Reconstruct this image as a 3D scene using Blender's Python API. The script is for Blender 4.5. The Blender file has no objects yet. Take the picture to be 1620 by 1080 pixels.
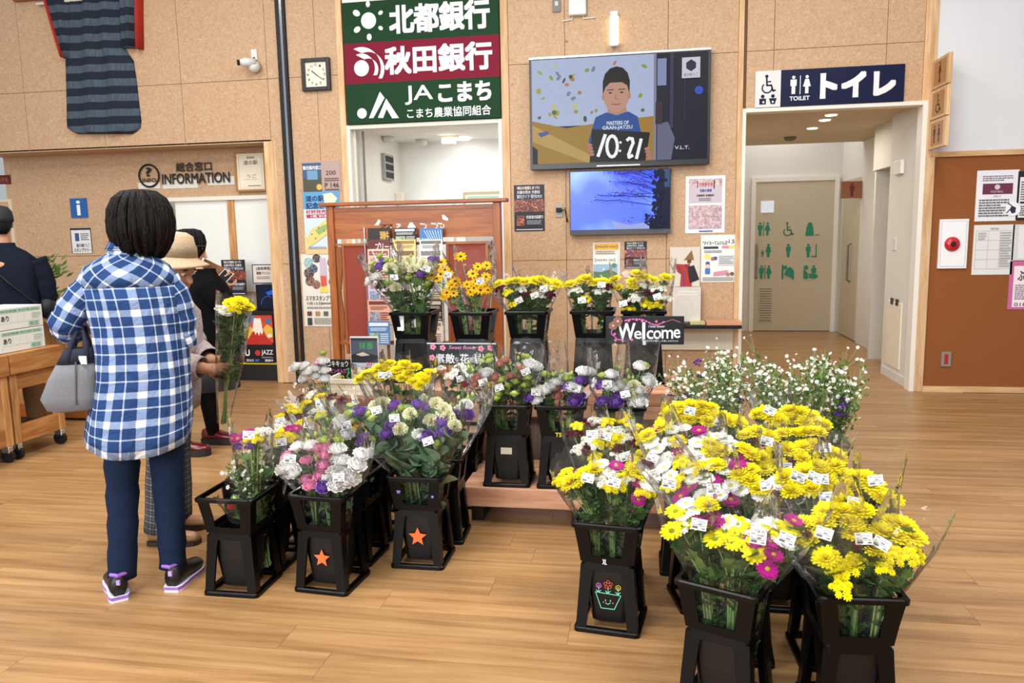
import bpy, bmesh, math, random
from mathutils import Vector, Matrix, Euler, noise as mnoise
random.seed(7)
S = bpy.context.scene
COL = S.collection
# ------------------------------------------------------------------ camera
FPX, CAMH = 1220.0, 1.43
YAW, PITCH, ROLL = math.radians(9.78), math.radians(7.8), math.radians(-1.1)
fw = Vector((-math.sin(YAW)*math.cos(PITCH), math.cos(YAW)*math.cos(PITCH), -math.sin(PITCH)))
_r = Vector((math.cos(YAW), math.sin(YAW), 0)); _u = _r.cross(fw)
rt = _r*math.cos(ROLL)+_u*math.sin(ROLL); up = -_r*math.sin(ROLL)+_u*math.cos(ROLL)
cam = bpy.data.cameras.new('camera'); cam.sensor_width = 36; cam.lens = 36*FPX/1620; cam.clip_start = .05; cam.clip_end = 200
camo = bpy.data.objects.new('camera', cam); COL.objects.link(camo)
camo.matrix_world = Matrix(((rt.x, up.x, -fw.x, 0), (rt.y, up.y, -fw.y, 0), (rt.z, up.z, -fw.z, CAMH), (0, 0, 0, 1)))
S.camera = camo
# ------------------------------------------------------------------ world and lights
w = bpy.data.worlds.new('world'); S.world = w; w.use_nodes = True
bg = w.node_tree.nodes['Background']; bg.inputs[0].default_value = (.93, .96, 1, 1); bg.inputs[1].default_value = .48
def area(name, loc, size, power, target=None, rot=(0, 0, 0), col=(1, .95, .88), sy=None):
    l = bpy.data.lights.new(name, 'AREA'); l.energy = power; l.size = size; l.color = col
    if sy: l.shape = 'RECTANGLE'; l.size_y = sy
    o = bpy.data.objects.new(name, l); COL.objects.link(o); o.location = loc; o.rotation_euler = rot
    if target: o.rotation_euler = (Vector(target)-Vector(loc)).to_track_quat('-Z', 'Y').to_euler()
    return o
for i, (lx, ly) in enumerate([(-4.2, 1.2), (-1.6, 1.2), (1.2, 1.2), (-4.2, 4.3), (-1.4, 4.3), (1.6, 4.3)]):
    area('ceiling_lamp', (lx, ly, 4.6), .5, 118 if ly < 2 else 70, sy=2.0)
area('window_daylight', (-3.0, -4.0, 3.0), 5, 520, target=(-.3, 3.5, .6), col=(.93, .97, 1), sy=3)
S.view_settings.view_transform = 'Standard'; S.view_settings.look = 'None'; S.view_settings.gamma = 1
S.view_settings.use_curve_mapping = False
S.view_settings.exposure = 0.0
S.cycles.transparent_max_bounces = 32
S.cycles.max_bounces = 8
# ------------------------------------------------------------------ pixel <-> place helpers (1620x1080 frame)
def ray(x, y): return fw+rt*((x-810)/FPX)-up*((y-540)/FPX)
def at(x, y, Y):
    d = ray(x, y); return d*(Y/d.y)+Vector((0, 0, CAMH))
def fl(x, y, z=0.0):
    d = ray(x, y); return d*((z-CAMH)/d.z)+Vector((0, 0, CAMH))
YW = 7.2      # the panelled wall
# ------------------------------------------------------------------ materials
def lin(c):
    if isinstance(c, str): c = tuple(int(c[i:i+2], 16) for i in (0, 2, 4))
    return tuple(((v/255)/12.92 if v/255 <= .04045 else ((v/255+.055)/1.055)**2.4) for v in c)+(1,)
MATS = {}
def mat(col, rough=.6, metal=0, var=.06, scale=30, bump=0, spec=.5, emit=0, sheen=0, key=None, trans=0):
    k = key or (col, rough, metal, var, scale, bump, spec, emit, trans)
    if k in MATS: return MATS[k]
    m = bpy.data.materials.new('mat_%d' % len(MATS)); m.use_nodes = True; MATS[k] = m
    nt = m.node_tree; p = nt.nodes['Principled BSDF']; c = lin(col)
    p.inputs['Roughness'].default_value = rough; p.inputs['Metallic'].default_value = metal
    p.inputs['Specular IOR Level'].default_value = spec
    p.inputs['Base Color'].default_value = c
    if trans: 
        p.inputs['Subsurface Weight'].default_value = trans; p.inputs['Subsurface Radius'].default_value = (.01, .01, .006); 
    if var or bump:
        tc = nt.nodes.new('ShaderNodeTexCoord'); nz = nt.nodes.new('ShaderNodeTexNoise'); nz.inputs['Scale'].default_value = scale; nz.inputs['Detail'].default_value = 4
        nt.links.new(tc.outputs['Object'], nz.inputs['Vector'])
        if var:
            mx = nt.nodes.new('ShaderNodeMix'); mx.data_type = 'RGBA'
            mx.inputs[6].default_value = tuple(max(0, v*(1-var*2.2)) for v in c[:3])+(1,); mx.inputs[7].default_value = tuple(min(1, v*(1+var*2.2)) for v in c[:3])+(1,)
            nt.links.new(nz.outputs['Fac'], mx.inputs[0]); nt.links.new(mx.outputs[2], p.inputs['Base Color'])
            if emit: nt.links.new(mx.outputs[2], p.inputs['Emission Color'])
        if bump:
            b = nt.nodes.new('ShaderNodeBump'); b.inputs['Strength'].default_value = bump; b.inputs['Distance'].default_value = .01
            nt.links.new(nz.outputs['Fac'], b.inputs['Height']); nt.links.new(b.outputs[0], p.inputs['Normal'])
    if emit:
        p.inputs['Specular IOR Level'].default_value = .12; p.inputs['Emission Color'].default_value = c; p.inputs['Emission Strength'].default_value = emit; p.inputs['Base Color'].default_value = (0.01, .01, .01, 1)
        for l in list(nt.links):
            if l.to_socket == p.inputs['Base Color']: nt.links.remove(l)
    return m
def nodemat(key):
    m = bpy.data.materials.new('mat_'+key); m.use_nodes = True; MATS[key] = m
    return m, m.node_tree, m.node_tree.nodes, m.node_tree.links, m.node_tree.nodes['Principled BSDF']
def ramp(n, stops):
    r = n.new('ShaderNodeValToRGB'); e = r.color_ramp.elements
    while len(e) > 1: e.remove(e[0])
    e[0].position, e[0].color = stops[0][0], lin(stops[0][1])
    for pos, c in stops[1:]:
        x = e.new(pos); x.color = lin(c)
    return r
def woodmat(key, dark, mid, light, axis=0, rough=.4, stretch=14, scale=1.6, rnd=.5, joints=False, spec=.4):
    """long-grained timber; grain runs along the given object axis, each object shifted at random"""
    m, nt, n, L, p = nodemat(key)
    tc = n.new('ShaderNodeTexCoord'); oi = n.new('ShaderNodeObjectInfo'); mp = n.new('ShaderNodeMapping')
    sc = [stretch]*3; sc[axis] = 1.0; mp.inputs['Scale'].default_value = sc
    cx = n.new('ShaderNodeMath'); cx.operation = 'MULTIPLY'; cx.inputs[1].default_value = 37
    cb = n.new('ShaderNodeCombineXYZ'); L.new(oi.outputs['Random'], cx.inputs[0])
    for i in range(3): L.new(cx.outputs[0], cb.inputs[i])
    ad = n.new('ShaderNodeVectorMath'); ad.operation = 'ADD'; L.new(tc.outputs['Object'], ad.inputs[0]); L.new(cb.outputs[0], ad.inputs[1]); L.new(ad.outputs[0], mp.inputs[0])
    nz = n.new('ShaderNodeTexNoise'); nz.inputs['Scale'].default_value = scale; nz.inputs['Detail'].default_value = 6; nz.inputs['Roughness'].default_value = .62; nz.inputs['Distortion'].default_value = .35
    L.new(mp.outputs[0], nz.inputs['Vector'])
    rp = ramp(n, [(.3, dark), (.5, mid), (.7, light)]); L.new(nz.outputs['Fac'], rp.inputs[0])
    hs = n.new('ShaderNodeHueSaturation'); mr = n.new('ShaderNodeMapRange'); mr.inputs[3].default_value = 1-.2*rnd; mr.inputs[4].default_value = 1+.16*rnd
    L.new(oi.outputs['Random'], mr.inputs[0]); L.new(mr.outputs[0], hs.inputs['Value']); L.new(rp.outputs[0], hs.inputs['Color']); L.new(hs.outputs[0], p.inputs['Base Color'])
    p.inputs['Roughness'].default_value = rough; p.inputs['Specular IOR Level'].default_value = spec
    b = n.new('ShaderNodeBump'); b.inputs['Strength'].default_value = .08; b.inputs['Distance'].default_value = .01; L.new(nz.outputs['Fac'], b.inputs['Height']); L.new(b.outputs[0], p.inputs['Normal'])
    return m
FLOOR = woodmat('floorwood', '87603a', 'a17a4f', 'b38c60', 0, .36, 16, 1.3, .55, spec=.45)
PINE = woodmat('pine', 'c79863', 'd9b184', 'e6c69e', 2, .5, 10, 3)
PINEX = woodmat('pinex', 'b98a56', 'd3a878', 'e2bf94', 0, .5, 10, 3)
REDW = woodmat('redwood', '7c3f16', '98531f', 'ab672e', 0, .35, 9, 3)
REDWZ = woodmat('redwoodz', '7c3f16', '95501e', 'a8622a', 2, .35, 9, 3)
CEDAR = woodmat('cedar', 'a8714f', 'c39072', 'd3a88b', 0, .55, 9, 2.2)
CABW = woodmat('cabwood', '9b6a3a', 'bd8a55', 'd0a26c', 2, .5, 9, 3, .8)
CABWX = woodmat('cabwoodx', '8c562c', 'a9733f', 'c08d57', 1, .5, 9, 3, .8)
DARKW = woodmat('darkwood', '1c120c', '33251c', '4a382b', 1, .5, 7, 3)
# particle board of the wall panels
m, nt, n, L, p = nodemat('osb')
tc = n.new('ShaderNodeTexCoord'); v1 = n.new('ShaderNodeTexNoise'); v1.inputs['Scale'].default_value = 55; v1.inputs['Detail'].default_value = 5; v1.inputs['Roughness'].default_value = .7; v1.inputs['Distortion'].default_value = 1.2
oi = n.new('ShaderNodeObjectInfo'); ad = n.new('ShaderNodeVectorMath'); ad.operation = 'ADD'; cb = n.new('ShaderNodeVectorMath'); cb.operation = 'SCALE'; cb.inputs[0].default_value = (31, 17, 23)
L.new(oi.outputs['Random'], cb.inputs['Scale']); L.new(tc.outputs['Object'], ad.inputs[0]); L.new(cb.outputs[0], ad.inputs[1]); L.new(ad.outputs[0], v1.inputs['Vector'])
v2 = n.new('ShaderNodeTexNoise'); v2.inputs['Scale'].default_value = 17; v2.inputs['Detail'].default_value = 4; v2.inputs['Roughness'].default_value = .75; v2.inputs['Distortion'].default_value = 2.5; L.new(ad.outputs[0], v2.inputs['Vector'])
r1 = ramp(n, [(.28, 'a17c59'), (.45, 'bd9975'), (.6, 'cbaa89'), (.75, 'dcc4a8')]); L.new(v1.outputs['Fac'], r1.inputs[0])
r2 = ramp(n, [(.3, 'b0896a'), (.5, 'c4a180'), (.66, 'd9bd9c')]); L.new(v2.outputs['Fac'], r2.inputs[0])
mx = n.new('ShaderNodeMix'); mx.data_type = 'RGBA'; mx.inputs[0].default_value = .5; L.new(r1.outputs[0], mx.inputs[6]); L.new(r2.outputs[0], mx.inputs[7])
v3 = n.new('ShaderNodeTexNoise'); v3.inputs['Scale'].default_value = 16; v3.inputs['Detail'].default_value = 1; L.new(ad.outputs[0], v3.inputs['Vector'])
r3 = n.new('ShaderNodeMapRange'); r3.inputs[1].default_value = .76; r3.inputs[2].default_value = .86; L.new(v3.outputs['Fac'], r3.inputs[0])
m2 = n.new('ShaderNodeMix'); m2.data_type = 'RGBA'; m2.inputs[7].default_value = lin('8c6238'); L.new(r3.outputs[0], m2.inputs[0]); L.new(mx.outputs[2], m2.inputs[6]); L.new(m2.outputs[2], p.inputs['Base Color'])
p.inputs['Roughness'].default_value = .55; p.inputs['Specular IOR Level'].default_value = .3
OSB = m
# cork
CORK = mat('8f5730', .85, 0, .10, 160, .25, .15)
WHITE = mat('e9e7e2', .8, 0, .01, 5, 0, .2)
WHITEG = mat('dcdcda', .35, 0, .02, 8, 0, .5)
CREAM = mat('e8ddc8', .6, 0, .02, 8)
BLACK = mat('030305', .33, 0, .15, 12, .03, .22, key='blackplastic')
BLACKM = mat('101012', .55, 0, .1, 20, 0, .4)
CHROME = mat('c9cdd2', .15, 1, 0)
STEEL = mat('8d8f90', .35, .9, .05)
GLASSB = mat('050507', .08, 0, 0, spec=.6)
# ------------------------------------------------------------------ mesh builder
class MB:
    def __init__(s): s.v = []; s.f = []; s.m = []; s.mi = 0; s.uv = None
    def add(s, vs, fs):
        o = len(s.v); s.v += [Vector(x) for x in vs]; s.f += [[i+o for i in f] for f in fs]; s.m += [s.mi]*len(fs); return s
    def box(s, a, b, M=None):
        x0, y0, z0 = a; x1, y1, z1 = b
        vs = [Vector(q) for q in ((x0, y0, z0), (x1, y0, z0), (x1, y1, z0), (x0, y1, z0), (x0, y0, z1), (x1, y0, z1), (x1, y1, z1), (x0, y1, z1))]
        if M is not None: vs = [M @ q for q in vs]
        return s.add(vs, [(0, 3, 2, 1), (4, 5, 6, 7), (0, 1, 5, 4), (1, 2, 6, 5), (2, 3, 7, 6), (3, 0, 4, 7)])
    def rings(s, rs, cap=True, close=True):
        n = len(rs[0]); vs = [q for r in rs for q in r]; fs = []
        for i in range(len(rs)-1):
            for j in range(n if close else n-1):
                k = (j+1) % n; fs.append((i*n+j, i*n+k, (i+1)*n+k, (i+1)*n+j))
        if cap: fs.append(tuple(range(n-1, -1, -1))); fs.append(tuple((len(rs)-1)*n+j for j in range(n)))
        return s.add(vs, fs)
    def tube(s, pts, rad, n=8, cap=True, flat=1.0):
        pts = [Vector(q) for q in pts]; rs = []
        if not hasattr(rad, '__len__'): rad = [rad]*len(pts)
        ref = None
        for i, q in enumerate(pts):
            d = (pts[min(i+1, len(pts)-1)]-pts[max(i-1, 0)])
            d = d.normalized() if d.length > 1e-9 else Vector((0, 0, 1))
            if ref is None: ref = Vector((0, 0, 1)) if abs(d.z) < .9 else Vector((0, 1, 0))
            a = d.cross(ref).normalized(); b = a.cross(d).normalized(); ref = b
            rs.append([q+(a*math.cos(2*math.pi*j/n)+b*math.sin(2*math.pi*j/n)*flat)*rad[i] for j in range(n)])
        return s.rings(rs, cap)
    def lathe(s, prof, n=16, c=(0, 0, 0), M=None):
        c = Vector(c); rs = []
        for r, z in prof:
            ring = [Vector((r*math.cos(2*math.pi*j/n), r*math.sin(2*math.pi*j/n), z)) for j in range(n)]
            rs.append([(M @ q if M is not None else q)+c for q in ring])
        return s.rings(rs)
    def ball(s, c, r, nu=12, nv=8, M=None):
        if not hasattr(r, '__len__'): r = (r, r, r)
        c = Vector(c); rs = []
        for i in range(nv+1):
            t = math.pi*i/nv; t = min(max(t, .04), math.pi-.04); ring = []
            for j in range(nu):
                a = 2*math.pi*j/nu; q = Vector((r[0]*math.sin(t)*math.cos(a), r[1]*math.sin(t)*math.sin(a), -r[2]*math.cos(t)))
                ring.append((M @ q if M is not None else q)+c)
            rs.append(ring)
        return s.rings(rs)
    def grid(s, rows):
        n = len(rows[0]); vs = [q for r in rows for q in r]
        return s.add(vs, [(i*n+j, i*n+j+1, (i+1)*n+j+1, (i+1)*n+j) for i in range(len(rows)-1) for j in range(n-1)])
    def poly(s, pts): return s.add(pts, [tuple(range(len(pts)))])
    def mesh(s, name, mats, smooth=False):
        me = bpy.data.meshes.new(name); me.from_pydata([tuple(q) for q in s.v], [], s.f)
        for mm in (mats if isinstance(mats, (list, tuple)) else [mats]): me.materials.append(mm)
        me.polygons.foreach_set('material_index', s.m)
        if smooth: me.polygons.foreach_set('use_smooth', [True]*len(s.f))
        me.update(); return me
    def build(s, name, mats, parent=None, smooth=False, origin=None, bevel=0, autos=0):
        me = s.mesh(name, mats, smooth or bool(autos))
        return obj(name, me, parent, origin, bevel)
def obj(name, me, parent=None, origin=None, bevel=0):
    o = bpy.data.objects.new(name, me); COL.objects.link(o)
    if origin is not None:
        me.transform(Matrix.Translation(-Vector(origin))); o.location = origin
    if parent is not None:
        o.parent = parent
        if origin is not None or True:
            o.matrix_parent_inverse = Matrix.Identity(4)
            pw = parent_world(parent)
            o.location = pw.inverted() @ (Vector(origin) if origin is not None else Vector((0, 0, 0)))
            o.rotation_euler = pw.to_3x3().inverted().to_euler()
    if bevel:
        b = o.modifiers.new('bevel', 'BEVEL'); b.width = bevel; b.segments = 2; b.limit_method = 'ANGLE'
    return o
def parent_world(o):
    m = Matrix.LocRotScale(o.location, o.rotation_euler, o.scale)
    while o.parent is not None:
        o = o.parent; m = Matrix.LocRotScale(o.location, o.rotation_euler, o.scale) @ m
    return m
def tag(o, label, cat, group=None):
    o['label'] = label; o['category'] = cat
    if group: o['group'] = group
    return o
def struct(o): o['kind'] = 'structure'; return o
def empty(name, loc, label=None, cat=None, group=None, rz=0):
    o = bpy.data.objects.new(name, None); COL.objects.link(o); o.location = loc; o.rotation_euler = (0, 0, rz); o.empty_display_size = .1
    if label: tag(o, label, cat, group)
    return o
# ------------------------------------------------------------------ lettering and flat print
TXT = {}
def textgeo(s, bold=0.0, shear=0.0):
    k = (s, bold, shear)
    if k in TXT: return TXT[k]
    cu = bpy.data.curves.new('t', 'FONT'); cu.body = s; cu.offset = bold; cu.shear = shear; cu.resolution_u = 3
    o = bpy.data.objects.new('t', cu); COL.objects.link(o)
    me = o.to_mesh(); vs = [Vector((q.co.x, q.co.y)) for q in me.vertices]; fs = [tuple(f.vertices) for f in me.polygons]
    o.to_mesh_clear(); bpy.data.objects.remove(o); bpy.data.curves.remove(cu)
    xs = [q.x for q in vs] or [0, 1]; ys = [q.y for q in vs] or [0, 1]
    TXT[k] = (vs, fs, min(xs), max(xs), min(ys), max(ys)); return TXT[k]
class Print:
    """flat coloured marks laid on a surface: O top-left corner, U across, V down, N out"""
    def __init__(s, O, U, V, N=None):
        s.O, s.U, s.V = Vector(O), Vector(U), Vector(V); s.N = (Vector(N) if N is not None else s.V.cross(s.U)).normalized()
        s.mb = MB(); s.mats = []; s.layer = 1
    def P(s, u, v): return s.O+s.U*u+s.V*v+s.N*(.0009+.00028*s.layer)
    def use(s, m):
        if isinstance(m, str): m = mat(m, .55, 0, .03, 40)
        if m not in s.mats: s.mats.append(m)
        s.mb.mi = s.mats.index(m); s.layer += 1
    def rect(s, u0, v0, u1, v1, m):
        s.use(m); s.mb.poly([s.P(u0, v0), s.P(u0, v1), s.P(u1, v1), s.P(u1, v0)]); return s
    def poly(s, pts, m):
        s.use(m); s.mb.poly([s.P(*q) for q in pts]); return s
    def disc(s, u, v, r, m, ry=None, n=20, rot=0):
        s.use(m); k = s.U.length/s.V.length; ry = ry or r; pts = []
        for i in range(n):
            a = -2*math.pi*i/n; x, y = r*math.cos(a), ry*math.sin(a); x, y = x*math.cos(rot)-y*math.sin(rot), x*math.sin(rot)+y*math.cos(rot)
            pts.append(s.P(u+x/k, v+y))       # r measured in heights
        s.mb.poly(pts); return s
    def line(s, pts, wd, m):
        s.use(m); k = s.U.length/s.V.length
        for a, b in zip(pts[:-1], pts[1:]):
            dx, dy = (b[0]-a[0])*k, b[1]-a[1]; l = math.hypot(dx, dy) or 1; nx, ny = -dy/l*wd/2, dx/l*wd/2; ex, ey = dx/l*wd*.3, dy/l*wd*.3
            q = [(a[0]+(nx-ex)/k, a[1]+ny-ey), (a[0]+(-nx-ex)/k, a[1]-ny-ey), (b[0]+(-nx+ex)/k, b[1]-ny+ey), (b[0]+(nx+ex)/k, b[1]+ny+ey)]
            s.mb.poly([s.P(*z) for z in q])
        return s
    def text(s, t, u0, v0, u1, v1, m, bold=.0, shear=0):
        s.use(m); vs, fs, x0, x1, y0, y1 = textgeo(t, 0, shear); k = s.U.length/s.V.length; e = (v1-v0)*bold*1.1
        for dx, dy in (((-1, -1), (-1, 1), (1, -1), (1, 1), (0, 0), (1, 0), (-1, 0), (0, 1), (0, -1)) if bold else ((0, 0),)):
            s.layer += .12; s._t(vs, fs, x0, x1, y0, y1, u0+dx*e/k, v0+dy*e, u1+dx*e/k, v1+dy*e)
        return s
    def _t(s, vs, fs, x0, x1, y0, y1, u0, v0, u1, v1):
        s.mb.add([s.P(u0+(q.x-x0)/(x1-x0)*(u1-u0), v1-(q.y-y0)/(y1-y0)*(v1-v0)) for q in vs], fs); return s
    def lines(s, u0, v0, u1, v1, nrow, m, rnd=random):
        """rows of print too small to read"""
        h = (v1-v0)/nrow
        for i in range(nrow):
            u = u0; s.use(m); e = u1-(rnd.random()*.3*(u1-u0) if i % 3 == 2 else 0)
            while u < e:
                wd = (u1-u0)*(.05+.1*rnd.random()); q = min(u+wd, e)
                s.mb.poly([s.P(u, v0+h*(i+.2)), s.P(u, v0+h*(i+.72)), s.P(q, v0+h*(i+.72)), s.P(q, v0+h*(i+.2))]); u = q+(u1-u0)*.018
        return s
    def build(s, parent, name='print'):
        return s.mb.build(name, s.mats, parent) if s.mb.f else None
def boxrect(tl, br, Y):
    a, b = at(tl[0], tl[1], Y), at(br[0], br[1], Y); return a.x, a.z, b.x, b.z
def sheet(name, label, cat, tl, br, base, Y=YW, th=.004, group=None, off=None, frame=None, rough=.5):
    """a sheet or board on the wall; returns (object, Print)"""
    x0, zt, x1, zb = boxrect(tl, br, Y); y = Y-.0015
    mb = MB().box((x0, y-th, zb), (x1, y, zt))
    o = mb.build(name, mat(base, rough, 0, .02, 20) if isinstance(base, str) else base, None, origin=((x0+x1)/2, y, (zt+zb)/2))
    tag(o, label, cat, group)
    return o, Print((x0, y-th, zt), (x1-x0, 0, 0), (0, 0, zb-zt), (0, -1, 0))
def photomat(key, stops, scale=9, dist=2.0, rough=.45, emit=0, detail=6):
    m, nt, n, L, p = nodemat(key)
    tc = n.new('ShaderNodeTexCoord'); nz = n.new('ShaderNodeTexNoise'); nz.inputs['Scale'].default_value = scale; nz.inputs['Detail'].default_value = detail; nz.inputs['Roughness'].default_value = .7; nz.inputs['Distortion'].default_value = dist
    L.new(tc.outputs['Object'], nz.inputs['Vector']); r = ramp(n, stops); L.new(nz.outputs['Fac'], r.inputs[0]); L.new(r.outputs[0], p.inputs['Base Color']); p.inputs['Roughness'].default_value = rough
    if emit:
        L.new(r.outputs[0], p.inputs['Emission Color']); p.inputs['Emission Strength'].default_value = emit
    return m
NIGHT = photomat('night', [(.35, '140d14'), (.5, '6d3024'), (.6, 'c26a4a'), (.7, 'f0c08a')], 28)
BLOSSOM = photomat('blossom', [(.35, '8d7a80'), (.5, 'c9a9ae'), (.62, 'e2d2d2'), (.75, 'a04048')], 22)
SUNSET = photomat('sunset', [(.35, '27305a'), (.48, '7a3b46'), (.6, 'c9705a'), (.72, 'e8b08a')], 20)
LANDS = photomat('lands', [(.35, '4d6a45'), (.5, '9ab8cf'), (.65, 'dfe7ea')], 14)
REDPH = photomat('redphoto', [(.35, '2a1616'), (.5, '7e2c20'), (.62, 'b87a4a'), (.72, 'e6d8c8')], 30)
def part(name, me, parent, loc=(0, 0, 0), rot=(0, 0, 0), sc=1.0):
    """child given in its parent's own space"""
    o = bpy.data.objects.new(name, me); COL.objects.link(o); o.parent = parent; o.location = loc; o.rotation_euler = rot
    o.scale = (sc, sc, sc) if not hasattr(sc, '__len__') else sc
    return o
# ================================================================== THE SETTING
# ---- floor: strip boards laid along the wall, each a piece of its own
PW = .165; Y0F = 2.375-14*PW
fo = struct(MB().box((-9, -4, -.06), (6, 12, -.012)).build('floor', mat('6b4a2a', .7)))
PLANKS = {}
def plankmesh(l):
    l = round(l, 2)
    if l not in PLANKS:
        PLANKS[l] = MB().box((0, .0006, -.012), (l-.0012, PW-.0006, 0)).mesh('plank', FLOOR)
    return PLANKS[l]
KNOWN = {2.54: -.262, 2.705: -1.01, 2.375: -1.275, 2.21: -1.07, 2.87: 1.21}
rowsP = []
y = Y0F; i = 0
rnd = random.Random(3)
while y < 11.6:
    ref = next((KNOWN[k] for k in KNOWN if abs(k-y) < .01), rnd.uniform(0, 1.8))
    for xl, xr in (((-7.5, 4.2),) if y < 7.04 else ((-7.5, -3.6), (-2.75, -1.3), (.86, 2.75)) if y < 7.4 else ((-2.75, -1.3), (.86, 2.75))):
        x = ref-1.82*math.ceil((ref-xl)/1.82)
        while x < xr:
            a, b = max(x, xl), min(x+1.82, xr)
            if b-a > .05: rowsP.append((a, y, b-a))
            x += 1.82
    y += PW; i += 1
vis = [q for q in rowsP if 1.6 < q[1] < 7.2 and q[0]+q[2] > -.95*q[1]-.6 and q[0] < .52*q[1]+.4]
vis.sort(key=lambda q: q[1]); near = vis[:280]; ns = set(near)
for x, y, l in near: part('plank', plankmesh(l), fo, (x, y, 0))
mb = MB()
for q in rowsP:
    if q not in ns: mb.box((q[0], q[1]+.0006, -.012), (q[0]+q[2]-.0012, q[1]+PW-.0006, 0))
o = part('far_boards', mb.mesh('far_boards', FLOOR), fo); o['kind'] = 'stuff'
# ---- panelled wall
BACK = mat('7a5a38', .8)
wl = struct(MB().box((-6.9, YW+.02, 2.385), (-3.58, YW+.06, 4.3)).box((-3.58, YW+.02, 0), (-2.80, YW+.06, 4.3)).box((-2.80, YW+.02, 2.5), (-1.29, YW+.06, 4.3))
            .box((-1.29, YW+.02, 0), (.84, YW+.06, 4.3)).box((.84, YW+.02, 2.49), (2.34, YW+.06, 4.3)).build('wall_back', BACK))
PAN = []
HS = [0, 1.197, 2.97, 4.3]
def panel(x0, z0, x1, z1):
    g = .0022; me = MB().box((x0+g, YW, z0+g), (x1-g, YW+.02, z1-g)).build('panel', OSB, wl, origin=(x0, YW, z0)); return me
for x0, x1 in ((-6.9, -6.245), (-6.245, -5.37), (-5.37, -4.49), (-4.49, -3.58)): panel(x0, 2.385, x1, 2.97); panel(x0, 2.97, x1, 4.3)
for x0, x1 in ((-3.58, -3.45), (-3.36, -3.08), (-3.08, -2.86)):
    for a, b in zip(HS[:-1], HS[1:]): panel(x0, a, x1, b)
for x0, x1 in ((-1.225, -.71), (-.71, .2), (.2, .80)):
    for a, b in zip(HS[:-1], HS[1:]): panel(x0, a, x1, b)
panel(-2.79, 3.62, -1.30, 4.3)
for x0, x1 in ((.87, 1.095), (1.095, 2.005), (2.005, 2.30)): panel(x0, 2.49, x1, 2.97); panel(x0, 2.97, x1, 4.3)
def trim(n, a, b, m=PINE, bevel=.003): return struct(MB().box(a, b).build('trim_%d' % n, m, None, origin=a, bevel=bevel))
trim(1, (-2.86, YW-.012, 0), (-2.80, YW+.03, 4.3)); trim(2, (-1.295, YW-.012, 0), (-1.225, YW+.03, 4.3))
trim(3, (.80, YW-.012, 0), (.845, YW+.03, 4.3)); trim(4, (2.30, YW-.012, 2.45), (2.345, YW+.03, 4.3)); trim(5, (2.352, YW-.02, 0), (2.425, YW+.03, 2.02))
trim(6, (2.345, YW-.012, 2.02), (2.40, YW+.03, 4.3))
# white frame of the openings
WF = mat('ece6da', .5, 0, .01, 6)
trim(7, (-2.80, YW-.015, 0), (-2.765, YW+.10, 2.50), WF); trim(8, (-1.33, YW-.015, 0), (-1.295, YW+.10, 2.50), WF); trim(9, (-2.765, YW-.015, 2.462), (-1.33, YW+.10, 2.50), WF)
trim(10, (.845, YW-.015, 0), (.875, YW+.12, 2.49), WF); trim(11, (2.312, YW-.015, 0), (2.352, YW+.12, 2.49), WF); trim(12, (.875, YW-.015, 2.455), (2.312, YW+.12, 2.49), WF)
# black and chrome track between the bays
tr = MB().box((-3.45, YW-.03, 0), (-3.415, YW+.02, 4.3)); tr.mi = 1; tr.box((-3.415, YW-.022, 0), (-3.385, YW+.02, 4.3)); tr.mi = 0; tr.box((-3.385, YW-.03, 0), (-3.36, YW+.02, 4.3))
struct(tr.build('trim_13', [BLACKM, CHROME], None, origin=(-3.4, YW, 0)))
trim(14, (-3.45, YW-.018, 0), (-2.86, YW, .07), PINEX); trim(15, (-1.225, YW-.018, 0), (.80, YW, .07), PINEX)
# ---- recess of the information counter
YR = 7.56
struct(MB().box((-6.9, YR, 0), (-5.15, YR+.04, 2.385)).box((-5.15, YR, at(300, 312, YR).z), (-3.58, YR+.04, 2.385)).box((-5.15, YR, 0), (-3.58, YR+.04, .9)).build('wall_recess', OSB))
struct(MB().box((-6.9, YW, 2.378), (-3.58, YR+.05, 2.40)).build('ceiling_recess', OSB))
struct(MB().box((-3.60, YW-.002, 0), (-3.54, YR+.05, 2.385)).build('wall_recess_side', PINE))
trim(16, (-3.66, YW-.006, 0), (-3.60, YW+.05, 2.385))
# wood rail along the recess at the side of it
struct(MB().box((-6.9, YR-.004, 1.30), (-5.15, YR, 1.304)).build('trim_17', BACK))
# sliding window behind the counter
wi = struct(empty('window_1', (-4.36, YR, .9))); ZW = at(300, 312, YR).z 
MB().box((-5.18, YR-.03, ZW-.04), (-3.60, YR+.05, ZW)).box((-5.18, YR-.03, .9), (-5.13, YR+.05, ZW-.04)).build('window_frame', WF, wi)
XA, XS0, XS1 = at(282, 400, YR).x, at(365, 400, YR).x, at(379, 400, YR).x
for x in (-5.12, XS0, -3.70): MB().box((x, YR-.012, .9), (x+.075, YR+.03, ZW-.04)).build('stile', CABW, wi)
FROST = mat('eef0ea', .4, 0, .015, 3, 0, .3)
for a, b in ((XA, XS0), (XS0+.075, -3.70)): MB().box((a, YR+.01, .9), (b, YR+.016, ZW-.04)).build('pane', FROST, wi)
struct(MB().box((-5.2, YR+1.2, .0), (-3.4, YR+1.25, 2.6)).build('wall_office', mat('d8d6cc', .8)))
struct(MB().box((-5.3, YR+.05, 0), (-5.2, YR+1.25, 2.6)).build('wall_office_side', mat('8f8a80', .8)))
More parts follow.
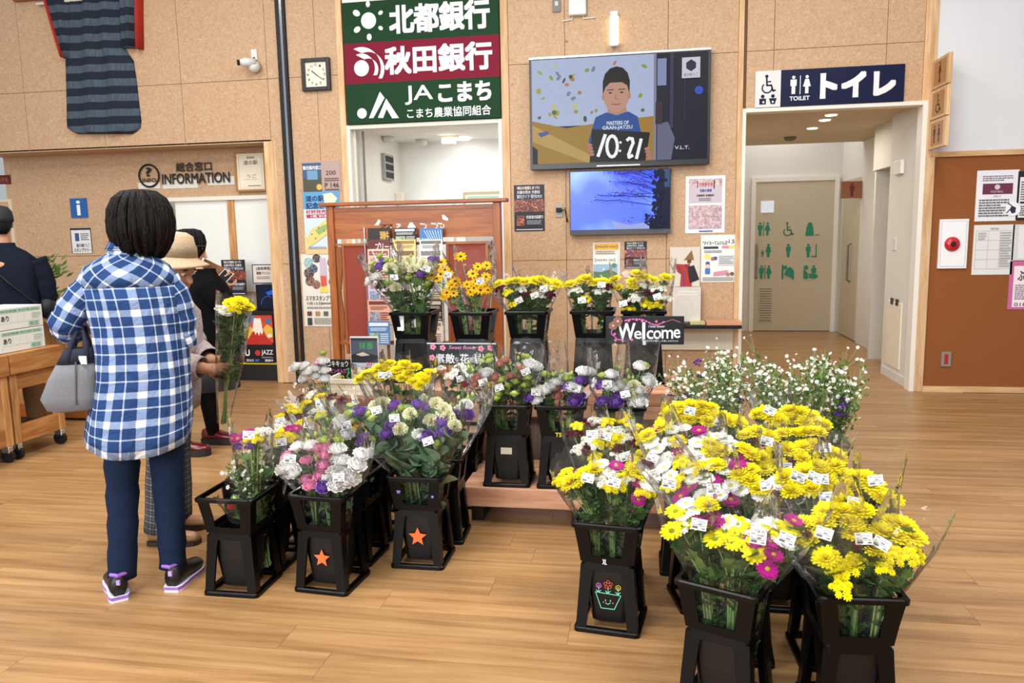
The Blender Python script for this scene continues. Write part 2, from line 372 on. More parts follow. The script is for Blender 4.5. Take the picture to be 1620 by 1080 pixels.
# ---- right-hand bay: white wall over cork board
struct(MB().box((2.40, YW, 2.02), (5.2, YW+.06, 4.3)).build('wall_right_upper', mat('dcdde0', .8, 0, .02, 2)))
struct(MB().box((2.40, YW, 0), (5.2, YW+.06, 2.02)).build('wall_right_lower', CORK))
trim(18, (2.40, YW-.02, 2.02), (5.2, YW+.01, 2.065), PINEX); struct(MB().box((2.425, YW-.018, 0), (5.2, YW, .05)).build('baseboard_right', PINEX, origin=(2.42, YW, 0)))
# ---- bank alcove
NW = mat('eeeeea', .7, 0, .01, 4)
struct(MB().box((-2.80, YW+.06, 0), (-2.74, 8.7, 2.6)).build('wall_alcove_left', mat('e3e0d6', .7)))
struct(MB().box((-1.32, YW+.06, 0), (-1.26, 8.7, 2.6)).build('wall_alcove_right', NW))
struct(MB().box((-2.8, 8.65, 0), (-1.26, 8.7, 2.6)).build('wall_alcove_back', NW))
struct(MB().box((-2.8, YW+.06, 2.50), (-1.26, 8.7, 2.56)).build('ceiling_alcove', NW))
trim(19, (-2.70, YW+.12, 0), (-2.688, YW+.16, 2.46), mat('6c6a64', .4))
# ---- corridor to the lavatories
CW = mat('ddd8ce', .75, 0, .015, 4); CD = mat('c6b89f', .55, 0, .02, 6)
struct(MB().box((2.352, YW+.02, 0), (2.46, 8.15, 2.6)).build('wall_corridor_right', CW))
struct(MB().box((2.66, 8.15, 0), (2.76, 10.35, 2.9)).box((2.70, 10.35, 0), (2.80, 11.6, 2.9)).build('wall_corridor_far', CW))
struct(MB().box((2.46, 8.10, 0), (2.70, 8.15, 2.6)).box((2.46, 9.0, 0), (2.68, 9.05, 2.6)).box((2.44, 8.15, 2.05), (2.70, 9.05, 2.6)).build('wall_corridor_door_recess', mat('cfc9bd', .7)))
struct(MB().box((.70, YW+.06, 0), (.86, 11.6, 2.9)).build('wall_corridor_left', CW))
struct(MB().box((.8, 11.5, 0), (2.8, 11.6, 4)).build('wall_corridor_back', CW))
struct(MB().box((.8, YW+.05, 2.50), (2.8, 10.35, 2.56)).build('ceiling_corridor', mat('cbb897', .8)))
struct(MB().box((2.340, YW+.125, 0), (2.3515, 8.12, .08)).build('baseboard_corridor', WHITEG))
def door(n, a, b, m): return struct(MB().box(a, b).build('door_%d' % n, m, None, origin=a, bevel=.003))
ct = struct(MB().box((1.49, 11.45, 0), (1.55, 11.5, 2.17)).box((2.60, 11.45, 0), (2.66, 11.5, 2.17)).box((1.551, 11.451, 2.11), (2.599, 11.499, 2.17)).build('trim_20', WF))
d1 = door(1, (1.55, 11.465, .01), (2.60, 11.498, 2.11), CD)
def xz(px, py, Y=11.465): q = at(px, py, Y); return q.x, q.z
x0, z0 = xz(1204, 318); x1, z1 = xz(1224, 336)
MB().box((x0, 11.455, z1), (x1, 11.47, z0)).build('pane', mat('eef2fa', .2, emit=.8), d1)
x0, z0 = xz(1200, 455); x1, z1 = xz(1221, 508)
g = MB().box((x0, 11.452, z1), (x1, 11.466, z0)); g.mi = 1
for k in range(14): zz = z1+(z0-z1)*(k+.5)/14; g.box((x0+.015, 11.449, zz-.006), (x1-.015, 11.453, zz+.006))
g.build('vent_grille', [mat('c4b7a0', .5), mat('7f7464', .6)], d1)
x0, z0 = xz(1197, 387); x1, z1 = xz(1197, 440)
MB().tube([(x0, 11.46, z0), (x0, 11.42, z0-.02), (x0, 11.42, z1+.02), (x0, 11.46, z1)], .014, 6).build('handle', STEEL, d1)
# green pictograms on the door: people, wheelchair, babies
GR = mat('1d8a66', .6)
def fig(pr, u, v, h, m, skirt=False, wd=1.0):
    pr.disc(u, v-h*.41, h*.09, m); k = pr.U.length/pr.V.length
    if skirt: q = [(-.10, -.29), (.10, -.29), (.21, .12), (.09, .12), (.09, .5), (-.09, .5), (-.09, .12), (-.21, .12)]
    else: q = [(-.17, -.29), (.17, -.29), (.17, .06), (.10, .06), (.10, .5), (-.10, .5), (-.10, .06), (-.17, .06)]
    pr.poly([(u+a*h*wd/k, v+b*h) for a, b in reversed(q)], m)
def wheel(pr, u, v, h, m):
    k = pr.U.length/pr.V.length; pr.disc(u-.08*h/k, v-.42*h, .09*h, m)
    pr.line([(u-.08*h/k, v-.3*h), (u-.06*h/k, v+.08*h), (u+.18*h/k, v+.08*h), (u+.28*h/k, v+.4*h), (u+.4*h/k, v+.36*h)], .09*h, m); pr.line([(u-.07*h/k, v-.12*h), (u+.14*h/k, v-.12*h)], .07*h, m)
    pr.line([(u+(-.05+.27*math.cos(a))*h/k, v+(.22+.27*math.sin(a))*h) for a in [math.radians(t) for t in range(0, 250, 25)]], .07*h, m)
a0 = at(1190, 301, 11.465); a1 = at(1312, 523, 11.465)
pr = Print((1.55, 11.465, 2.11), (1.05, 0, 0), (0, 0, -2.1), (0, -1, 0))
def duv(px, py): x, z = xz(px, py); return (x-1.55)/1.05, (2.11-z)/2.1
hh = 20/222
for px, py, kind in ((1208, 362, 'mf'), (1247, 362, 'w'), (1281, 362, 'big'), (1213, 396, 'pr'), (1247, 396, 'm'), (1281, 396, 'st'), (1210, 430, 'mf'), (1247, 430, 'ch'), (1282, 430, 'sit')):
    u, v = duv(px, py)
    if kind == 'mf': fig(pr, u-.045, v, hh, GR); fig(pr, u+.05, v, hh, GR, True); pr.line([(u, v-hh*.5), (u, v+hh*.5)], .006, GR)
    elif kind == 'w': wheel(pr, u, v, hh, GR)
    elif kind == 'big': pr.disc(u, v-hh*.3, hh*.18, GR); pr.poly([(u-.04, v-hh*.2), (u-.055, v+hh*.5), (u+.055, v+hh*.5), (u+.04, v-hh*.2)], GR); pr.line([(u+.07, v+hh*.45), (u+.12, v+hh*.45)], .006, GR)
    elif kind == 'pr': fig(pr, u+.02, v, hh, GR, True); fig(pr, u-.055, v+.02, hh*.5, GR); 
    elif kind == 'm': fig(pr, u, v, hh, GR)
    elif kind == 'st': fig(pr, u-.02, v, hh, GR); pr.line([(u+.02, v+hh*.45), (u+.08, v+hh*.45), (u+.08, v-hh*.45)], .007, GR)
    elif kind == 'ch': pr.line([(u-.075, v-hh*.5), (u-.075, v+hh*.5)], .012, GR); pr.poly([(u-.05, v+.01), (u-.05, v+.02), (u+.07, v+.045), (u+.07, v-.01), (u+.02, v-.035), (u-.02, v-.02)], GR); pr.disc(u-.04, v-.03, .013, GR); pr.line([(u+.06, v), (u+.06, v+hh*.5)], .012, GR)
    else: fig(pr, u+.04, v, hh, GR); pr.poly([(u-.02, v+.01), (u-.02, v+.04), (u+.09, v+.04), (u+.09, v+.02)], GR); pr.poly([(u-.09, v-.02), (u-.09, v+.045), (u-.03, v+.045), (u-.03, v+.01)], GR); pr.disc(u-.06, v-.03, .015, GR)
o = pr.build(d1, 'pictograms'); o['label'] = 'rows of green pictograms printed on the door'
# narrow side door with a brown sign over it
d2 = door(2, (2.665, 10.40, .01), (2.705, 11.25, 2.08), CD)
MB().tube([(2.66, 10.72, 1.25), (2.62, 10.72, 1.23), (2.62, 10.72, .77), (2.66, 10.72, .75)], .014, 6).build('handle', STEEL, d2)
PX0, PZ1, _x, PZ0 = boxrect((1332, 287), (1362, 313), 10.3)
sg = MB().box((PX0, 10.3, PZ0), (2.66, 10.34, PZ1)); o = sg.build('door_sign', mat('8a5433', .6), None, origin=(2.5, 10.3, PZ0)); tag(o, 'brown wooden plaque with red figure beside the narrow corridor door', 'sign')
pr = Print((PX0, 10.3, PZ1), (2.66-PX0, 0, 0), (0, 0, PZ0-PZ1), (0, -1, 0)); fig(pr, .5, .5, .8, '5c1512'); pr.build(o, 'pictogram')
d3 = door(3, (2.63, 8.16, .01), (2.66, 8.99, 2.05), mat('8d8272', .5))
MB().tube([(2.62, 8.9, 1.1), (2.58, 8.9, 1.08), (2.58, 8.9, .9), (2.62, 8.9, .88)], .012, 6).build('handle', STEEL, d3)
# corridor fittings on the near jamb
def wallbox(name, label, cat, px0, py0, px1, py1, X, m, th=.03):
    def hit(px, py):
        d = ray(px, py); t = X/d.x; q = d*t; return q.y, q.z+CAMH
    (ya, za), (yb, zb) = hit(px0, py0), hit(px1, py1); y0, y1 = min(ya, yb), max(ya, yb)
    o = MB().box((X-th, y0, zb), (X, y1, za)).build(name, m, None, origin=(X, (y0+y1)/2, (za+zb)/2), bevel=.003); return tag(o, label, cat)
o = wallbox('emergency_lamp', 'small clear emergency lamp box high on the corridor jamb', 'lamp', 1418, 256, 1430, 274, 2.35, mat('f0eee6', .3)); 
o = wallbox('wall_switch', 'narrow cream wall switch on the corridor jamb', 'switch', 1413, 376, 1418, 396, 2.352, WHITEG, .008)
o = wallbox('wall_heater', 'tall flush cream wall panel with dark socket at its top', 'panel', 1406, 474, 1423, 585, 2.352, CREAM, .012)
oy, oz = o.location.y, o.location.z
for k in (-.12, .03): MB().box((2.335, oy+k, oz+.28), (2.341, oy+k+.07, oz+.34)).build('socket', mat('3a3836', .5), o)
for px, py in ((1285, 203), (1305, 190), (1315, 182)):
    q = fl(px, py, 2.498); o = MB().lathe([(.05, -.006), (.055, 0)], 16, q).build('downlight', mat('fff4e0', .4, emit=4), None, origin=q); tag(o, 'round recessed downlight in the corridor ceiling', 'light', 'corridor downlights')
q = fl(1250, 216, 2.504); o = MB().lathe([(.03, -.05), (.06, -.035), (.075, 0)], 16, q).build('smoke_detector', mat('6e5d49', .6), None, origin=q); tag(o, 'small brown round detector on the corridor ceiling', 'detector')
l = bpy.data.lights.new('corridor_light', 'AREA'); l.energy = 19; l.size = .8; l.color = (1, .93, .84); lo = bpy.data.objects.new('corridor_light', l); COL.objects.link(lo); lo.location = (1.7, 9, 2.47)
l = bpy.data.lights.new('skylight', 'AREA'); l.energy = 14; l.size = .8; lo = bpy.data.objects.new('skylight', l); COL.objects.link(lo); lo.location = (1.75, 10.9, 3.3)
l = bpy.data.lights.new('alcove_light', 'AREA'); l.energy = 9; l.size = .5; l.color = (.97, .98, 1); lo = bpy.data.objects.new('alcove_light', l); COL.objects.link(lo); lo.location = (-1.9, 8.0, 2.47)
l = bpy.data.lights.new('office_light', 'AREA'); l.energy = 20; l.size = .8; lo = bpy.data.objects.new('office_light', l); COL.objects.link(lo); lo.location = (-4.3, 8.2, 2.5)
# ================================================================== ON THE WALLS
# alcove fittings
o = MB().box((-2.742, 7.98, 2.05), (-2.70, 8.28, 2.32)).build('wall_louvre', mat('9b9d9c', .5), None, origin=(-2.74, 8.1, 2.05)); tag(o, 'grey louvre panel with three dark slots on the alcove wall', 'vent')
for k in range(3): MB().box((-2.70, 8.01, 2.07+.083*k), (-2.694, 8.25, 2.13+.083*k)).build('slot', BLACKM, o)
o = empty('wall_telephone', (-2.72, 8.43, 1.95), 'cream wall telephone box with dark round grille in the alcove', 'telephone')
MB().box((-2.74, 8.36, 1.93), (-2.60, 8.54, 2.33)).build('housing', CREAM, o, bevel=.01); MB().lathe([(.07, 0), (.07, .02), (.05, .03)], 20, (0, 0, 0), None).build('grille', BLACKM, o)
o.children[1].location = (.10, -.075, .25); o.children[1].rotation_euler = (math.pi/2, 0, 0)
MB().box((-2.74, 8.40, 1.80), (-2.66, 8.5, 1.93)).build('cover', CREAM, o, bevel=.008)
def ceilthing(name, label, cat, px, py, prof, m, z=2.499):
    q = fl(px, py, z); o = MB().lathe(prof, 16, q).build(name, m, None, smooth=True, origin=q); return tag(o, label, cat)
ceilthing('smoke_detector', 'white dome detector above the grey louvre panel in the alcove', 'detector', 614, 216, [(.03, -.06), (.06, -.045), (.07, 0)], WHITEG)
ceilthing('smoke_detector', 'small white dome detector at the back of the alcove ceiling', 'detector', 667, 221, [(.02, -.07), (.06, -.05), (.07, 0)], WHITEG)
ceilthing('alcove_lamp', 'bright oblong lamp on the alcove ceiling', 'lamp', 730, 218, [(.09, -.02), (.1, 0)], mat('ffffff', .4, emit=6))
q = fl(712, 215, 2.5); o = empty('ceiling_camera', q, 'cream ceiling camera beside the alcove lamp', 'camera')
MB().box(q+Vector((-.09, -.05, -.02)), q+Vector((.09, .05, 0))).build('bracket', CREAM, o, bevel=.005); MB().tube([q+Vector((-.08, -.02, -.06)), q+Vector((.06, -.03, -.06))], .035, 10).build('camera_body', CREAM, o)
# certificate in the alcove and the white cabinet top
o, pr = sheet('framed_notice', 'gold framed notice reading Bright One in the alcove', 'picture', (733, 304), (797, 352), 'b3a77c', 8.645, .02)
pr.rect(.06, .1, .95, .95, 'e9efe6').rect(.1, .14, .9, .3, '9cc3b0').text('Bright One', .15, .4, .9, .7, '4a6b70', 0, .2); pr.build(o)
o = MB().box((-2.55, 8.56, 0), (-2.12, 8.645, 1.84)).build('white_cabinet', NW, None, origin=(-2.3, 8.6, 0), bevel=.004); tag(o, 'tall white cabinet at the back of the bank alcove', 'cabinet')
MB().box((-2.5, 8.553, 0.1), (-2.16, 8.56, 1.78)).build('door', mat('e4e4e0', .6), o, bevel=.003)
o = empty('cash_machine', (-1.7, 8.3, 0), 'dark grey cash machine standing in the bank alcove', 'machine')
MB().box((-1.88, 8.1, 0), (-1.36, 8.6, 1.45)).build('body', mat('b9b9b4', .4), o, bevel=.01); MB().box((-1.84, 8.085, 1.02), (-1.40, 8.1, 1.36)).build('screen', GLASSB, o); MB().box((-1.86, 7.98, .86), (-1.38, 8.1, .93)).build('shelf', mat('6f7072', .4), o)
# bank sign
x0, zt, x1, zb = -2.775, 3.60, -1.30, 2.505
sg = empty('bank_sign', ((x0+x1)/2, YW, zb), 'tall green and maroon bank sign with white Japanese names above the alcove', 'sign')
MB().box((x0, YW-.04, zt), (x1, YW, zt+.25)).build('header', WHITEG, sg)
h3 = (zt-zb)/3
GRN, MAR, WT = mat('173d22', .6, 0, .02, spec=.15), mat('7d1530', .6, 0, .02, spec=.15), mat('e8e8ec', .5, 0, .01)
prs = []
for k, mm in enumerate((GRN, MAR, GRN)):
    b = MB().box((x0, YW-.04, zt-h3*(k+1)), (x1, YW, zt-h3*k)).build('panel', mm, sg)
    prs.append((Print((x0, YW-.04, zt-h3*k), (x1-x0, 0, 0), (0, 0, -h3), (0, -1, 0)), b))
pr, b = prs[0]; pr.disc(.17, .47, .20, WT, n=28)
for a, r in ((90, .075), (25, .065), (-30, .065), (-90, .085), (-150, .095), (150, .10)):
    pr.disc(.17+.36*math.cos(math.radians(a))*h3/(x1-x0), .47-.40*math.sin(math.radians(a)), r, WT, r*.75, rot=math.radians(-a))
pr.text('北都銀行', .31, .16, .94, .82, WT, .035); pr.build(b, 'lettering')
pr, b = prs[1]; k = (x1-x0)/h3
pr.disc(.11, .62, .20, WT, n=28)
for r0, r1 in ((.27, .36), (.43, .52)):
    pts = [(.11+r1*math.cos(math.radians(t))/k, .62-r1*math.sin(math.radians(t))) for t in range(-32, 115, 8)]+[(.11+.045+(r0)*math.cos(math.radians(t))/k, .66-r0*math.sin(math.radians(t))) for t in range(110, -35, -8)]
    pr.use(WT); n2 = len(pts)//2
    for i in range(n2-1): pr.mb.poly([pr.P(*pts[i]), pr.P(*pts[i+1]), pr.P(*pts[-2-i]), pr.P(*pts[-1-i])])
pr.text('秋田銀行', .27, .16, .95, .80, WT, .035); pr.build(b, 'lettering')
pr, b = prs[2]; pr.disc(.10, .74, .13, WT, n=24)
pr.poly([(.145, .87), (.225, .22), (.255, .38), (.175, .87)], WT); pr.poly([(.205, .87), (.265, .40), (.345, .90), (.30, .90), (.265, .66), (.24, .88)], WT)
pr.text('JA', .39, .12, .57, .58, WT, .012); pr.text('こまち', .61, .10, .94, .55, WT, .04); pr.text('こまち農業協同組合', .40, .68, .94, .92, WT, .015); pr.build(b, 'lettering')
# toilet sign
x0, zt, x1, zb = boxrect((1195, 107), (1428, 160), YW); zb = 2.492; zt = 2.795
sg = empty('toilet_sign', ((x0+x1)/2, YW, zb), 'white and navy TOILET sign over the corridor opening', 'sign'); xm = x0+(x1-x0)*.175
b1 = MB().box((x0, YW-.025, zb), (xm, YW, zt)).build('white_panel', WHITEG, sg); NAVY = mat('14193c', .4, 0, .02, 10, spec=.2)
b2 = MB().box((xm, YW-.025, zb), (x1, YW, zt)).build('navy_panel', NAVY, sg)
pr = Print((x0, YW-.025, zt), (xm-x0, 0, 0), (0, 0, zb-zt), (0, -1, 0)); wheel(pr, .5, .36, .5, NAVY); 
for u in (.3, .7): pr.disc(u, .70, .05, NAVY)
pr.poly([(.17, .76), (.17, .92), (.43, .92), (.43, .76)], NAVY); pr.poly([(.55, .76), (.62, .92), (.78, .92), (.85, .76)], NAVY); pr.disc(.33, .86, .03, WHITEG); pr.disc(.7, .86, .03, WHITEG); pr.build(b1, 'pictograms')
pr = Print((xm, YW-.025, zt), (x1-xm, 0, 0), (0, 0, zb-zt), (0, -1, 0)); fig(pr, .105, .42, .50, WT); fig(pr, .215, .42, .50, WT, True); pr.line([(.16, .18), (.16, .68)], .02, WT)
pr.text('TOILET', .075, .74, .24, .85, WT, .03); pr.text('トイレ', .335, .18, .92, .80, WT, .06); pr.build(b2, 'lettering')
# three small wooden plaques projecting from the corner post
for k, (za, zb2, kind) in enumerate(((2.80, 2.565, 'a'), (2.555, 2.32, 'b'), (2.31, 2.08, 'c'))):
    X = 2.365; o = MB().box((X, YW-.38, zb2), (X+.03, YW-.021, za)).build('wooden_plaque', PINE, None, origin=(X, YW-.2, zb2), bevel=.003)
    tag(o, ('topmost', 'middle', 'lowest')[k]+' wooden plaque with dark '+('nursing', 'wheelchair', 'man and woman')[k]+' pictogram on the corner post', 'sign', 'corner post plaques')
    pr = Print((X, YW-.02, za), (0, -.36, 0), (0, 0, zb2-za), (-1, 0, 0)); BR = '3a2315'
    pr.rect(.14, .1, .86, .9, 'b57f4f')
    if kind == 'a': fig(pr, .5, .45, .6, BR, True); pr.disc(.5, .78, .08, BR)
    elif kind == 'b': wheel(pr, .5, .5, .62, BR)
    else: fig(pr, .36, .5, .62, BR); fig(pr, .64, .5, .62, BR, True)
    pr.build(o, 'pictogram')
# ---- cork board notices
o, pr = sheet('notice_sheet', 'white notice with maroon banner and football on the cork board', 'notice', (1546, 270), (1607, 349), 'eceaf0')
pr.rect(.15, .26, .87, .47, '6b2a4a').disc(.5, .33, .05, 'd9c8d0').text('FOOTBALL', .35, .40, .65, .44, 'd9c8d0').lines(.14, .1, .86, .22, 3, '777080').text('お知らせ', .42, .49, .6, .53, '5a5360'); pr.lines(.08, .56, .8, .92, 7, '5f5b66')
pr.disc(.9, .77, .14, 'f2f2f6', n=24).poly([(.86, .70), (.82, .78), (.88, .86), (.96, .84), (.97, .74)], '20264a').line([(.78, .66), (.86, .70)], .02, '20264a').line([(.76, .84), (.82, .78)], .02, '20264a'); pr.build(o)
o, pr = sheet('notice_sheet', 'black and white notice cut by the frame beside the football notice', 'notice', (1611, 271), (1660, 347), '1b1b20')
pr.rect(.06, .12, .9, .95, 'e6e6e6').lines(.1, .2, .8, .6, 8, '55555c').rect(.1, .62, .8, .66, '18181c').lines(.1, .7, .8, .92, 5, '44444c'); pr.build(o)
o, pr = sheet('notice_sheet', 'pale tabular notice sheet under the football notice', 'notice', (1541, 356), (1600, 434), 'e4e3e0')
for k in range(5): pr.line([(.06, .12+.19*k), (.94, .12+.19*k)], .004, '9a9a9c')
for u in (.06, .36, .65, .94): pr.line([(u, .12), (u, .88)], .004, '9a9a9c')
pr.text('作業予定表', .4, .06, .6, .1, '55555c').lines(.66, .14, .92, .85, 14, 'a9a9ac').lines(.1, .14, .3, .3, 3, 'b5b5b8'); pr.build(o)
o, pr = sheet('notice_sheet', 'grey rounded form cut by the frame above the pink leaflet', 'notice', (1603, 355), (1660, 411), 'd9d8d6'); pr.rect(.15, .05, 1, .95, 'e9e8e6').lines(.3, .4, .9, .6, 2, '77777c'); pr.build(o)
o, pr = sheet('leaflet', 'pink leaflet with white panel cut by the frame on the cork board', 'leaflet', (1598, 413), (1660, 489), 'c8689a')
pr.rect(.1, .1, .95, .95, 'f2e6ec').text('ぶんか', .2, .2, .7, .4, '3a2a44', .02).lines(.15, .48, .9, .8, 8, '77687c').text('0183-', .15, .86, .6, .93, '22222a'); pr.build(o)
o, pr = sheet('alarm_box', 'white recessed alarm box with round red lamp on the cork board', 'alarm', (1486, 347), (1527, 424), 'efeff0', th=.02)
pr.rect(.06, .04, .94, .96, 'c9c9cc').rect(.08, .05, .92, .95, 'f3f3f4'); pr.build(o)
q = at(1506, 386, YW-.02); M90 = Matrix.Rotation(math.pi/2, 3, 'X')
MB().lathe([(.062, 0), (.062, .012), (.045, .03), (.015, .036)], 24, q, M90).build('lamp', mat('c81f28', .25, 0, .2, 60), o, smooth=True); MB().lathe([(.03, .031), (.02, .037), (.005, .037)], 12, q, M90).build('lamp_core', mat('3a0a10', .3), o)
o, pr = sheet('outlet_plate', 'small grey outlet plate with red socket low on the cork board', 'outlet', (1489, 556), (1503, 579), '8b8480', th=.012); pr.rect(.3, .15, .7, .85, 'a8242a'); pr.build(o, 'socket')
# ---- clock
x0, zt, x1, zb = boxrect((478, 94), (525, 143), YW); c = Vector(((x0+x1)/2, YW, (zt+zb)/2)); ck = empty('wall_clock', c, 'square black framed wall clock with cream dial', 'clock')
fr = MB(); wd = .035; fr.box((x0, YW-.04, zb), (x0+wd, YW, zt)).box((x1-wd, YW-.04, zb), (x1, YW, zt)).box((x0+wd, YW-.04, zb), (x1-wd, YW, zb+wd)).box((x0+wd, YW-.04, zt-wd), (x1-wd, YW, zt)); fr.build('frame', mat('1d1512', .4), ck, bevel=.004)
dl = MB().box((x0+wd, YW-.02, zb+wd), (x1-wd, YW-.01, zt-wd)).build('dial', mat('e6e0d0', .6), ck)
pr = Print((x0+wd, YW-.02, zt-wd), (x1-x0-2*wd, 0, 0), (0, 0, -(zt-zb-2*wd)), (0, -1, 0))
for h in range(1, 13):
    a = math.radians(90-30*h); u, v = .5+.39*math.cos(a), .5-.39*math.sin(a); pr.text(str(h), u-.045, v-.045, u+.045, v+.045, '2a2622')
pr.build(dl, 'numerals')
for ang, l, wdt in ((90-30*10.35, .055, .008), (90-6*21, .08, .006)):
    a = math.radians(ang); d = Vector((math.cos(a), 0, math.sin(a))); b = c+Vector((0, -.028, 0)); MB().tube([b-d*.015, b+d*l], wdt/2, 6).build('hand', BLACKM, ck)
# ---- posters to the left of the alcove
o, pr = sheet('poster', 'small two-part poster with night photo and price 146 beside the clock wall', 'poster', (478, 256), (540, 302), 'b39a92')
pr.rect(.0, .05, .5, 1, '3f5a78').rect(0, .55, .5, 1, '4a4b3c').text('観光案内窓口', .02, .14, .5, .27, 'e8e8ea', .02).rect(.12, .3, .4, .6, '6d9abf').disc(.43, .85, .1, 'd8b84a').text('200', .62, .32, .88, .46, '33241f').text('P 146', .58, .72, .95, .88, '33241f', .01).lines(.58, .55, .95, .68, 2, '6b4c44').lines(.58, .9, .95, 1, 1, '6b4c44'); pr.build(o)
o, pr = sheet('poster', 'blue and yellow map poster with Japanese headline and red price band', 'poster', (479, 303), (541, 401), 'cfe0ea')
pr.rect(0, 0, 1, .28, '5d9fd0').poly([(.55, .05), (.6, .2), (.85, .22), (.95, .12), (.8, .03)], 'e8e4c4').text('道の駅', .08, .07, .58, .16, '15356b', .03).text('記念きっぷ', .08, .18, .95, .28, '15356b', .03).rect(.05, .29, .95, .36, 'd7e0e6').text('好評発売中!', .07, .295, .8, .355, 'b5283a', .03).rect(.08, .37, .9, .42, 'b5283a').text('1枚 ¥180', .2, .375, .7, .415, 'ffffff', .02)
pr.poly([(0, .62), (.1, .9), (0, .95)], 'e8d98a').poly([(.05, .75), (.2, .6), (.45, .52), (.7, .42), (.95, .45), (.9, .6), (.6, .7), (.3, .82), (.12, .88)], 'dccf7c').poly([(.3, .62), (.5, .55), (.75, .5), (.6, .62), (.4, .7)], '8fb573')
for u, v in ((.2, .68), (.4, .58), (.55, .63), (.7, .52), (.8, .56), (.3, .75)): pr.disc(u, v, .012, 'a33a2a')
pr.poly([(0, .93), (0, 1), (1, 1), (1, .95), (.5, .9)], 'e9c590').lines(.1, .88, .6, .93, 2, '77889a'); pr.build(o)
o, pr = sheet('poster', 'pale event poster with round photo bubbles and スマホスタンプラリー title', 'poster', (476, 402), (541, 516), 'e6e2d8')
for u, v, r, c1 in ((.2, .12, .07, '9fd0d0'), (.42, .06, .06, '2c2c3a'), (.2, .26, .075, '5a4238'), (.33, .2, .06, '31507c'), (.22, .37, .07, '6d3f36'), (.38, .42, .06, '8b5a3a'), (.82, .12, .065, '7a5a44'), (.83, .22, .055, '3c4a5a'), (.88, .3, .055, '54392c'), (.8, .38, .05, '86543c'), (.88, .44, .05, '4a3c3a')): pr.disc(u, v, r, photomat('bub%s' % c1, [(.35, '2a2020'), (.5, c1), (.68, 'd8c8b4')], 40), n=18)
pr.poly([(.5, .05), (.5, .5), (.62, .52), (.68, .3), (.66, .06)], 'c9b8c8').poly([(.5, .3), (.52, .5), (.66, .46), (.66, .3)], 'd65a4a').poly([(.5, .45), (.46, .53), (.7, .53), (.66, .44)], 'ead35a')
pr.text('スマホスタンプラリー', .08, .57, .96, .64, '4c4440', .01).text('7月15日', .1, .66, .5, .70, '5c504c', .01).lines(.5, .66, .95, .7, 1, '77706c').lines(.1, .72, .95, .76, 1, '8c8680')
for k in range(4): pr.rect(.1+.22*k, .79, .22+.22*k, .85, ('7a3a2a', 'b08a5a', '5a6a4a', '9a5a4a')[k])
pr.lines(.28, .88, .95, .97, 4, '8c8680').rect(.1, .88, .22, .98, '3c3c40'); pr.build(o)
# ---- posters right of the alcove
def nightposter(tl, br, label, Y=YW, mm=NIGHT):
    o, pr = sheet('poster', label, 'poster', tl, br, '131722', Y)
    pr.text('\\地元の音楽とまつり/', .1, .03, .85, .1, 'e6dcd8', .02).text('大曲の花火 大放出', .1, .12, .85, .19, 'e6dcd8', .02).text('観光ガイド 増刊DVD!', .1, .21, .92, .29, 'b8c4da', .02)
    pr.rect(0, .31, 1, .58, mm).text('西馬音内盆踊り', .4, .66, .95, .73, 'd8d4d4', .02).rect(.08, .66, .34, .88, NIGHT).lines(.42, .76, .9, .86, 4, '9aa0b0').rect(.06, .955, .94, .975, 'c9ccd4'); pr.build(o); return o
nightposter((813, 293), (862, 365), 'dark poster with glowing night photo left of the small screen')
nightposter((988, 382), (1023, 424), 'small dark sunset poster below the small screen', mm=SUNSET)
o, pr = sheet('leaflet', 'rounded white and orange leaflet below the small screen', 'leaflet', (938, 384), (981, 440), 'dfe2e0')
pr.rect(.05, .02, .95, .2, 'e8b24a').text('[michi-no]', .1, .07, .9, .16, '4c3a1c', .01).rect(.02, .36, .9, 1, 'f2f0ea').text('[michi-no]', .08, .44, .82, .54, '3a3a3a', .01).rect(.02, .6, .9, 1, '9fbfd6').poly([(.02, .8), (.02, 1), (.9, 1), (.9, .85), (.6, .75), (.3, .82)], '4e7a4a').disc(.78, .64, .07, '4a8a86').lines(.1, .22, .8, .33, 2, 'a08860'); pr.build(o)
# poster with cherry trees
o, pr = sheet('poster', 'white framed poster with two pink cherry tree photos', 'poster', (1085, 279), (1146, 368), 'f0efee')
pr.rect(.08, .05, .92, .47, 'c8bcc4').poly([(.08, .05), (.08, .2), (.5, .14), (.92, .18), (.92, .05)], BLOSSOM).line([(.3, .1), (.3, .2)], .015, '4a3434').line([(.72, .08), (.72, .22)], .02, '4a3434').text('ウタかぐら', .34, .12, .68, .19, 'c02a3a', .03).text('羽後の風景', .36, .23, .66, .28, '2a48a0', .02).text('出展無料 来場無料', .28, .32, .72, .36, '403a40', .02).lines(.34, .38, .64, .44, 2, '77707a')
pr.rect(.08, .51, .92, .92, BLOSSOM).rect(.35, .955, .7, .975, '2e4e92'); pr.build(o)
o, pr = sheet('leaflet', 'white leaflet with cartoon child and bubbles beside the doll picture', 'leaflet', (1109, 372), (1163, 446), 'efeee9')
pr.text('“マイカーてんけん日”', .05, .13, .78, .21, '24303c', .02).text('1.5', .8, .1, .95, .18, '24303c', .02).rect(.08, .24, .5, .29, '2a3a5a').rect(.6, .23, .8, .28, 'd88aa0').rect(.82, .22, .95, .28, 'e6d860').lines(.1, .32, .6, .38, 2, '5a6a78').disc(.18, .45, .06, 'f0e070').disc(.34, .5, .04, 'd8603a').disc(.42, .49, .04, '3a62b0').rect(.5, .42, .95, .64, 'd9dce0').lines(.53, .44, .93, .62, 5, '8a929a')
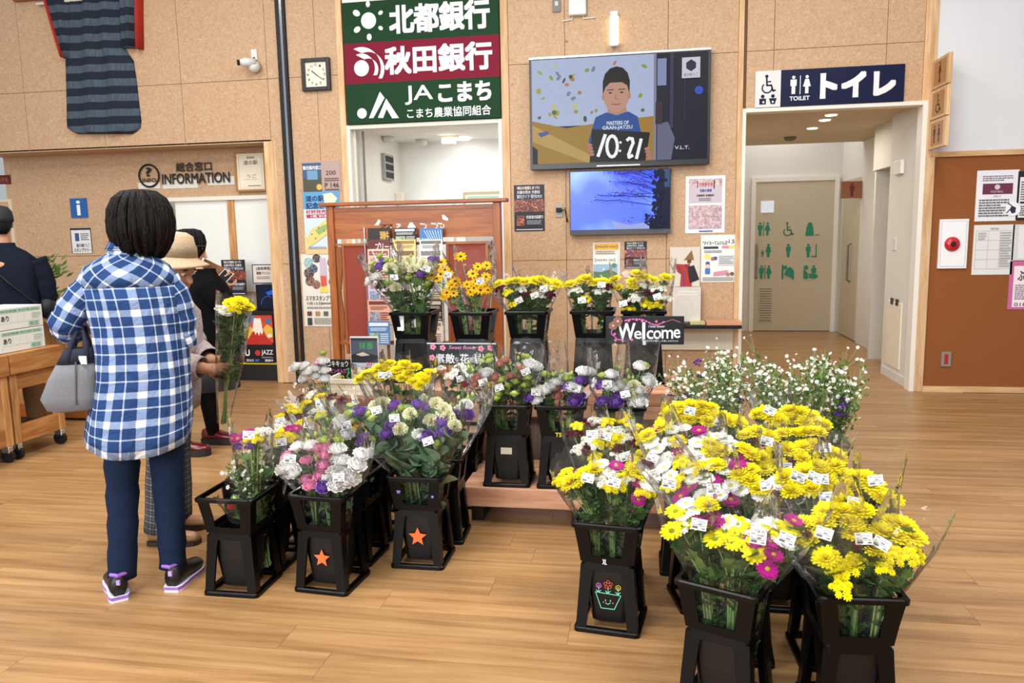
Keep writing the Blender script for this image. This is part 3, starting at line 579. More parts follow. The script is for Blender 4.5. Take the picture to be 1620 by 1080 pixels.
pr.disc(.2, .6, .045, '2f5fae').disc(.2, .66, .045, 'eac8a8').rect(.13, .7, .27, .82, '3f76c8').poly([(.38, .78), (.36, .86), (.7, .84), (.8, .74)], 'd890aa').disc(.78, .83, .04, 'b87a6a').disc(.9, .82, .04, '6a5a5a').rect(.06, .89, .94, .96, 'a8acac'); pr.build(o)
o, pr = sheet('wall_calendar', 'calendar picture of a doll in red kimono above the leaflet shelf', 'calendar', (1060, 391), (1107, 453), 'd9d0c4', YW-.02)
pr.poly([(.46, .33), (.72, .08), (.80, .33)], '8a6238').disc(.64, .36, .055, '5c3a2a').poly([(.16, .42), (.24, .62), (.42, .72), (.56, .44)], 'a82c20').poly([(.40, .44), (.34, .99), (.74, .99), (.66, .42)], 'b02e22').poly([(.58, .5), (.66, .92), (.98, .82), (.80, .46)], '171318').line([(.44, .6), (.48, .98)], .025, '4a3a8a').line([(.28, .5), (.4, .66)], .02, '5a2a4a').line([(.52, .46), (.66, .58)], .03, '3a2a6a'); pr.build(o)
# ---- info recess signs
q0 = at(237, 276, YR); o = empty('information_sign', q0, 'dark 総合窓口 INFORMATION lettering with question mark roundel on clear acrylic', 'sign')
for tl, br in (((219, 289), (254, 298)), ((257, 283), (314, 297)), ((328, 280), (372, 292))):
    x0, zt, x1, zb = boxrect(tl, br, YR); MB().box((x0, YR-.006, zb), (x1, YR-.002, zt)).build('white_backing', mat('e2ddd6', .4), o)
x0, zt, x1, zb = boxrect((219, 258), (368, 293), YR); pr = Print((x0, YR-.02, zt), (x1-x0, 0, 0), (0, 0, zb-zt), (0, -1, 0)); INK = '1c1a1a'
u = .117; k = (x1-x0)/(zt-zb)
pr.line([(u+.44*math.cos(t*math.pi/12)/k, .52+.44*math.sin(t*math.pi/12)) for t in range(25)], .07, INK); pr.text('?', u-.028, .2, u+.028, .54, INK, .03); pr.text('INFO', u-.075, .62, u+.075, .78, INK, .02)
pr.text('総合窓口', .42, .05, .80, .40, INK, .02); pr.text('INFORMATION', .26, .48, .985, .88, INK, .02); pr.build(o, 'lettering')
o, pr = sheet('info_plaque', 'square blue plaque with white letter i beside the office window', 'sign', (111, 314), (140, 344), '1f5fa8', YR, .01); pr.text('i', .40, .14, .60, .86, 'f2f4f6', .02); pr.build(o, 'lettering')
o, pr = sheet('stamp_notice', 'white stamp notice with dark border under the blue plaque', 'notice', (111, 361), (147, 400), '20283c', YR); pr.rect(.04, .08, .98, 1, 'e4e4e6').rect(.22, .2, .42, .52, '2c5a86').text('道の駅うご', .25, .62, .9, .76, '26262c', .02).text('スタンプラリー', .12, .8, .95, .95, '26262c', .02).lines(.5, .2, .9, .5, 4, '707078'); pr.build(o)
o, pr = sheet('framed_certificate', 'gold framed certificate with Japanese lettering at the recess corner', 'picture', (371, 241), (425, 302), 'a9783f', YW+.33, .02)
pr.rect(.08, .05, .92, .95, 'e6dcc4').rect(.14, .09, .86, .91, 'd8ccae').rect(.16, .1, .84, .9, 'ebe2cc').text('登録証', .4, .12, .65, .18, '4a3a2a', .01).text('道の駅', .3, .22, .74, .33, '3a2c20', .01).text('うご', .38, .57, .68, .66, '3a2c20').line([(.3, .7), (.7, .7)], .008, '8a7a5c').lines(.4, .84, .8, .88, 1, '6a5a44'); pr.build(o)
o, pr = sheet('exit_plate', 'small maroon plate on the recess wall above the man', 'sign', (-20, 278), (18, 291), '5c1616', YR, .01); pr.text('お手洗', .5, .25, .9, .8, 'b8685c'); pr.build(o)
XB = at(22, 330, YR).x
o = MB().box((-7.2, YR-.02, .9), (XB-.04, YR-.001, 1.9)).build('notice_board', mat('c8a67a', .7), None, origin=(XB-.3, YR, 1.4)); tag(o, 'pale wooden framed board on the recess wall behind the man', 'board'); MB().box((XB-.04, YR-.028, .9), (XB, YR-.001, 1.93)).box((-7.2, YR-.028, 1.9), (XB-.04, YR-.001, 1.93)).build('frame', mat('dccbb0', .6), o)
# ---- wall camera
q = at(403, 92, YW); o = empty('security_camera', q, 'white wall camera on a bracket high on the panelled wall', 'camera')
MB().box(q+Vector((-.03, -.012, -.02)), q+Vector((.03, 0, .08))).build('wall_plate', WHITEG, o, bevel=.003)
q1 = q+Vector((0, -.06, -.06)); MB().tube([q+Vector((0, -.01, 0)), q1], .012, 8).build('arm', mat('3a3a3c', .4), o)
MB().ball(q1+Vector((.02, 0, -.03)), .055, 14, 10).build('motor_housing', WHITEG, o, smooth=True)
MB().tube([q1+Vector((.04, -.01, 0)), q1+Vector((-.04, -.06, .0)), q1+Vector((-.08, -.08, -.005))], [.04, .042, .03], 12).build('camera_body', WHITEG, o, smooth=True); MB().tube([q1+Vector((-.08, -.08, -.005)), q1+Vector((-.1, -.095, -.008))], .026, 12).build('lens', BLACKM, o)
# ---- top fittings by the big screen
o, pr = sheet('outlet_plate', 'grey outlet plate beside the wireless box high on the wall', 'outlet', (874, -4), (887, 19), '77736c', th=.012); pr.rect(.3, .3, .7, .6, 'd0ccc4'); pr.build(o, 'socket')
x0, zt, x1, zb = boxrect((900, -14), (928, 25), YW); o = empty('wireless_box', ((x0+x1)/2, YW, zb), 'white wireless access box above the big screen', 'router')
MB().box((x0, YW-.05, zb), (x1, YW, zt)).build('housing', WHITEG, o, bevel=.012); MB().tube([(x0-.06, YW-.01, zb-.035), (x0+.03, YW-.01, zb-.025), (x0+.03, YW-.01, zb)], .006, 6).build('cable_duct', WHITEG, o); MB().tube([(x1-.03, YW-.01, zb), (x1-.03, YW-.01, zb-.025), (x1+.08, YW-.01, zb-.02)], .006, 6).build('cable_duct', WHITEG, o)
x0, zt, x1, zb = boxrect((966, 22), (978, 76), YW); o = empty('wall_sconce', ((x0+x1)/2, YW, zb), 'slim white wall light above the big screen', 'lamp')
MB().box((x0, YW-.09, zb), (x1, YW-.03, zt)).build('shade', WHITEG, o, bevel=.004); MB().box((x0+.01, YW-.03, zb+.02), (x1-.01, YW, zt-.02)).build('base', STEEL, o)
MB().box((x0-.004, YW-.03, zb+.03), (x0, YW-.02, zt-.03)).box((x1, YW-.03, zb+.03), (x1+.004, YW-.02, zt-.03)).build('light_strip', mat('fff0c8', .4, emit=9), o)
# ---- big screen
def tv(name, label, tl, br, depth, bezel, chin):
    x0, zt, x1, zb = boxrect(tl, br, YW); t = empty(name, ((x0+x1)/2, YW, zb), label, 'television'); y = YW-depth
    MB().box((x0+.25, y+.04, zb+.15), (x1-.25, YW, zt-.15)).build('wall_bracket', BLACKM, t)
    MB().box((x0, y, zb), (x1, y+.045, zt)).build('housing', mat('18181b', .35), t, bevel=.004)
    b = bezel; sx0, sx1, sz0, sz1 = x0+b, x1-b, zb+chin, zt-b
    sc = MB().box((sx0, y-.002, sz0), (sx1, y+.004, sz1)).build('screen', GLASSB, t)
    return t, sc, Print((sx0, y-.002, sz1), (sx1-sx0, 0, 0), (0, 0, sz0-sz1), (0, -1, 0)), (x0, x1, zb, zt, y)
E_ = lambda c, s=1.0: mat(c, .3, emit=s*.8, var=.02)
t, sc, pr, (x0, x1, zb, zt, y) = tv('big_television', 'large wall television showing a boy holding a time board', (839, 96), (1121, 261), .09, .022, .05)
MB().box((x0, y-.003, zt-.012), (x1, y+.045, zt+.004)).build('top_edge', mat('c9ccd0', .3, .6), t)
MB().box((x0+.6, y-.004, zb+.012), (x1-.6, y-.001, zb+.022)).build('maker_badge', mat('b9bcc2', .3, .5), t)
pr.rect(0, 0, 1, 1, E_('1a1a2c')); pr.rect(.0, .0, .70, .64, E_('b6c2e2')); pr.poly([(0, .58), (0, 1), (.70, 1), (.70, .58), (.5, .60), (.2, .66)], E_('a8822c'))
pr.poly([(0, .62), (0, .78), (.32, 1), (.42, 1)], E_('c2a058')).poly([(.03, .70), (.05, .74), (.1, .71), (.09, .68)], E_('4a5ea0')).poly([(0, .82), (0, 1), (.03, 1), (.03, .86)], E_('14100e'))
rr = random.Random(5)
for i in range(46):
    u, v = rr.uniform(.02, .66), rr.uniform(.02, .58)
    if .38 < u < .58 and v > .08: continue
    pr.disc(u, v, rr.uniform(.014, .034), E_(rr.choice(['8fa03c', 'a8a84a', '5c6a3a', 'b8804a', '4a4e3a', 'd0c860', '7a8a9c'])), rr.uniform(.012, .026), 7, rr.random()*3)
pr.rect(.70, 0, .715, 1, E_('8a88a8')).rect(.72, .05, .77, .3, E_('8c96c0')).rect(.79, .0, .81, .7, E_('3a3a58')).rect(.87, .1, .875, .65, E_('34345a')).poly([(.72, .66), (.72, 1), (.80, 1), (.82, .8), (.78, .64)], E_('6a6c88')).rect(.71, .45, .75, .66, E_('3a2c2c')).disc(.95, .36, .04, E_('3a55c8'))
# the boy
pr.poly([(.33, .79), (.37, .57), (.43, .53), (.56, .53), (.61, .58), (.63, .74), (.63, 1), (.34, 1)], E_('24509c')).poly([(.44, .46), (.44, .53), (.49, .56), (.55, .53), (.54, .46)], E_('c08c76')).disc(.488, .355, .128, E_('c89680'), .175, 26).poly([(.412, .36), (.412, .24), (.425, .165), (.455, .115), (.49, .10), (.525, .115), (.553, .165), (.566, .24), (.564, .36), (.55, .28), (.52, .25), (.455, .25), (.428, .29)], E_('1c1412'))
for u in (.455, .520): pr.disc(u, .345, .016, E_('2a1a18'), .008); pr.line([(u-.018, .318), (u+.018, .316)], .008, E_('33201c'))
pr.line([(.488, .36), (.482, .405), (.497, .408)], .007, E_('a06c58')).line([(.465, .452), (.488, .458), (.512, .452)], .012, E_('a0605a')); pr.disc(.415, .38, .016, E_('c08c76'), .032).disc(.562, .38, .016, E_('c08c76'), .032)
pr.text('MASTERS OF', .435, .615, .56, .65, E_('dfe4f0'), .03).text('GRAN-JATZU', .41, .66, .58, .70, E_('dfe4f0'), .03)
pr.poly([(.35, .68), (.335, 1), (.655, 1), (.68, .735)], E_('08080c')); WH = E_('f4f4f6', 1.2)
pr.line([(.425, .745), (.385, .94)], .032, WH); pr.line([(.465+.03*math.cos(a), .855+.10*math.sin(a)) for a in [i*math.pi/8 for i in range(17)]], .03, WH); pr.disc(.513, .82, .012, WH).disc(.51, .90, .012, WH)
pr.line([(.552, .80), (.562, .785), (.58, .79), (.585, .83), (.572, .88), (.56, .94), (.562, .965), (.58, .95)], .03, WH).line([(.63, .80), (.605, .975)], .03, WH)
for u, v in ((.335, .87), (.665, .925)):
    for k in range(4): pr.disc(u+.004*k, v-.035+.03*k, .03, E_('b8806c'), .016, 10)
pr.rect(.855, .055, .955, .245, E_('d8d8e6')).poly([(.905, .075), (.878, .105), (.878, .155), (.905, .185), (.932, .155), (.932, .105)], E_('2a2c44')).text('道の駅うご', .865, .2, .945, .23, E_('30324a')).text('V.L.T.', .82, .875, .90, .905, E_('e8e8f0'), .02)
o = pr.build(sc, 'picture'); o['label'] = 'screen picture of a boy in a blue T-shirt holding a board reading 10:21'
# ---- small screen
t, sc, pr, (x0, x1, zb, zt, y) = tv('small_television', 'smaller wall television showing a blue sky and blossom branches', (902, 272), (1060, 369), .07, .008, .045)
MB().box((x0, y-.002, zb), (x1, y, zb+.04)).build('speaker_bar', mat('4a4a4e', .5), t)
SKY = photomat('tvsky', [(.3, '2434ea'), (.5, '3350f2'), (.62, '5f7ef8'), (.75, '9fb6ff')], 1.3, .2, .3, 1.1, 1.5)
pr.rect(0, 0, 1, 1, SKY).poly([(.42, .85), (.45, 1), (.82, 1), (.8, .88), (.6, .93)], E_('aebcf8')).poly([(.90, 0), (.88, .3), (.90, .6), (.86, .8), (.80, .9), (.80, 1), (1, 1), (1, 0)], E_('101a3a')).poly([(.93, 0), (.95, .3), (1, .3), (1, 0)], E_('3a5a8a'))
rr = random.Random(9)
for _ in range(90):
    v = rr.uniform(.02, .97); pr.disc(min(.97, rr.gauss(.875, .03)), v, rr.uniform(.015, .045), E_('101a3a'), None, 7)
for _ in range(30): pr.disc(rr.uniform(.75, .86), rr.uniform(.74, .96), rr.uniform(.012, .03), E_('101a3a'), None, 6)
for i in range(22):
    u, v = rr.uniform(.82, .92), rr.uniform(0, .62); l = rr.uniform(.15, .6); dv = rr.uniform(-.25, -.02)
    pts = [(u-l*k/5, v+dv*math.sin(k/5*1.6)*1.0+rr.uniform(-.02, .02)) for k in range(6)]; pts = [(max(.02, a), max(.02, b)) for a, b in pts]
    pr.line(pts, rr.uniform(.006, .014), E_('1c2050'))
    for a, b in pts[2:]:
        for _ in range(4): pr.disc(min(.98, max(.03, a+rr.uniform(-.05, .05))), min(.95, max(.03, b+rr.uniform(-.05, .05))), rr.uniform(.006, .014), E_('5a4a9c'), None, 6)
for _ in range(14): pr.disc(.6+rr.uniform(-.06, .06), .86+rr.uniform(-.05, .05), .012, E_('6a58b0'), None, 6)
o = pr.build(sc, 'picture'); o['label'] = 'screen picture of dark branches against a vivid blue sky'
# outlet with plugged cables left of the small screen
o, pr = sheet('outlet_plate', 'wall outlet with black plugs left of the small screen', 'outlet', (879, 323), (890, 343), 'a9a49c', th=.01); q = at(884, 332, YW-.02)
MB().box(q+Vector((-.025, -.02, -.02)), q+Vector((.025, .006, .02))).build('plug', BLACKM, o, bevel=.004)
for k in range(2): MB().tube([q+Vector((.02, -.01, -.01)), q+Vector((.06, -.03, .02-.02*k)), q+Vector((.07, -.02, -.06)), q+Vector((.07+.012*k, .01, -.11))], .004, 6).build('cable', BLACKM, o)
# ---- leaflet shelf under the calendar
ws = empty('leaflet_shelf', (.62, YW, .58), 'shallow black wall shelf holding leaflets by the corridor', 'shelf')
a = at(1050, 512, YW-.12); b = at(1171, 512, YW-.12); zs = a.z
MB().box((a.x-.25, YW-.25, zs-.03), (b.x, YW, zs)).build('board', BLACKM, ws, bevel=.004); MB().box((a.x-.2, YW-.03, zs-.25), (b.x-.05, YW, zs-.03)).build('bracket', CREAM, ws)
o = MB().box((a.x+.0, YW-.2, zs+.001), (a.x+.22, YW-.02, zs+.015)).build('leaflet_stack', mat('35363c', .5), None, origin=(a.x, YW-.1, zs)); tag(o, 'dark stack of leaflets lying on the wall shelf', 'leaflets')
o = MB().box((b.x-.30, YW-.24, zs+.001), (b.x-.0, YW-.03, zs+.03)).build('leaflet_stack', mat('d89a78', .6), None, origin=(b.x, YW-.1, zs)); tag(o, 'salmon stack of leaflets at the shelf end by the corridor', 'leaflets')
o = MB().box((b.x-.44, YW-.2, zs+.001), (b.x-.31, YW-.03, zs+.022)).build('leaflet_stack', mat('cdbf86', .6), None, origin=(b.x, YW-.1, zs)); tag(o, 'yellowish stack of leaflets in the middle of the wall shelf', 'leaflets')
x0, zt, x1, zb = boxrect((1064, 454), (1108, 500), YW-.06); o = MB().box((x0, YW-.08, zs+.016), (x1, YW-.05, zt)).build('notice_stand', mat('d8d2ca', .6), None, origin=(x0, YW-.06, zb)); tag(o, 'pale blank card standing on the shelf under the calendar', 'card')
pr = Print((x0, YW-.08, zt), (x1-x0, 0, 0), (0, 0, zb-zt), (0, -1, 0)); pr.lines(.2, .12, .9, .3, 2, 'efeae4'); pr.build(o)
# ---- kimono
m, nt, n, L, p = nodemat('kimono'); tc = n.new('ShaderNodeTexCoord'); sx = n.new('ShaderNodeSeparateXYZ'); L.new(tc.outputs['Object'], sx.inputs[0])
nz = n.new('ShaderNodeTexNoise'); nz.inputs['Scale'].default_value = 6; mp = n.new('ShaderNodeMapping'); mp.inputs['Scale'].default_value = (40, 2, 2); L.new(tc.outputs['Object'], mp.inputs[0]); L.new(mp.outputs[0], nz.inputs['Vector'])
ml = n.new('ShaderNodeMath'); ml.operation = 'MULTIPLY'; ml.inputs[1].default_value = 6.9; L.new(sx.outputs[2], ml.inputs[0])
fr = n.new('ShaderNodeMath'); fr.operation = 'FRACT'; L.new(ml.outputs[0], fr.inputs[0]); gt = n.new('ShaderNodeMapRange'); gt.inputs[1].default_value = .5; gt.inputs[2].default_value = .54; L.new(fr.outputs[0], gt.inputs[0])
rl = ramp(n, [(.3, '3a4652'), (.55, '465462'), (.8, '66747e')]); L.new(nz.outputs['Fac'], rl.inputs[0])
mx = n.new('ShaderNodeMix'); mx.data_type = 'RGBA'; mx.inputs[6].default_value = lin('141d2c'); L.new(gt.outputs[0], mx.inputs[0]); L.new(rl.outputs[0], mx.inputs[7]); L.new(mx.outputs[2], p.inputs['Base Color']); p.inputs['Roughness'].default_value = .9
KIM = m; REDC = mat('a82414', .8)
kb = at(150, 100, YW); km = empty('kimono', (kb.x, YW, at(150, 211, YW).z), 'navy striped kimono with red sleeve edges hung on the wall', 'garment')
def drape(rows, m, name, par, dep, folds=7, amp=.018, th=.05):
    """rows: list of (py, pxl, pxr); a hanging cloth with folds, closed at the back"""
    fr, bk = [], []
    for i, (py, a, b) in enumerate(rows):
        A, B = at(a, py, YW-dep), at(b, py, YW-dep); r1, r2 = [], []
        for j in range(25):
            t = j/24; q = A.lerp(B, t); e = math.sin(math.pi*t)**.35
            r1.append(Vector((q.x, YW-.012-th*e-amp*e*math.sin(t*folds*2*math.pi+i*.12), q.z))); r2.append(Vector((q.x, YW-.004, q.z)))
        fr.append(r1+r2[::-1])
    mb = MB().rings(fr, True); return mb.build(name, m, par, smooth=True)
drape([(-25, 104, 188), (30, 104, 188), (70, 105, 190), (95, 99, 207), (130, 100, 212), (165, 101, 216), (190, 101, 219), (201, 102, 218), (207, 110, 212), (211, 118, 205)], KIM, 'body', km, .05, 3, .02)
drape([(-25, 60, 106), (8, 69, 106), (50, 81, 108), (90, 94, 110)], KIM, 'sleeve', km, .08, 2, .01, .07); drape([(-25, 184, 210), (20, 185, 211), (74, 188, 211)], KIM, 'sleeve', km, .08, 2, .01, .07)
drape([(-25, 58, 63), (8, 67, 73), (50, 79, 85), (89, 91, 97)], REDC, 'sleeve_edge', km, .1, 1, .0, .08); drape([(-25, 208, 217), (20, 208.5, 217), (75, 210, 218)], REDC, 'sleeve_edge', km, .1, 1, .0, .08)
a, b = at(64, 10, YW-.02), at(40, -6, YW-.02); MB().tube([(at(62, -8, YW).x, YW-.05, at(62, 9, YW).z), (at(216, -8, YW).x, YW-.05, at(62, 9, YW).z+.02)], .012, 8).build('hanging_rod', mat('d8d2c0', .5), km)
# picture rail above, barely in the frame
o = MB().box((at(26, 0, YW).x, YW-.05, at(26, 4, YW).z), (at(70, 0, YW).x, YW, at(26, 4, YW).z+.05)).build('wall_shelf', REDW, None, origin=at(40, 2, YW)); tag(o, 'end of a brown picture frame beside the kimono', 'frame')
# ================================================================== FURNITURE
# ---- information desk in the recess
dk = empty('information_desk', (-4.2, YW+.2, 0), 'dark information desk with posters in the recess', 'desk')
zd = at(410, 492, YW+.06).z
MB().box((-5.1, YW+.06, zd-.04), (-3.62, YR-.03, zd)).build('top', BLACKM, dk, bevel=.004); MB().box((-5.1, YW+.08, .0), (-3.62, YR-.03, zd-.04)).build('body', mat('17171a', .5), dk)
MB().box((-5.1, YW+.075, .17), (-3.62, YW+.08, .19)).build('yellow_strip', mat('c9b02a', .5), dk)
zf = lambda py: at(410, py, YW+.08).z
o, pr = sheet('poster', 'jazz festival poster with red volcano on the desk front', 'poster', (384, 497), (436, 574), '0c0c10', YW+.078)
pr.rect(.02, .01, .98, .58, 'd2482c').poly([(.02, .01), (.02, .3), (.2, .25), (.4, .06), (.38, .01)], '4f7dac').poly([(.6, .01), (.62, .12), (.78, .22), (.98, .12), (.98, .01)], 'c23a22').poly([(.02, .3), (.02, .48), (.2, .5), (.34, .3), (.2, .24)], 'e2b436').poly([(.66, .3), (.8, .5), (.98, .46), (.98, .28), (.8, .2)], 'e0b23c').disc(.84, .14, .06, '3f6ca0').disc(.12, .2, .05, 'ead05a')
pr.poly([(.38, .08), (.3, .36), (.36, .34), (.40, .42), (.46, .36), (.52, .44), (.56, .36), (.62, .42), (.66, .36), (.6, .08)], 'ece2d4').poly([(.3, .36), (.04, .62), (.96, .62), (.66, .36), (.62, .42), (.56, .36), (.52, .44), (.46, .36), (.40, .42), (.36, .34)], 'b8281c').rect(.8, .40, .94, .47, 'e8dcc8')
pr.text('U', .02, .73, .16, .85, 'eeeeee', .04).disc(.44, .79, .06, 'c23024').text('JAZZ', .56, .73, .95, .85, 'e6e6e6', .01).text('FESTIVAL', .58, .87, .95, .9, 'c0c0c4').text('2016.9.', .04, .92, .3, .97, 'e0e0e4', .02).text('湯沢', .34, .92, .48, .97, '4a80c8', .02).text('開催中', .68, .92, .94, .97, 'e0e0e4', .02); pr.build(o)
o = nightposter((350, 411), (391, 466), 'dark night-photo poster standing on the information desk', YW+.16)
o, pr = sheet('desk_notice', 'pale framed notice above the dark monitor on the information desk', 'notice', (399, 418), (436, 448), '3a4a60', YW+.2, .012); pr.rect(.05, .05, 1, .95, 'dcd0c6').text('[道路情報]', .2, .14, .85, .32, '2c2a30', .02).text('検索パソコン', .2, .38, .82, .54, '2c2a30', .02).lines(.2, .62, .8, .78, 2, '77706c'); pr.build(o)
x0, zt, x1, zb = boxrect((404, 450), (438, 492), YW+.12); o = empty('desk_monitor', ((x0+x1)/2, YW+.15, zd), 'black monitor with a glowing blue curve on the information desk', 'monitor')
MB().box((x0, YW+.12, zd), (x1, YW+.16, zt)).build('housing', mat('0d1016', .3), o, bevel=.003); pr = Print((x0, YW+.12, zt), (x1-x0, 0, 0), (0, 0, zd-zt), (0, -1, 0)); pr.rect(.06, .05, 1, .9, E_('0a1838')).poly([(.5, .3), (.6, .42), (1, .36), (1, .2), (.8, .22)], E_('2c6ae0')).line([(.25+.35*(1-math.cos(t*.3)), .75-.3*math.sin(t*.3)) for t in range(8)], .02, E_('5a7aa8')); pr.build(o, 'screen')
# ---- wooden market cabinets at the left, on castors
def cabinet(y0, y1, X, label, h=.72):
    c = empty('market_cabinet', (X-.3, (y0+y1)/2, 0), label, 'cabinet', 'wooden market cabinets on castors'); xb = X-.62; z0 = .11
    MB().box((xb-.02, y0-.005, h-.14), (X+.02, y1+.005, h)).build('top_box', CABWX, c, bevel=.006)
    for yy in (y0, y1-.055):
        for xx in (X-.055, xb): MB().box((xx, yy, z0), (xx+.055, yy+.055, h-.14)).build('post', CABW, c, bevel=.004)
    for zz, hh in ((z0, .12), (h-.25, .11)): MB().box((X-.045, y0+.055, zz), (X-.01, y1-.055, zz+hh)).build('rail', CABWX, c, bevel=.004)
    MB().box((xb+.055, y0+.01, z0), (X-.055, y0+.04, z0+.12)).build('rail', CABWX, c, bevel=.004); MB().box((xb+.055, y0+.01, h-.25), (X-.055, y0+.04, h-.14)).build('rail', CABWX, c, bevel=.004)
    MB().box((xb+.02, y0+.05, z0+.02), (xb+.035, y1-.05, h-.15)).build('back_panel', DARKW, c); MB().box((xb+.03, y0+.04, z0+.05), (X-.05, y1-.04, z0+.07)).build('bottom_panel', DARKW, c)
    for yy in (y0+.03, y1-.03):
        w_ = MB(); q = Vector((X-.03, yy, .045)); w_.tube([q+Vector((0, -.014, 0)), q+Vector((0, .014, 0))], .045, 14); ca = w_.build('castor', BLACKM, c)
        MB().box(q+Vector((-.03, -.02, .02)), q+Vector((.03, .02, .066))).build('fork', CHROME, ca, bevel=.006)
    return c
cabinet(3.80, 4.37, -4.13, 'wooden market cabinet cut by the frame, under the stacked white boxes')
cabinet(4.39, 4.84, -4.13, 'wooden market cabinet with open dark front beside the grey handbag')
BX = mat('e6eae6', .7, 0, .01, 8); GI = '6fa487'
for (y0, y1), zz, lab in (((3.97, 4.36), .722, 'lower left'), ((4.38, 4.77), .722, 'lower right'), ((3.97, 4.36), .872, 'upper left'), ((4.38, 4.77), .872, 'upper right')):
    X = -4.17; o = MB().box((X-.30, y0, zz), (X, y1, zz+.146)).build('produce_box', BX, None, origin=(X, y0, zz), bevel=.003)
    tag(o, 'white carton with green print, %s layer, %s' % ('bottom' if zz < .8 else 'top', 'next to the plaid sleeve' if y0 > 4.2 else 'farther from the plaid sleeve, before the man'), 'box', 'white cartons on the market cabinets')
    pr = Print((X, y0, zz+.146), (0, y1-y0, 0), (0, 0, -.146), (1, 0, 0)); pr.rect(.05, .08, .95, .24, 'a8cdb8').text('秋田県産 旬の味 20kg', .08, .1, .9, .22, GI, .02).text('あり', .08, .36, .24, .6, '24282a', .02)
    for k in range(3): pr.line([(.28+.15*k, .3), (.28+.15*k, .66)], .012, 'bcd6c8')
    pr.line([(.05, .68), (.95, .68)], .012, 'bcd6c8').rect(.66, .72, .9, .92, 'b9dcc9').text('認定', .68, .74, .88, .9, GI, .02).lines(.74, .3, .94, .6, 3, 'bcd6c8'); pr.build(o)
o = MB().box((-4.7, 4.0, 1.019), (-4.3, 4.5, 1.026)).build('board_sheet', mat('c8ccd0', .4), None, origin=(-4.5, 4.2, 1.02)); tag(o, 'grey sheet lying on top of the white cartons', 'sheet')
# counter further back, with a plant
cn = empty('wood_counter', (-4.6, 5.85, 0), 'low wooden counter with red-brown base behind the market cabinets', 'counter')
MB().box((-5.6, 5.5, .12), (-4.05, 6.05, .78)).build('body', CABW, cn, bevel=.004); MB().box((-5.62, 5.48, .02), (-4.03, 6.07, .12)).build('plinth', REDW, cn); MB().box((-5.65, 5.45, .78), (-4.0, 6.1, .82)).build('top', CABWX, cn, bevel=.004)
# ---- wooden brochure screen behind the flowers
YS = 5.5
def sx_(px, py=450): return at(px, py, YS).x
def sz_(py, px=660): return at(px, py, YS).z
sc_ = empty('brochure_screen', (sx_(660), YS, 0), 'red-brown wooden screen with cut-out motifs and maroon panels behind the flowers', 'screen')
xl, xr = sx_(524), sx_(795)
MB().box((xl-.05, YS-.05, sz_(323)), (xr+.05, YS+.05, sz_(317))).build('top_rail', REDW, sc_, bevel=.006)
for x in (xl, xr-.055): MB().box((x, YS-.03, 0), (x+.055, YS+.03, sz_(323))).build('post', REDWZ, sc_, bevel=.004)
for x in (xl, xr-.055): MB().box((x-.02, YS-.28, 0), (x+.075, YS+.28, .05)).build('foot', REDW, sc_, bevel=.006)
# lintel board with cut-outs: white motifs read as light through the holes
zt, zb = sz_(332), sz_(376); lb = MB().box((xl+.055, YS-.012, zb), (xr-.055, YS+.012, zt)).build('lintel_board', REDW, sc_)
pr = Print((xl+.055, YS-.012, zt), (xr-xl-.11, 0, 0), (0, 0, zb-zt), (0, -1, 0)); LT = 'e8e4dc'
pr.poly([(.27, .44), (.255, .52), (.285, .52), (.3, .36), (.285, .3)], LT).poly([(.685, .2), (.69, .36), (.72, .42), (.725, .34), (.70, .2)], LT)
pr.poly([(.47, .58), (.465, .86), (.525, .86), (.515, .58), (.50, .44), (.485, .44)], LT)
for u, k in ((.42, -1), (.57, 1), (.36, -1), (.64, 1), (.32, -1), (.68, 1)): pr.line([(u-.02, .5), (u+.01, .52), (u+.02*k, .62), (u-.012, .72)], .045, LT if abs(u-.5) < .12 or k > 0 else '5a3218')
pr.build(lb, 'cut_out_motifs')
MB().box((xl+.055, YS-.018, zt), (xr-.055, YS+.018, zt+.03)).build('upper_rail', REDW, sc_); MB().box((xl+.055, YS-.018, sz_(387)), (xr-.055, YS+.018, sz_(383))).build('middle_rail', REDW, sc_)
for a, b in ((548, 588), (712, 770)):
    MB().box((sx_(a), YS-.008, sz_(540)), (sx_(b), YS+.008, sz_(387))).build('maroon_panel', mat('8a3522', .7, 0, .05, 60), sc_)
    for e in (a-4, b): MB().box((sx_(e), YS-.015, sz_(560)), (sx_(e+4), YS+.015, sz_(387))).build('stile', REDWZ, sc_)
MB().box((xl+.055, YS-.018, sz_(545)), (xr-.055, YS+.018, sz_(539))).build('lower_rail', REDW, sc_); MB().box((xl+.055, YS-.018, .2), (xr-.055, YS+.018, .26)).build('lower_rail', REDW, sc_)
for k in range(14): xx = xl+.07+k*(xr-xl-.14)/13; MB().box((xx-.009, YS-.009, .26), (xx+.009, YS+.009, sz_(545))).build('slat', REDWZ, sc_)
# wavy side ornament
for s, x in ((1, xl+.055), (-1, xr-.055)):
    rows = []
    for i in range(16):
        t = i/15; z = sz_(388)+(sz_(538)-sz_(388))*t; wdt = .018+.022*abs(math.sin(t*math.pi*1.5+.8)); rows.append([Vector((x, YS-.01, z)), Vector((x+s*wdt, YS-.01, z)), Vector((x+s*wdt, YS+.01, z)), Vector((x, YS+.01, z))])
    MB().rings(rows).build('ornament', REDWZ, sc_)
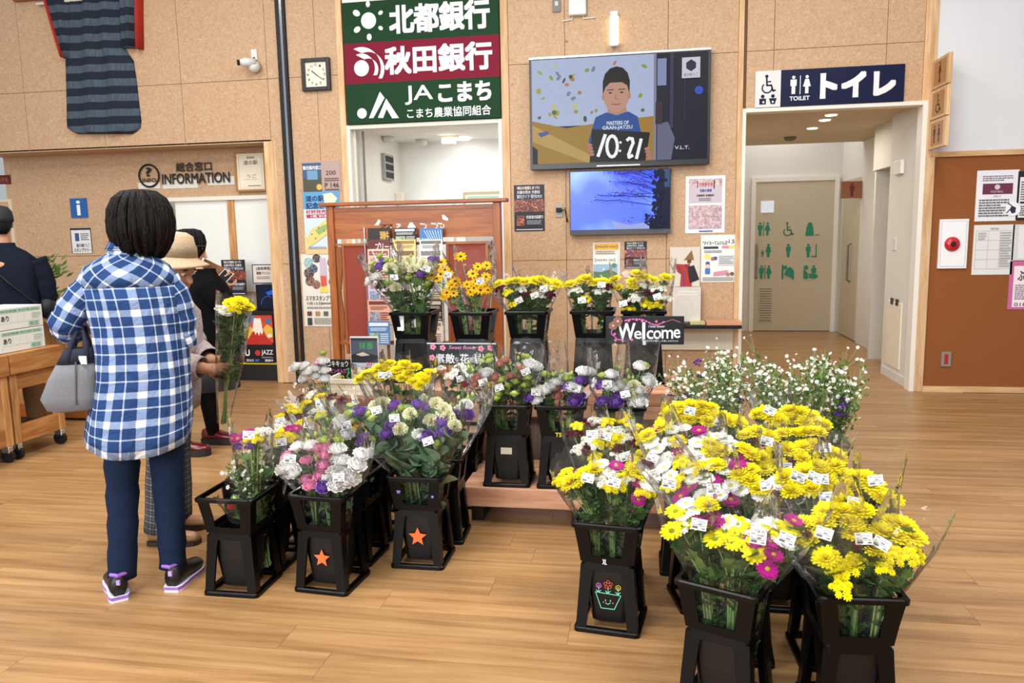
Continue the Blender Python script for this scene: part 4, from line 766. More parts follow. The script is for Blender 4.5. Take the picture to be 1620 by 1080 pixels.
# leaflet pockets hung in the middle
YL = YS-.06; rk = empty('leaflet_rack', (sx_(650), YL, sz_(540)), 'hanging leaflet rack of three columns on the wooden screen', 'rack')
for px in (582, 624, 662, 702): MB().tube([(sx_(px), YL+.035, sz_(358)), (sx_(px), YL+.035, sz_(545))], .004, 6).build('wire', CHROME, rk)
for py in (383, 415, 447, 480, 513, 543): MB().tube([(sx_(582), YL+.03, sz_(py)), (sx_(702), YL+.03, sz_(py))], .003, 6).build('wire', CHROME, rk)
LFC = [[('1d1512', 'c9a24a', 'dark leaflet with gold lettering'), ('14141a', 'd8d8dc', 'black leaflet with small white print'), ('3f78b8', 'e8eef4', 'blue leaflet with pale rays')],
       [('5c1c1c', 'e6d6cc', 'maroon leaflet with white Japanese title'), ('e6cf8a', '9a7a3a', 'yellow town map leaflet'), ('e4e2da', '6a6a70', 'white leaflet with small black print')],
       [('e8c0a8', '8a4a3a', 'salmon food leaflet'), ('e6cf8a', '7a5a30', 'lower yellow map leaflet'), ('e6e4de', '77777c', 'lower white timetable leaflet')],
       [('c8b4c8', '5a3a4a', 'lilac leaflet'), ('d8d4cc', '8a7a6a', 'cream leaflet'), ('d0c8a0', '6a5a3a', 'straw coloured leaflet')],
       [('d8a08a', '6a2a1a', 'orange dinner leaflet'), ('cfd6da', '5a6a7a', 'pale grey leaflet'), ('2a2220', 'c0b0a0', 'brown black leaflet')],
       [('4a7ab0', 'd8e4ee', 'blue lake photo leaflet'), ('d8d4cc', '77706a', 'beige leaflet'), ('dcc8ba', '8a6a5a', 'pink-beige list leaflet')]]
for r_, (pya, pyb) in enumerate(((361, 386), (379, 412), (394, 444), (440, 480), (474, 512), (508, 545))):
    for c_, (pxa, pxb) in enumerate(((582, 618), (623, 659), (664, 701))):
        bc, tc_, lab = LFC[r_][c_]; o, pr = sheet('leaflet', lab+' in the hanging rack', 'leaflet', (pxa, pya), (pxb, pyb), bc, YL-.004*r_, .006, 'leaflets in the hanging rack')
        if r_ == 1 and c_ == 0: pr.text('フリー', .35, .2, .95, .5, tc_, .02).text('手帳', .5, .55, .95, .85, tc_, .02)
        elif r_ == 0 and c_ == 0: pr.text('羽後牛', .55, .2, .95, .75, tc_, .02)
        elif r_ == 0 and c_ == 2:
            for k in range(7): pr.line([(.5+.08*k, .9), (.2+.12*k, .15)], .03, tc_)
            pr.text('Yurigo', .08, .6, .4, .8, tc_)
        else:
            rq = random.Random(r_*3+c_); pr.rect(.06, .06, .94, .2, tc_).lines(.12, .26, .88, .42, 3, tc_).rect(.08, .5, .52, .95, photomat('leafph%d%d' % (r_, c_), [(.35, tc_), (.5, rq.choice(['c8a878', '8aa070', 'b0705a', '7a94b0'])), (.66, bc)], 30)).lines(.56, .5, .94, .95, 5, tc_)
        pr.build(o)
# ---- stepped wooden flower display
def zst(px, py, Y): return at(px, py, Y).z
st = empty('flower_steps', (-.4, 4.0, 0), 'stepped wooden display stand under the flower buckets', 'display stand')
Z1, Z2 = .2, .592
MB().box((-.885, 3.6, Z1-.10), (.24, 3.64, Z1)).build('front_board', CEDAR, st, bevel=.006)
for k in range(4): MB().box((-.885, 3.642+k*.105, Z1-.03), (.24, 3.642+k*.105+.101, Z1)).build('step_board', CEDAR, st, bevel=.003)
MB().box((-1.5, 4.06, Z2-.062), (.20, 4.09, Z2)).build('front_board', CEDAR, st, bevel=.004); MB().box((-.87, 4.066, Z2-.145), (.20, 4.09, Z2-.072)).build('front_board', CEDAR, st, bevel=.004)
for k in range(4): MB().box((-1.5, 4.092+k*.135, Z2-.03), (.20, 4.092+k*.135+.131, Z2)).build('step_board', CEDAR, st, bevel=.003)
for x in (-.86, -.35, .15): MB().box((x, 3.68, 0), (x+.06, 4.05, Z1-.03)).build('foot', mat('20140e', .7), st)
for x in (-1.48, -.9, -.4, .12): MB().box((x, 4.1, 0), (x+.06, 4.6, Z2-.03)).build('upright', CEDAR, st, bevel=.003)
GREYW = woodmat('greywood', '5d5249', '7c6f64', '938679', 2, .6, 9, 3)
MB().box((-.86, 4.10, .2), (.15, 4.115, Z2-.15)).build('riser_panel', GREYW, st)
# low brown table at the left of the steps
tb = empty('brown_table', (-1.75, 4.5, 0), 'low dark red-brown table behind the mixed flower buckets', 'table')
zt_ = .52
MB().box((-2.0, 4.15, zt_-.05), (-1.52, 4.7, zt_)).build('top', REDW, tb, bevel=.004)
for x in (-1.99, -1.58):
    for y in (4.17, 4.63): MB().box((x, y, 0), (x+.05, y+.05, zt_-.05)).build('leg', REDWZ, tb)
bk = empty('plastic_basket', (-1.7, 4.35, zt_), 'cream plastic basket with slotted rim on the brown table', 'basket')
x0, x1, y0, y1 = -1.83, -1.53, 4.2, 4.5; z0, z1 = zt_, zt_+.10; b = MB()
for i in range(22):
    xx = x0+(x1-x0)*i/21
    for yy in (y0, y1-.006): b.box((xx-.004, yy, z0), (xx+.004, yy+.006, z1-.02))
for i in range(18):
    yy = y0+(y1-y0)*i/17
    for xx in (x0, x1-.006): b.box((xx, yy-.004, z0), (xx+.006, yy+.004, z1-.02))
b.build('slats', CREAM, bk); MB().box((x0-.008, y0-.008, z1-.025), (x1+.008, y0+.008, z1)).box((x0-.008, y1-.008, z1-.025), (x1+.008, y1+.008, z1)).box((x0-.008, y0, z1-.025), (x0+.008, y1, z1)).box((x1-.008, y0, z1-.025), (x1+.008, y1, z1)).box((x0, y0-.002, z0+.03), (x1, y0+.008, z0+.042)).build('rim', CREAM, bk); MB().box((x0, y0, z0), (x1, y1, z0+.006)).build('bottom', CREAM, bk)
# ---- chalk signs
def board(name, label, tl, br, Y, base='0d0d10', th=.008, round_=0):
    x0, zt, x1, zb = boxrect(tl, br, Y); o = MB().box((x0, Y, zb), (x1, Y+th, zt)).build(name, mat(base, .4, 0, .05), None, origin=((x0+x1)/2, Y, zb), bevel=.003); tag(o, label, 'sign')
    return o, Print((x0, Y, zt), (x1-x0, 0, 0), (0, 0, zb-zt), (0, -1, 0))
PKC, WHC = mat('d86ab0', .7), mat('e6e8f0', .7)
def petal(pr, u, v, r, c, cc, nn=5):
    k = pr.U.length/pr.V.length
    for i in range(nn):
        a = i*2*math.pi/nn; pr.disc(u+.6*r*math.cos(a)/k, v+.6*r*math.sin(a), .42*r, c, None, 10)
    pr.disc(u, v, .25*r, cc, None, 8)
o, pr = board('welcome_board', 'black chalkboard reading Welcome with pink swirls clipped before the back buckets', (958, 500), (1082, 545), 4.24)
pr.text('W', .16, .25, .38, .82, WHC, .02).text('e', .37, .52, .46, .80, WHC, .02).text('l', .475, .22, .505, .80, WHC, .02).text('c', .53, .50, .61, .80, WHC, .02).text('o', .615, .50, .71, .80, WHC, .02).text('m', .72, .48, .86, .78, WHC, .02).text('e', .87, .46, .95, .76, WHC, .02).text('I love flower', .55, .30, .76, .40, WHC, 0, .3).text('お花のある暮らしを楽しみませんか', .5, .83, .93, .90, WHC)
pr.line([(.25+.5*t/12, .18-.10*math.sin(t*.5)-.02*math.cos(t)) for t in range(13)], .05, PKC).line([(.08, .5), (.075, .62), (.12, .72), (.15, .82), (.22, .84)], .04, PKC)
for u, v in ((.3, .16), (.4, .12), (.47, .16), (.65, .18), (.12, .62), (.13, .84), (.22, .86), (.34, .82)): petal(pr, u, v, .05, PKC, 'e8a8d0')
petal(pr, .16, .16, .17, mat('8a6050', .7), 'd8b8a0', 7); petal(pr, .10, .32, .16, mat('8a6050', .7), 'd8b8a0', 7); pr.line([(.75, .2), (.85, .1), (.95, .2)], .02, mat('b86a70', .7)); pr.build(o, 'chalk_drawing')
q = o.location; MB().tube([q+Vector((0, -.012, .02)), q+Vector((0, -.012, -.0))], .01, 6).build('clip', mat('c9ccd2', .3), o)
o, pr = board('flower_board', 'black chalkboard with pink flowers and Japanese lettering before the back buckets', (674, 541), (787, 578), 4.02)
pr.rect(.01, .03, .99, .08, 'c9ccd0').text('Sweet flower', .32, .14, .72, .3, mat('e08ac0', .7), 0, .3).text('素敵', .14, .50, .40, .92, WHC, .012).text('な', .41, .64, .46, .84, WHC).text('花', .48, .50, .60, .92, WHC, .012).text('を', .61, .66, .66, .84, WHC).text('届け', .68, .50, .88, .92, WHC, .012)
for u, v in ((.1, .2), (.24, .24), (.78, .26), (.91, .22), (.09, .66)): petal(pr, u, v, .14, mat('d8809c', .7), 'a03040')
pr.build(o, 'chalk_drawing')
o, pr = board('price_board', 'black price board with chalk キキョウ lettering and 130 beside the white flowers', (505, 568), (556, 606), 4.4)
pr.text('トルコキキョウ', .0, .06, .93, .30, WHC, .01).text('ピンク入り', .36, .40, .84, .58, mat('d070c0', .7), .01).text('¥130', .32, .66, .78, .92, mat('d8d44a', .7), .01).line([(.86, .42), (.96, .36), (.9, .58), (.98, .5), (.86, .72), (.96, .8), (.88, .94)], .04, mat('4ac088', .7)); pr.build(o, 'chalk_drawing')
o, pr = board('incense_card', 'grey photo card with green 抹香 lettering and dark roofs behind the flowers', (553, 532), (600, 581), 4.3, 'd0d4d8', .006)
pr.rect(.03, .05, .97, .97, '484c5e').rect(.03, .05, .97, .13, '26262c').text('抹香', .32, .18, .82, .42, mat('3f9a58', .6), .01).poly([(.03, .6), (.4, .5), (.97, .62), (.97, .9), (.03, .9)], '1a1c24').poly([(.2, .58), (.45, .5), (.7, .6), (.4, .64)], 'c9b8a4').poly([(.03, .85), (.03, .97), (.97, .97), (.97, .85)], 'a8b8c8').text('20', .55, .82, .75, .94, 'c02a2a', .02); pr.build(o)
# ================================================================== FLOWER BUCKETS
def rsq(h, z, r=.02, n=4, cx=0, cy=0):
    out = []
    for sx, sy, a0 in ((1, 1, 0), (-1, 1, 90), (-1, -1, 180), (1, -1, 270)):
        for i in range(n):
            a = math.radians(a0+90*i/(n-1)); out.append(Vector((cx+sx*(h-r)+r*math.cos(a), cy+sy*(h-r)+r*math.sin(a), z)))
    return out
def ringwall(mb, prof):
    """square hollow ring from a closed profile of (half width, z)"""
    rs = [rsq(h, z, .018) for h, z in prof]+[rsq(prof[0][0], prof[0][1], .018)]; mb.rings(rs, False); return mb
BK = {}
BK['stand_base'] = ringwall(MB(), [(.120, 0), (.120, .014), (.116, .018), (.098, .018), (.096, 0)]).mesh('stand_base', BLACK)
BK['stand_top'] = ringwall(MB(), [(.098, .232), (.094, .264), (.084, .264), (.086, .232)]).mesh('stand_top', BLACK)
lm = MB(); rows = []
for z, o_, wd in ((.016, .112, .038), (.10, .106, .040), (.20, .099, .044), (.25, .096, .05)):
    rows.append([Vector((-o_, -o_, z)), Vector((-o_+wd, -o_, z)), Vector((-o_+wd, -o_+.010, z)), Vector((-o_+.012, -o_+.012, z)), Vector((-o_+.010, -o_+wd, z)), Vector((-o_, -o_+wd, z))])
BK['leg'] = lm.rings(rows).mesh('leg', BLACK)
b = MB().rings([rsq(.060, .022, .02), rsq(.064, .026, .02), rsq(.076, .14, .02), rsq(.084, .262, .02), rsq(.081, .262, .02), rsq(.073, .14, .02), rsq(.06, .05, .02)], True); BK['bucket'] = b.mesh('bucket', mat('08080a', .45, 0, .1, 12, .02, .45))
pm = MB(); rows = []
for z, o_, wd in ((.262, .096, .044), (.33, .105, .046), (.40, .116, .048)):
    rows.append([Vector((-o_, -o_, z)), Vector((-o_+wd, -o_, z)), Vector((-o_+wd, -o_+.005, z)), Vector((-o_+.006, -o_+.006, z)), Vector((-o_+.005, -o_+wd, z)), Vector((-o_, -o_+wd, z))])
BK['collar_post'] = pm.rings(rows).mesh('collar_post', BLACK)
BK['collar_band'] = ringwall(MB(), [(.0955, .258), (.099, .285), (.094, .285), (.090, .258)]).mesh('collar_band', BLACK)
BK['rim'] = ringwall(MB(), [(.114, .394), (.126, .396), (.127, .41), (.122, .414), (.112, .414)]).mesh('rim', BLACK)
def flower_bucket(x, y, z, yaw, label, group='black flower buckets on stands'):
    t = empty('flower_bucket', (x, y, z), label, 'flower bucket', group, math.radians(yaw))
    for nme in ('stand_base', 'stand_top', 'bucket', 'collar_band', 'rim'): part(nme, BK[nme], t)
    for k in range(4):
        part('leg', BK['leg'], t, rot=(0, 0, k*math.pi/2)); part('collar_post', BK['collar_post'], t, rot=(0, 0, k*math.pi/2))
    return t
# ------------------------------------------------------------------ flower heads (unit radius, facing +Z)
def pet(mb, ang, el0, el1, r0, ln, wd, z0=0, n=3, tip=.55):
    """one petal: starts at radius r0, rises from elevation el0 to el1"""
    ca, sa = math.cos(ang), math.sin(ang); r, z = r0, z0; L_, R_ = [], []
    for i in range(n+1):
        t = i/n; w_ = wd*(.45+.75*math.sin(math.pi*min(t*.62+.12, 1))) if i < n else wd*tip
        L_.append(Vector((r*ca-w_*sa, r*sa+w_*ca, z+.03*w_))); R_.append(Vector((r*ca+w_*sa, r*sa-w_*ca, z+.03*w_)))
        e = el0+(el1-el0)*t; r += ln/n*math.cos(e); z += ln/n*math.sin(e)
    mb.grid([[a, b] for a, b in zip(R_, L_)])
FM = {}
PM = {}
def pm_(c):
    """petal: diffuse on both sides, part of the light passes through"""
    if c in PM: return PM[c]
    m = bpy.data.materials.new('petal_'+c); m.use_nodes = True; nt = m.node_tree; n = nt.nodes; n.clear(); L = nt.links; PM[c] = m
    o = n.new('ShaderNodeOutputMaterial'); mx = n.new('ShaderNodeMixShader'); a = n.new('ShaderNodeBsdfDiffuse'); b = n.new('ShaderNodeBsdfTranslucent'); mx.inputs[0].default_value = .22
    tc = n.new('ShaderNodeTexCoord'); nz = n.new('ShaderNodeTexNoise'); nz.inputs['Scale'].default_value = 6; nz.inputs['Detail'].default_value = 3; L.new(tc.outputs['Object'], nz.inputs['Vector']); k = lin(c)
    r = n.new('ShaderNodeMix'); r.data_type = 'RGBA'; r.inputs[6].default_value = tuple(v*.86 for v in k[:3])+(1,); r.inputs[7].default_value = tuple(min(1, v*1.12) for v in k[:3])+(1,); L.new(nz.outputs['Fac'], r.inputs[0])
    L.new(r.outputs[2], a.inputs[0]); L.new(r.outputs[2], b.inputs[0]); L.new(a.outputs[0], mx.inputs[1]); L.new(b.outputs[0], mx.inputs[2]); L.new(mx.outputs[0], o.inputs[0]); return m
GREENM = pm_('5f7a3a')
def calyx(mb, r=.25, d=.3): mb.lathe([(.05, -d), (r, -.05), (r*.9, .05)], 7)
def mk_mum(c, cc=None, seed=1):
    rr = random.Random(seed); mb = MB(); mb.mi = 1; calyx(mb); mb.mi = 0
    for k, (nn, e0, e1, r0, ln, wd) in enumerate(((19, .35, -.12, .1, .95, .13), (17, .6, .12, .1, .88, .13), (15, .85, .4, .08, .78, .12), (12, 1.1, .7, .06, .66, .11), (9, 1.3, 1.2, .03, .52, .10), (5, 1.4, 1.7, .02, .42, .10))):
        for i in range(nn): pet(mb, 2*math.pi*(i+.5*(k % 2))/nn+rr.uniform(-.08, .08), e0+rr.uniform(-.08, .08), e1+rr.uniform(-.12, .12), r0, ln*rr.uniform(.9, 1.06), wd, .02*k)
    return mb.mesh('bloom', [pm_(c), GREENM])
def mk_daisy(c, cc, seed=1, nn=17):
    rr = random.Random(seed); mb = MB(); mb.mi = 2; calyx(mb, .2); mb.mi = 0
    for k, e in ((0, .12), (1, .3)):
        for i in range(nn-3*k): pet(mb, 2*math.pi*(i+.5*k)/(nn-3*k)+rr.uniform(-.06, .06), e+rr.uniform(-.1, .1), e-.25, .14, .84*rr.uniform(.9, 1.05)-.12*k, .13, .02*k, 3, .7)
    mb.mi = 1; mb.ball((0, 0, .06), (.24, .24, .12), 10, 6); return mb.mesh('bloom', [pm_(c), pm_(cc), GREENM])
def mk_ruffle(c, c2=None, seed=1, cup=.9, layers=5):
    """rose-like double bloom: broad waved petals in spiral layers"""
    rr = random.Random(seed); mb = MB(); mb.mi = 1; calyx(mb, .3, .45); mb.mi = 0
    for k in range(layers):
        f = k/(layers-1); nn = 6 if k < 3 else 5; R = (1.0, .88, .70, .50, .28)[k]; H = (.72, .88, 1.0, 1.06, 1.06)[k]; out = (.20, .12, .05, 0, 0)[k]
        for i in range(nn):
            a0 = 2*math.pi*(i+.37*k)/nn+rr.uniform(-.15, .15); rows = []; wv = rr.uniform(0, 6); el = rr.uniform(.9, 1.1)
            for u in range(6):
                t = u/5; row = []
                for v in range(8):
                    s = v/7-.5; a = a0+s*1.75*(.55+.45*t)
                    rad = R*(.22+.78*math.sin(min(t, .8)/.8*math.pi/2)**.9)*(.72+.12*f)+out*max(0, t-.55)/.45-R*.30*f*max(0, t-.45)/.55+.085*t*t*math.sin(v*2.4+wv)
                    zz = -.28+el*H*(t**.9)-out*.5*max(0, t-.7)/.3-.10*(abs(s)*2)**2.5*t+.10*t*t*math.sin(v*2.8+wv*1.7)
                    row.append(Vector((rad*math.cos(a), rad*math.sin(a), zz)))
                rows.append(row)
            mb.grid(rows)
    return mb.mesh('bloom', [pm_(c), GREENM], True)
def mk_carn(c, seed=1):
    """full ball of frilled petals"""
    rr = random.Random(seed); mb = MB(); mb.mi = 1; calyx(mb, .28, .55); mb.mi = 0
    for k, (nn, e, ln) in enumerate(((9, .05, 1.0), (9, .42, .98), (8, .8, .95), (6, 1.15, .9), (4, 1.45, .82))):
        for i in range(nn):
            a0 = 2*math.pi*(i+.5*(k % 2))/nn+rr.uniform(-.1, .1); rows = []
            for u in range(4):
                t = u/3; row = []
                for v in range(7):
                    s = v/6-.5; w_ = .62*t*s; fr = (.15*(1 if v % 2 else -1)+rr.uniform(-.09, .09))*t
                    ee = e+rr.uniform(-.1, .1); d = Vector((math.cos(ee), 0, math.sin(ee)))*(ln*t*(1-.12*abs(s))*rr.uniform(.93, 1.05))+Vector((0, w_, 0))+Vector((-math.sin(e), 0, math.cos(e)))*fr
                    row.append(Matrix.Rotation(a0, 3, 'Z') @ d)
                rows.append(row)
            mb.grid(rows)
    return mb.mesh('bloom', [pm_(c), GREENM], True)
def mk_bud(c, c2='93a85a', seed=1):
    mb = MB(); mb.lathe([(.12, -.5), (.55, -.2), (.72, .2), (.55, .8), (.22, 1.3), (.03, 1.5)], 9); mb.mi = 1
    for i in range(5): pet(mb, 2*math.pi*i/5, .9, 1.4, .3, .8, .1, -.45, 2, .1)
    return mb.mesh('bud', [pm_(c), pm_(c2)], True)
def mk_round(c, seed=1):
    mb = MB(); rr = random.Random(seed)
    for k in range(3):
        for i in range(5):
            a0 = 2*math.pi*(i+.4*k)/5; rows = []
            for u in range(5):
                t = u/4; row = []
                for v in range(5):
                    s = v/4-.5; a = a0+s*1.7; R = (.95-.2*k); th = -1.2+t*2.5; row.append(Vector((R*math.cos(th)*math.cos(a)*.95, R*math.cos(th)*math.sin(a)*.95, R*math.sin(th)*.85)))
                rows.append(row)
            mb.grid(rows)
    return mb.mesh('bloom', [pm_(c)], True)
def mk_spray(c, seed=1, nn=9, cc=None):
    """a spray head: several little pompons on short stalks"""
    rr = random.Random(seed); mb = MB()
    for q in range(nn):
        a = q*2.4; rad = .85*math.sqrt((q+.3)/nn); c0 = Vector((rad*math.cos(a), rad*math.sin(a), .35*(1-rad*rad)+rr.uniform(-.08, .08))); s = rr.uniform(.30, .40)
        mb.mi = 1; mb.tube([(0, 0, -.9), c0*.7+Vector((0, 0, -.25)), c0], .03, 4, False); mb.mi = 0; t = MB()
        for k, (n2, e0, ln) in enumerate(((9, .1, 1), (8, .55, .85), (5, 1.1, .6))):
            for i in range(n2): pet(t, 2*math.pi*(i+.5*k)/n2, e0, e0-.1, .06, ln, .2, .03*k, 2, .7)
        M = Matrix.Translation(c0) @ Euler((rad*.6*math.sin(-a), rad*.6*math.cos(a), 0)).to_matrix().to_4x4() @ Matrix.Scale(s, 4)
        mb.add([M @ v for v in t.v], t.f)
        if cc: mb.mi = 2; mb.ball(c0+Vector((0, 0, .3*s)), .28*s, 6, 4); mb.mi = 0
    return mb.mesh('spray', [pm_(c), GREENM]+([pm_(cc)] if cc else []))
def mk_cosmos(c, cc): return mk_daisy(c, cc, 3, 9)
YEL, YEL2, WHT, MAG, MRN, PUR, CRM, PNK, DUS, GRB = 'fbe822', 'f5da2a', 'fbfaf6', 'a8247e', '561022', '8a62b8', 'fffcd2', 'f2a6cb', 'cf9180', 'b9cc62'
KINDS = {   # code: (meshes, radius in m, part name)
 'Y': ([mk_mum(YEL, seed=s) for s in (1, 2, 3)], .040, 'yellow_chrysanthemum'), 'y': ([mk_spray(YEL, s) for s in (1, 2)], .034, 'yellow_spray'),
 'W': ([mk_daisy('faf9f4', 'c9cf6a', s, 20) for s in (1, 2)], .033, 'white_daisy'), 'w': ([mk_spray('faf9f2', s, 8, 'd6cf5a') for s in (3, 4)], .033, 'white_spray'),
 'M': ([mk_daisy(MAG, 'b89a3a', s, 21) for s in (1, 2)], .033, 'magenta_daisy'), 'm': ([mk_spray(MRN, s, 7) for s in (5, 6)], .036, 'maroon_spray'),
 'B': ([mk_daisy(YEL, '8f9a2a', s, 15) for s in (1, 2)], .039, 'yellow_daisy'), 'P': ([mk_ruffle(PUR, seed=s) for s in (1, 2)], .038, 'purple_lisianthus'),
 'L': ([mk_ruffle(WHT, seed=s) for s in (3, 4)], .041, 'white_lisianthus'), 'K': ([mk_ruffle(PNK, seed=s) for s in (5, 6)], .033, 'pink_lisianthus'),
 'D': ([mk_ruffle(DUS, seed=s) for s in (7, 8)], .031, 'dusty_pink_lisianthus'), 'C': ([mk_carn(CRM, s) for s in (1, 2)], .038, 'cream_carnation'),
 'g': ([mk_ruffle(c, seed=s_, cup=1.3) for c, s_ in ((GRB, 11), ('cdd97a', 12))], .026, 'green_bloom'), 'G': ([mk_bud('c3d07c'), mk_bud('aebf5c')], .012, 'green_bud'),
 'O': ([mk_cosmos('fac416', '4a3a12')], .034, 'orange_coneflower'), 'V': ([mk_spray('6a3a96', s, 6) for s in (7, 8)], .024, 'violet_spray'), 'R': ([mk_ruffle('c23a44', seed=9)], .022, 'red_bloom')}
# leaves
def mk_leaf(c, kind):
    mb = MB()
    if kind == 'oval':
        rows = []
        for i in range(6):
            t = i/5; wd = .36*math.sin(math.pi*min(t*.9+.1, 1))**.8; rows.append([Vector((-wd, t, .10*wd+.05*math.sin(t*3))), Vector((0, t, -.04+.05*math.sin(t*3))), Vector((wd, t, .10*wd+.05*math.sin(t*3)))])
        mb.grid(rows)
    else:
        prof = [(.03, 0), (.10, .12), (.30, .22), (.16, .34), (.38, .5), (.2, .58), (.32, .78), (.12, .84), (.04, 1)]
        mb.grid([[Vector((-w_, t, .12*w_)), Vector((0, t, -.03)), Vector((w_, t, .12*w_))] for w_, t in prof])
    return mb.mesh('leaf', mat(c, .5, 0, .12, 8, 0, .4), True)
LEAF = {'mum': [mk_leaf(c, 'lobed') for c in ('365426', '48682f', '5a7a3c')], 'oval': [mk_leaf(c, 'oval') for c in ('6a8a6c', '7c9c7c', '587a56')], 'dark': [mk_leaf(c, 'oval') for c in ('3c5a30', '507042', '648a4e')]}
STEMM = mat('7f9c58', .5, 0, .12, 20)
# cellophane: clear film, mostly see-through, mirror-like at grazing angles, crinkled
m = bpy.data.materials.new('cellophane'); m.use_nodes = True; nt = m.node_tree; n = nt.nodes; L = nt.links; n.clear()
out = n.new('ShaderNodeOutputMaterial'); mxs = n.new('ShaderNodeMixShader'); tr = n.new('ShaderNodeBsdfTransparent'); gl = n.new('ShaderNodeBsdfGlossy'); gl.inputs['Roughness'].default_value = .06
fz = n.new('ShaderNodeFresnel'); fz.inputs[0].default_value = 1.2; tc = n.new('ShaderNodeTexCoord'); vo = n.new('ShaderNodeTexVoronoi'); vo.inputs['Scale'].default_value = 22; nz = n.new('ShaderNodeTexNoise'); nz.inputs['Scale'].default_value = 9; nz.inputs['Distortion'].default_value = 1.5
L.new(tc.outputs['Object'], vo.inputs['Vector']); L.new(tc.outputs['Object'], nz.inputs['Vector']); ad = n.new('ShaderNodeMath'); ad.operation = 'ADD'; L.new(vo.outputs['Distance'], ad.inputs[0]); L.new(nz.outputs['Fac'], ad.inputs[1])
bp = n.new('ShaderNodeBump'); bp.inputs['Strength'].default_value = .4; bp.inputs['Distance'].default_value = .012; L.new(ad.outputs[0], bp.inputs['Height']); L.new(bp.outputs[0], gl.inputs['Normal']); L.new(bp.outputs[0], fz.inputs['Normal'])
tr.inputs[0].default_value = (1, 1, 1, 1); sc2 = n.new('ShaderNodeMath'); sc2.operation = 'MULTIPLY_ADD'; sc2.inputs[1].default_value = .8; sc2.inputs[2].default_value = .032; sc2.use_clamp = True; L.new(fz.outputs[0], sc2.inputs[0])
L.new(sc2.outputs[0], mxs.inputs[0]); L.new(tr.outputs[0], mxs.inputs[1]); L.new(gl.outputs[0], mxs.inputs[2]); df = n.new('ShaderNodeBsdfTranslucent'); df.inputs[0].default_value = (.95, .96, .97, 1); d2 = n.new('ShaderNodeBsdfDiffuse'); d2.inputs[0].default_value = (.95, .96, .97, 1); m3 = n.new('ShaderNodeMixShader'); L.new(df.outputs[0], m3.inputs[1]); L.new(d2.outputs[0], m3.inputs[2]); m4 = n.new('ShaderNodeMixShader'); m4.inputs[0].default_value = .012; L.new(mxs.outputs[0], m4.inputs[1]); L.new(m3.outputs[0], m4.inputs[2]); L.new(m4.outputs[0], out.inputs[0]); CELLO = m
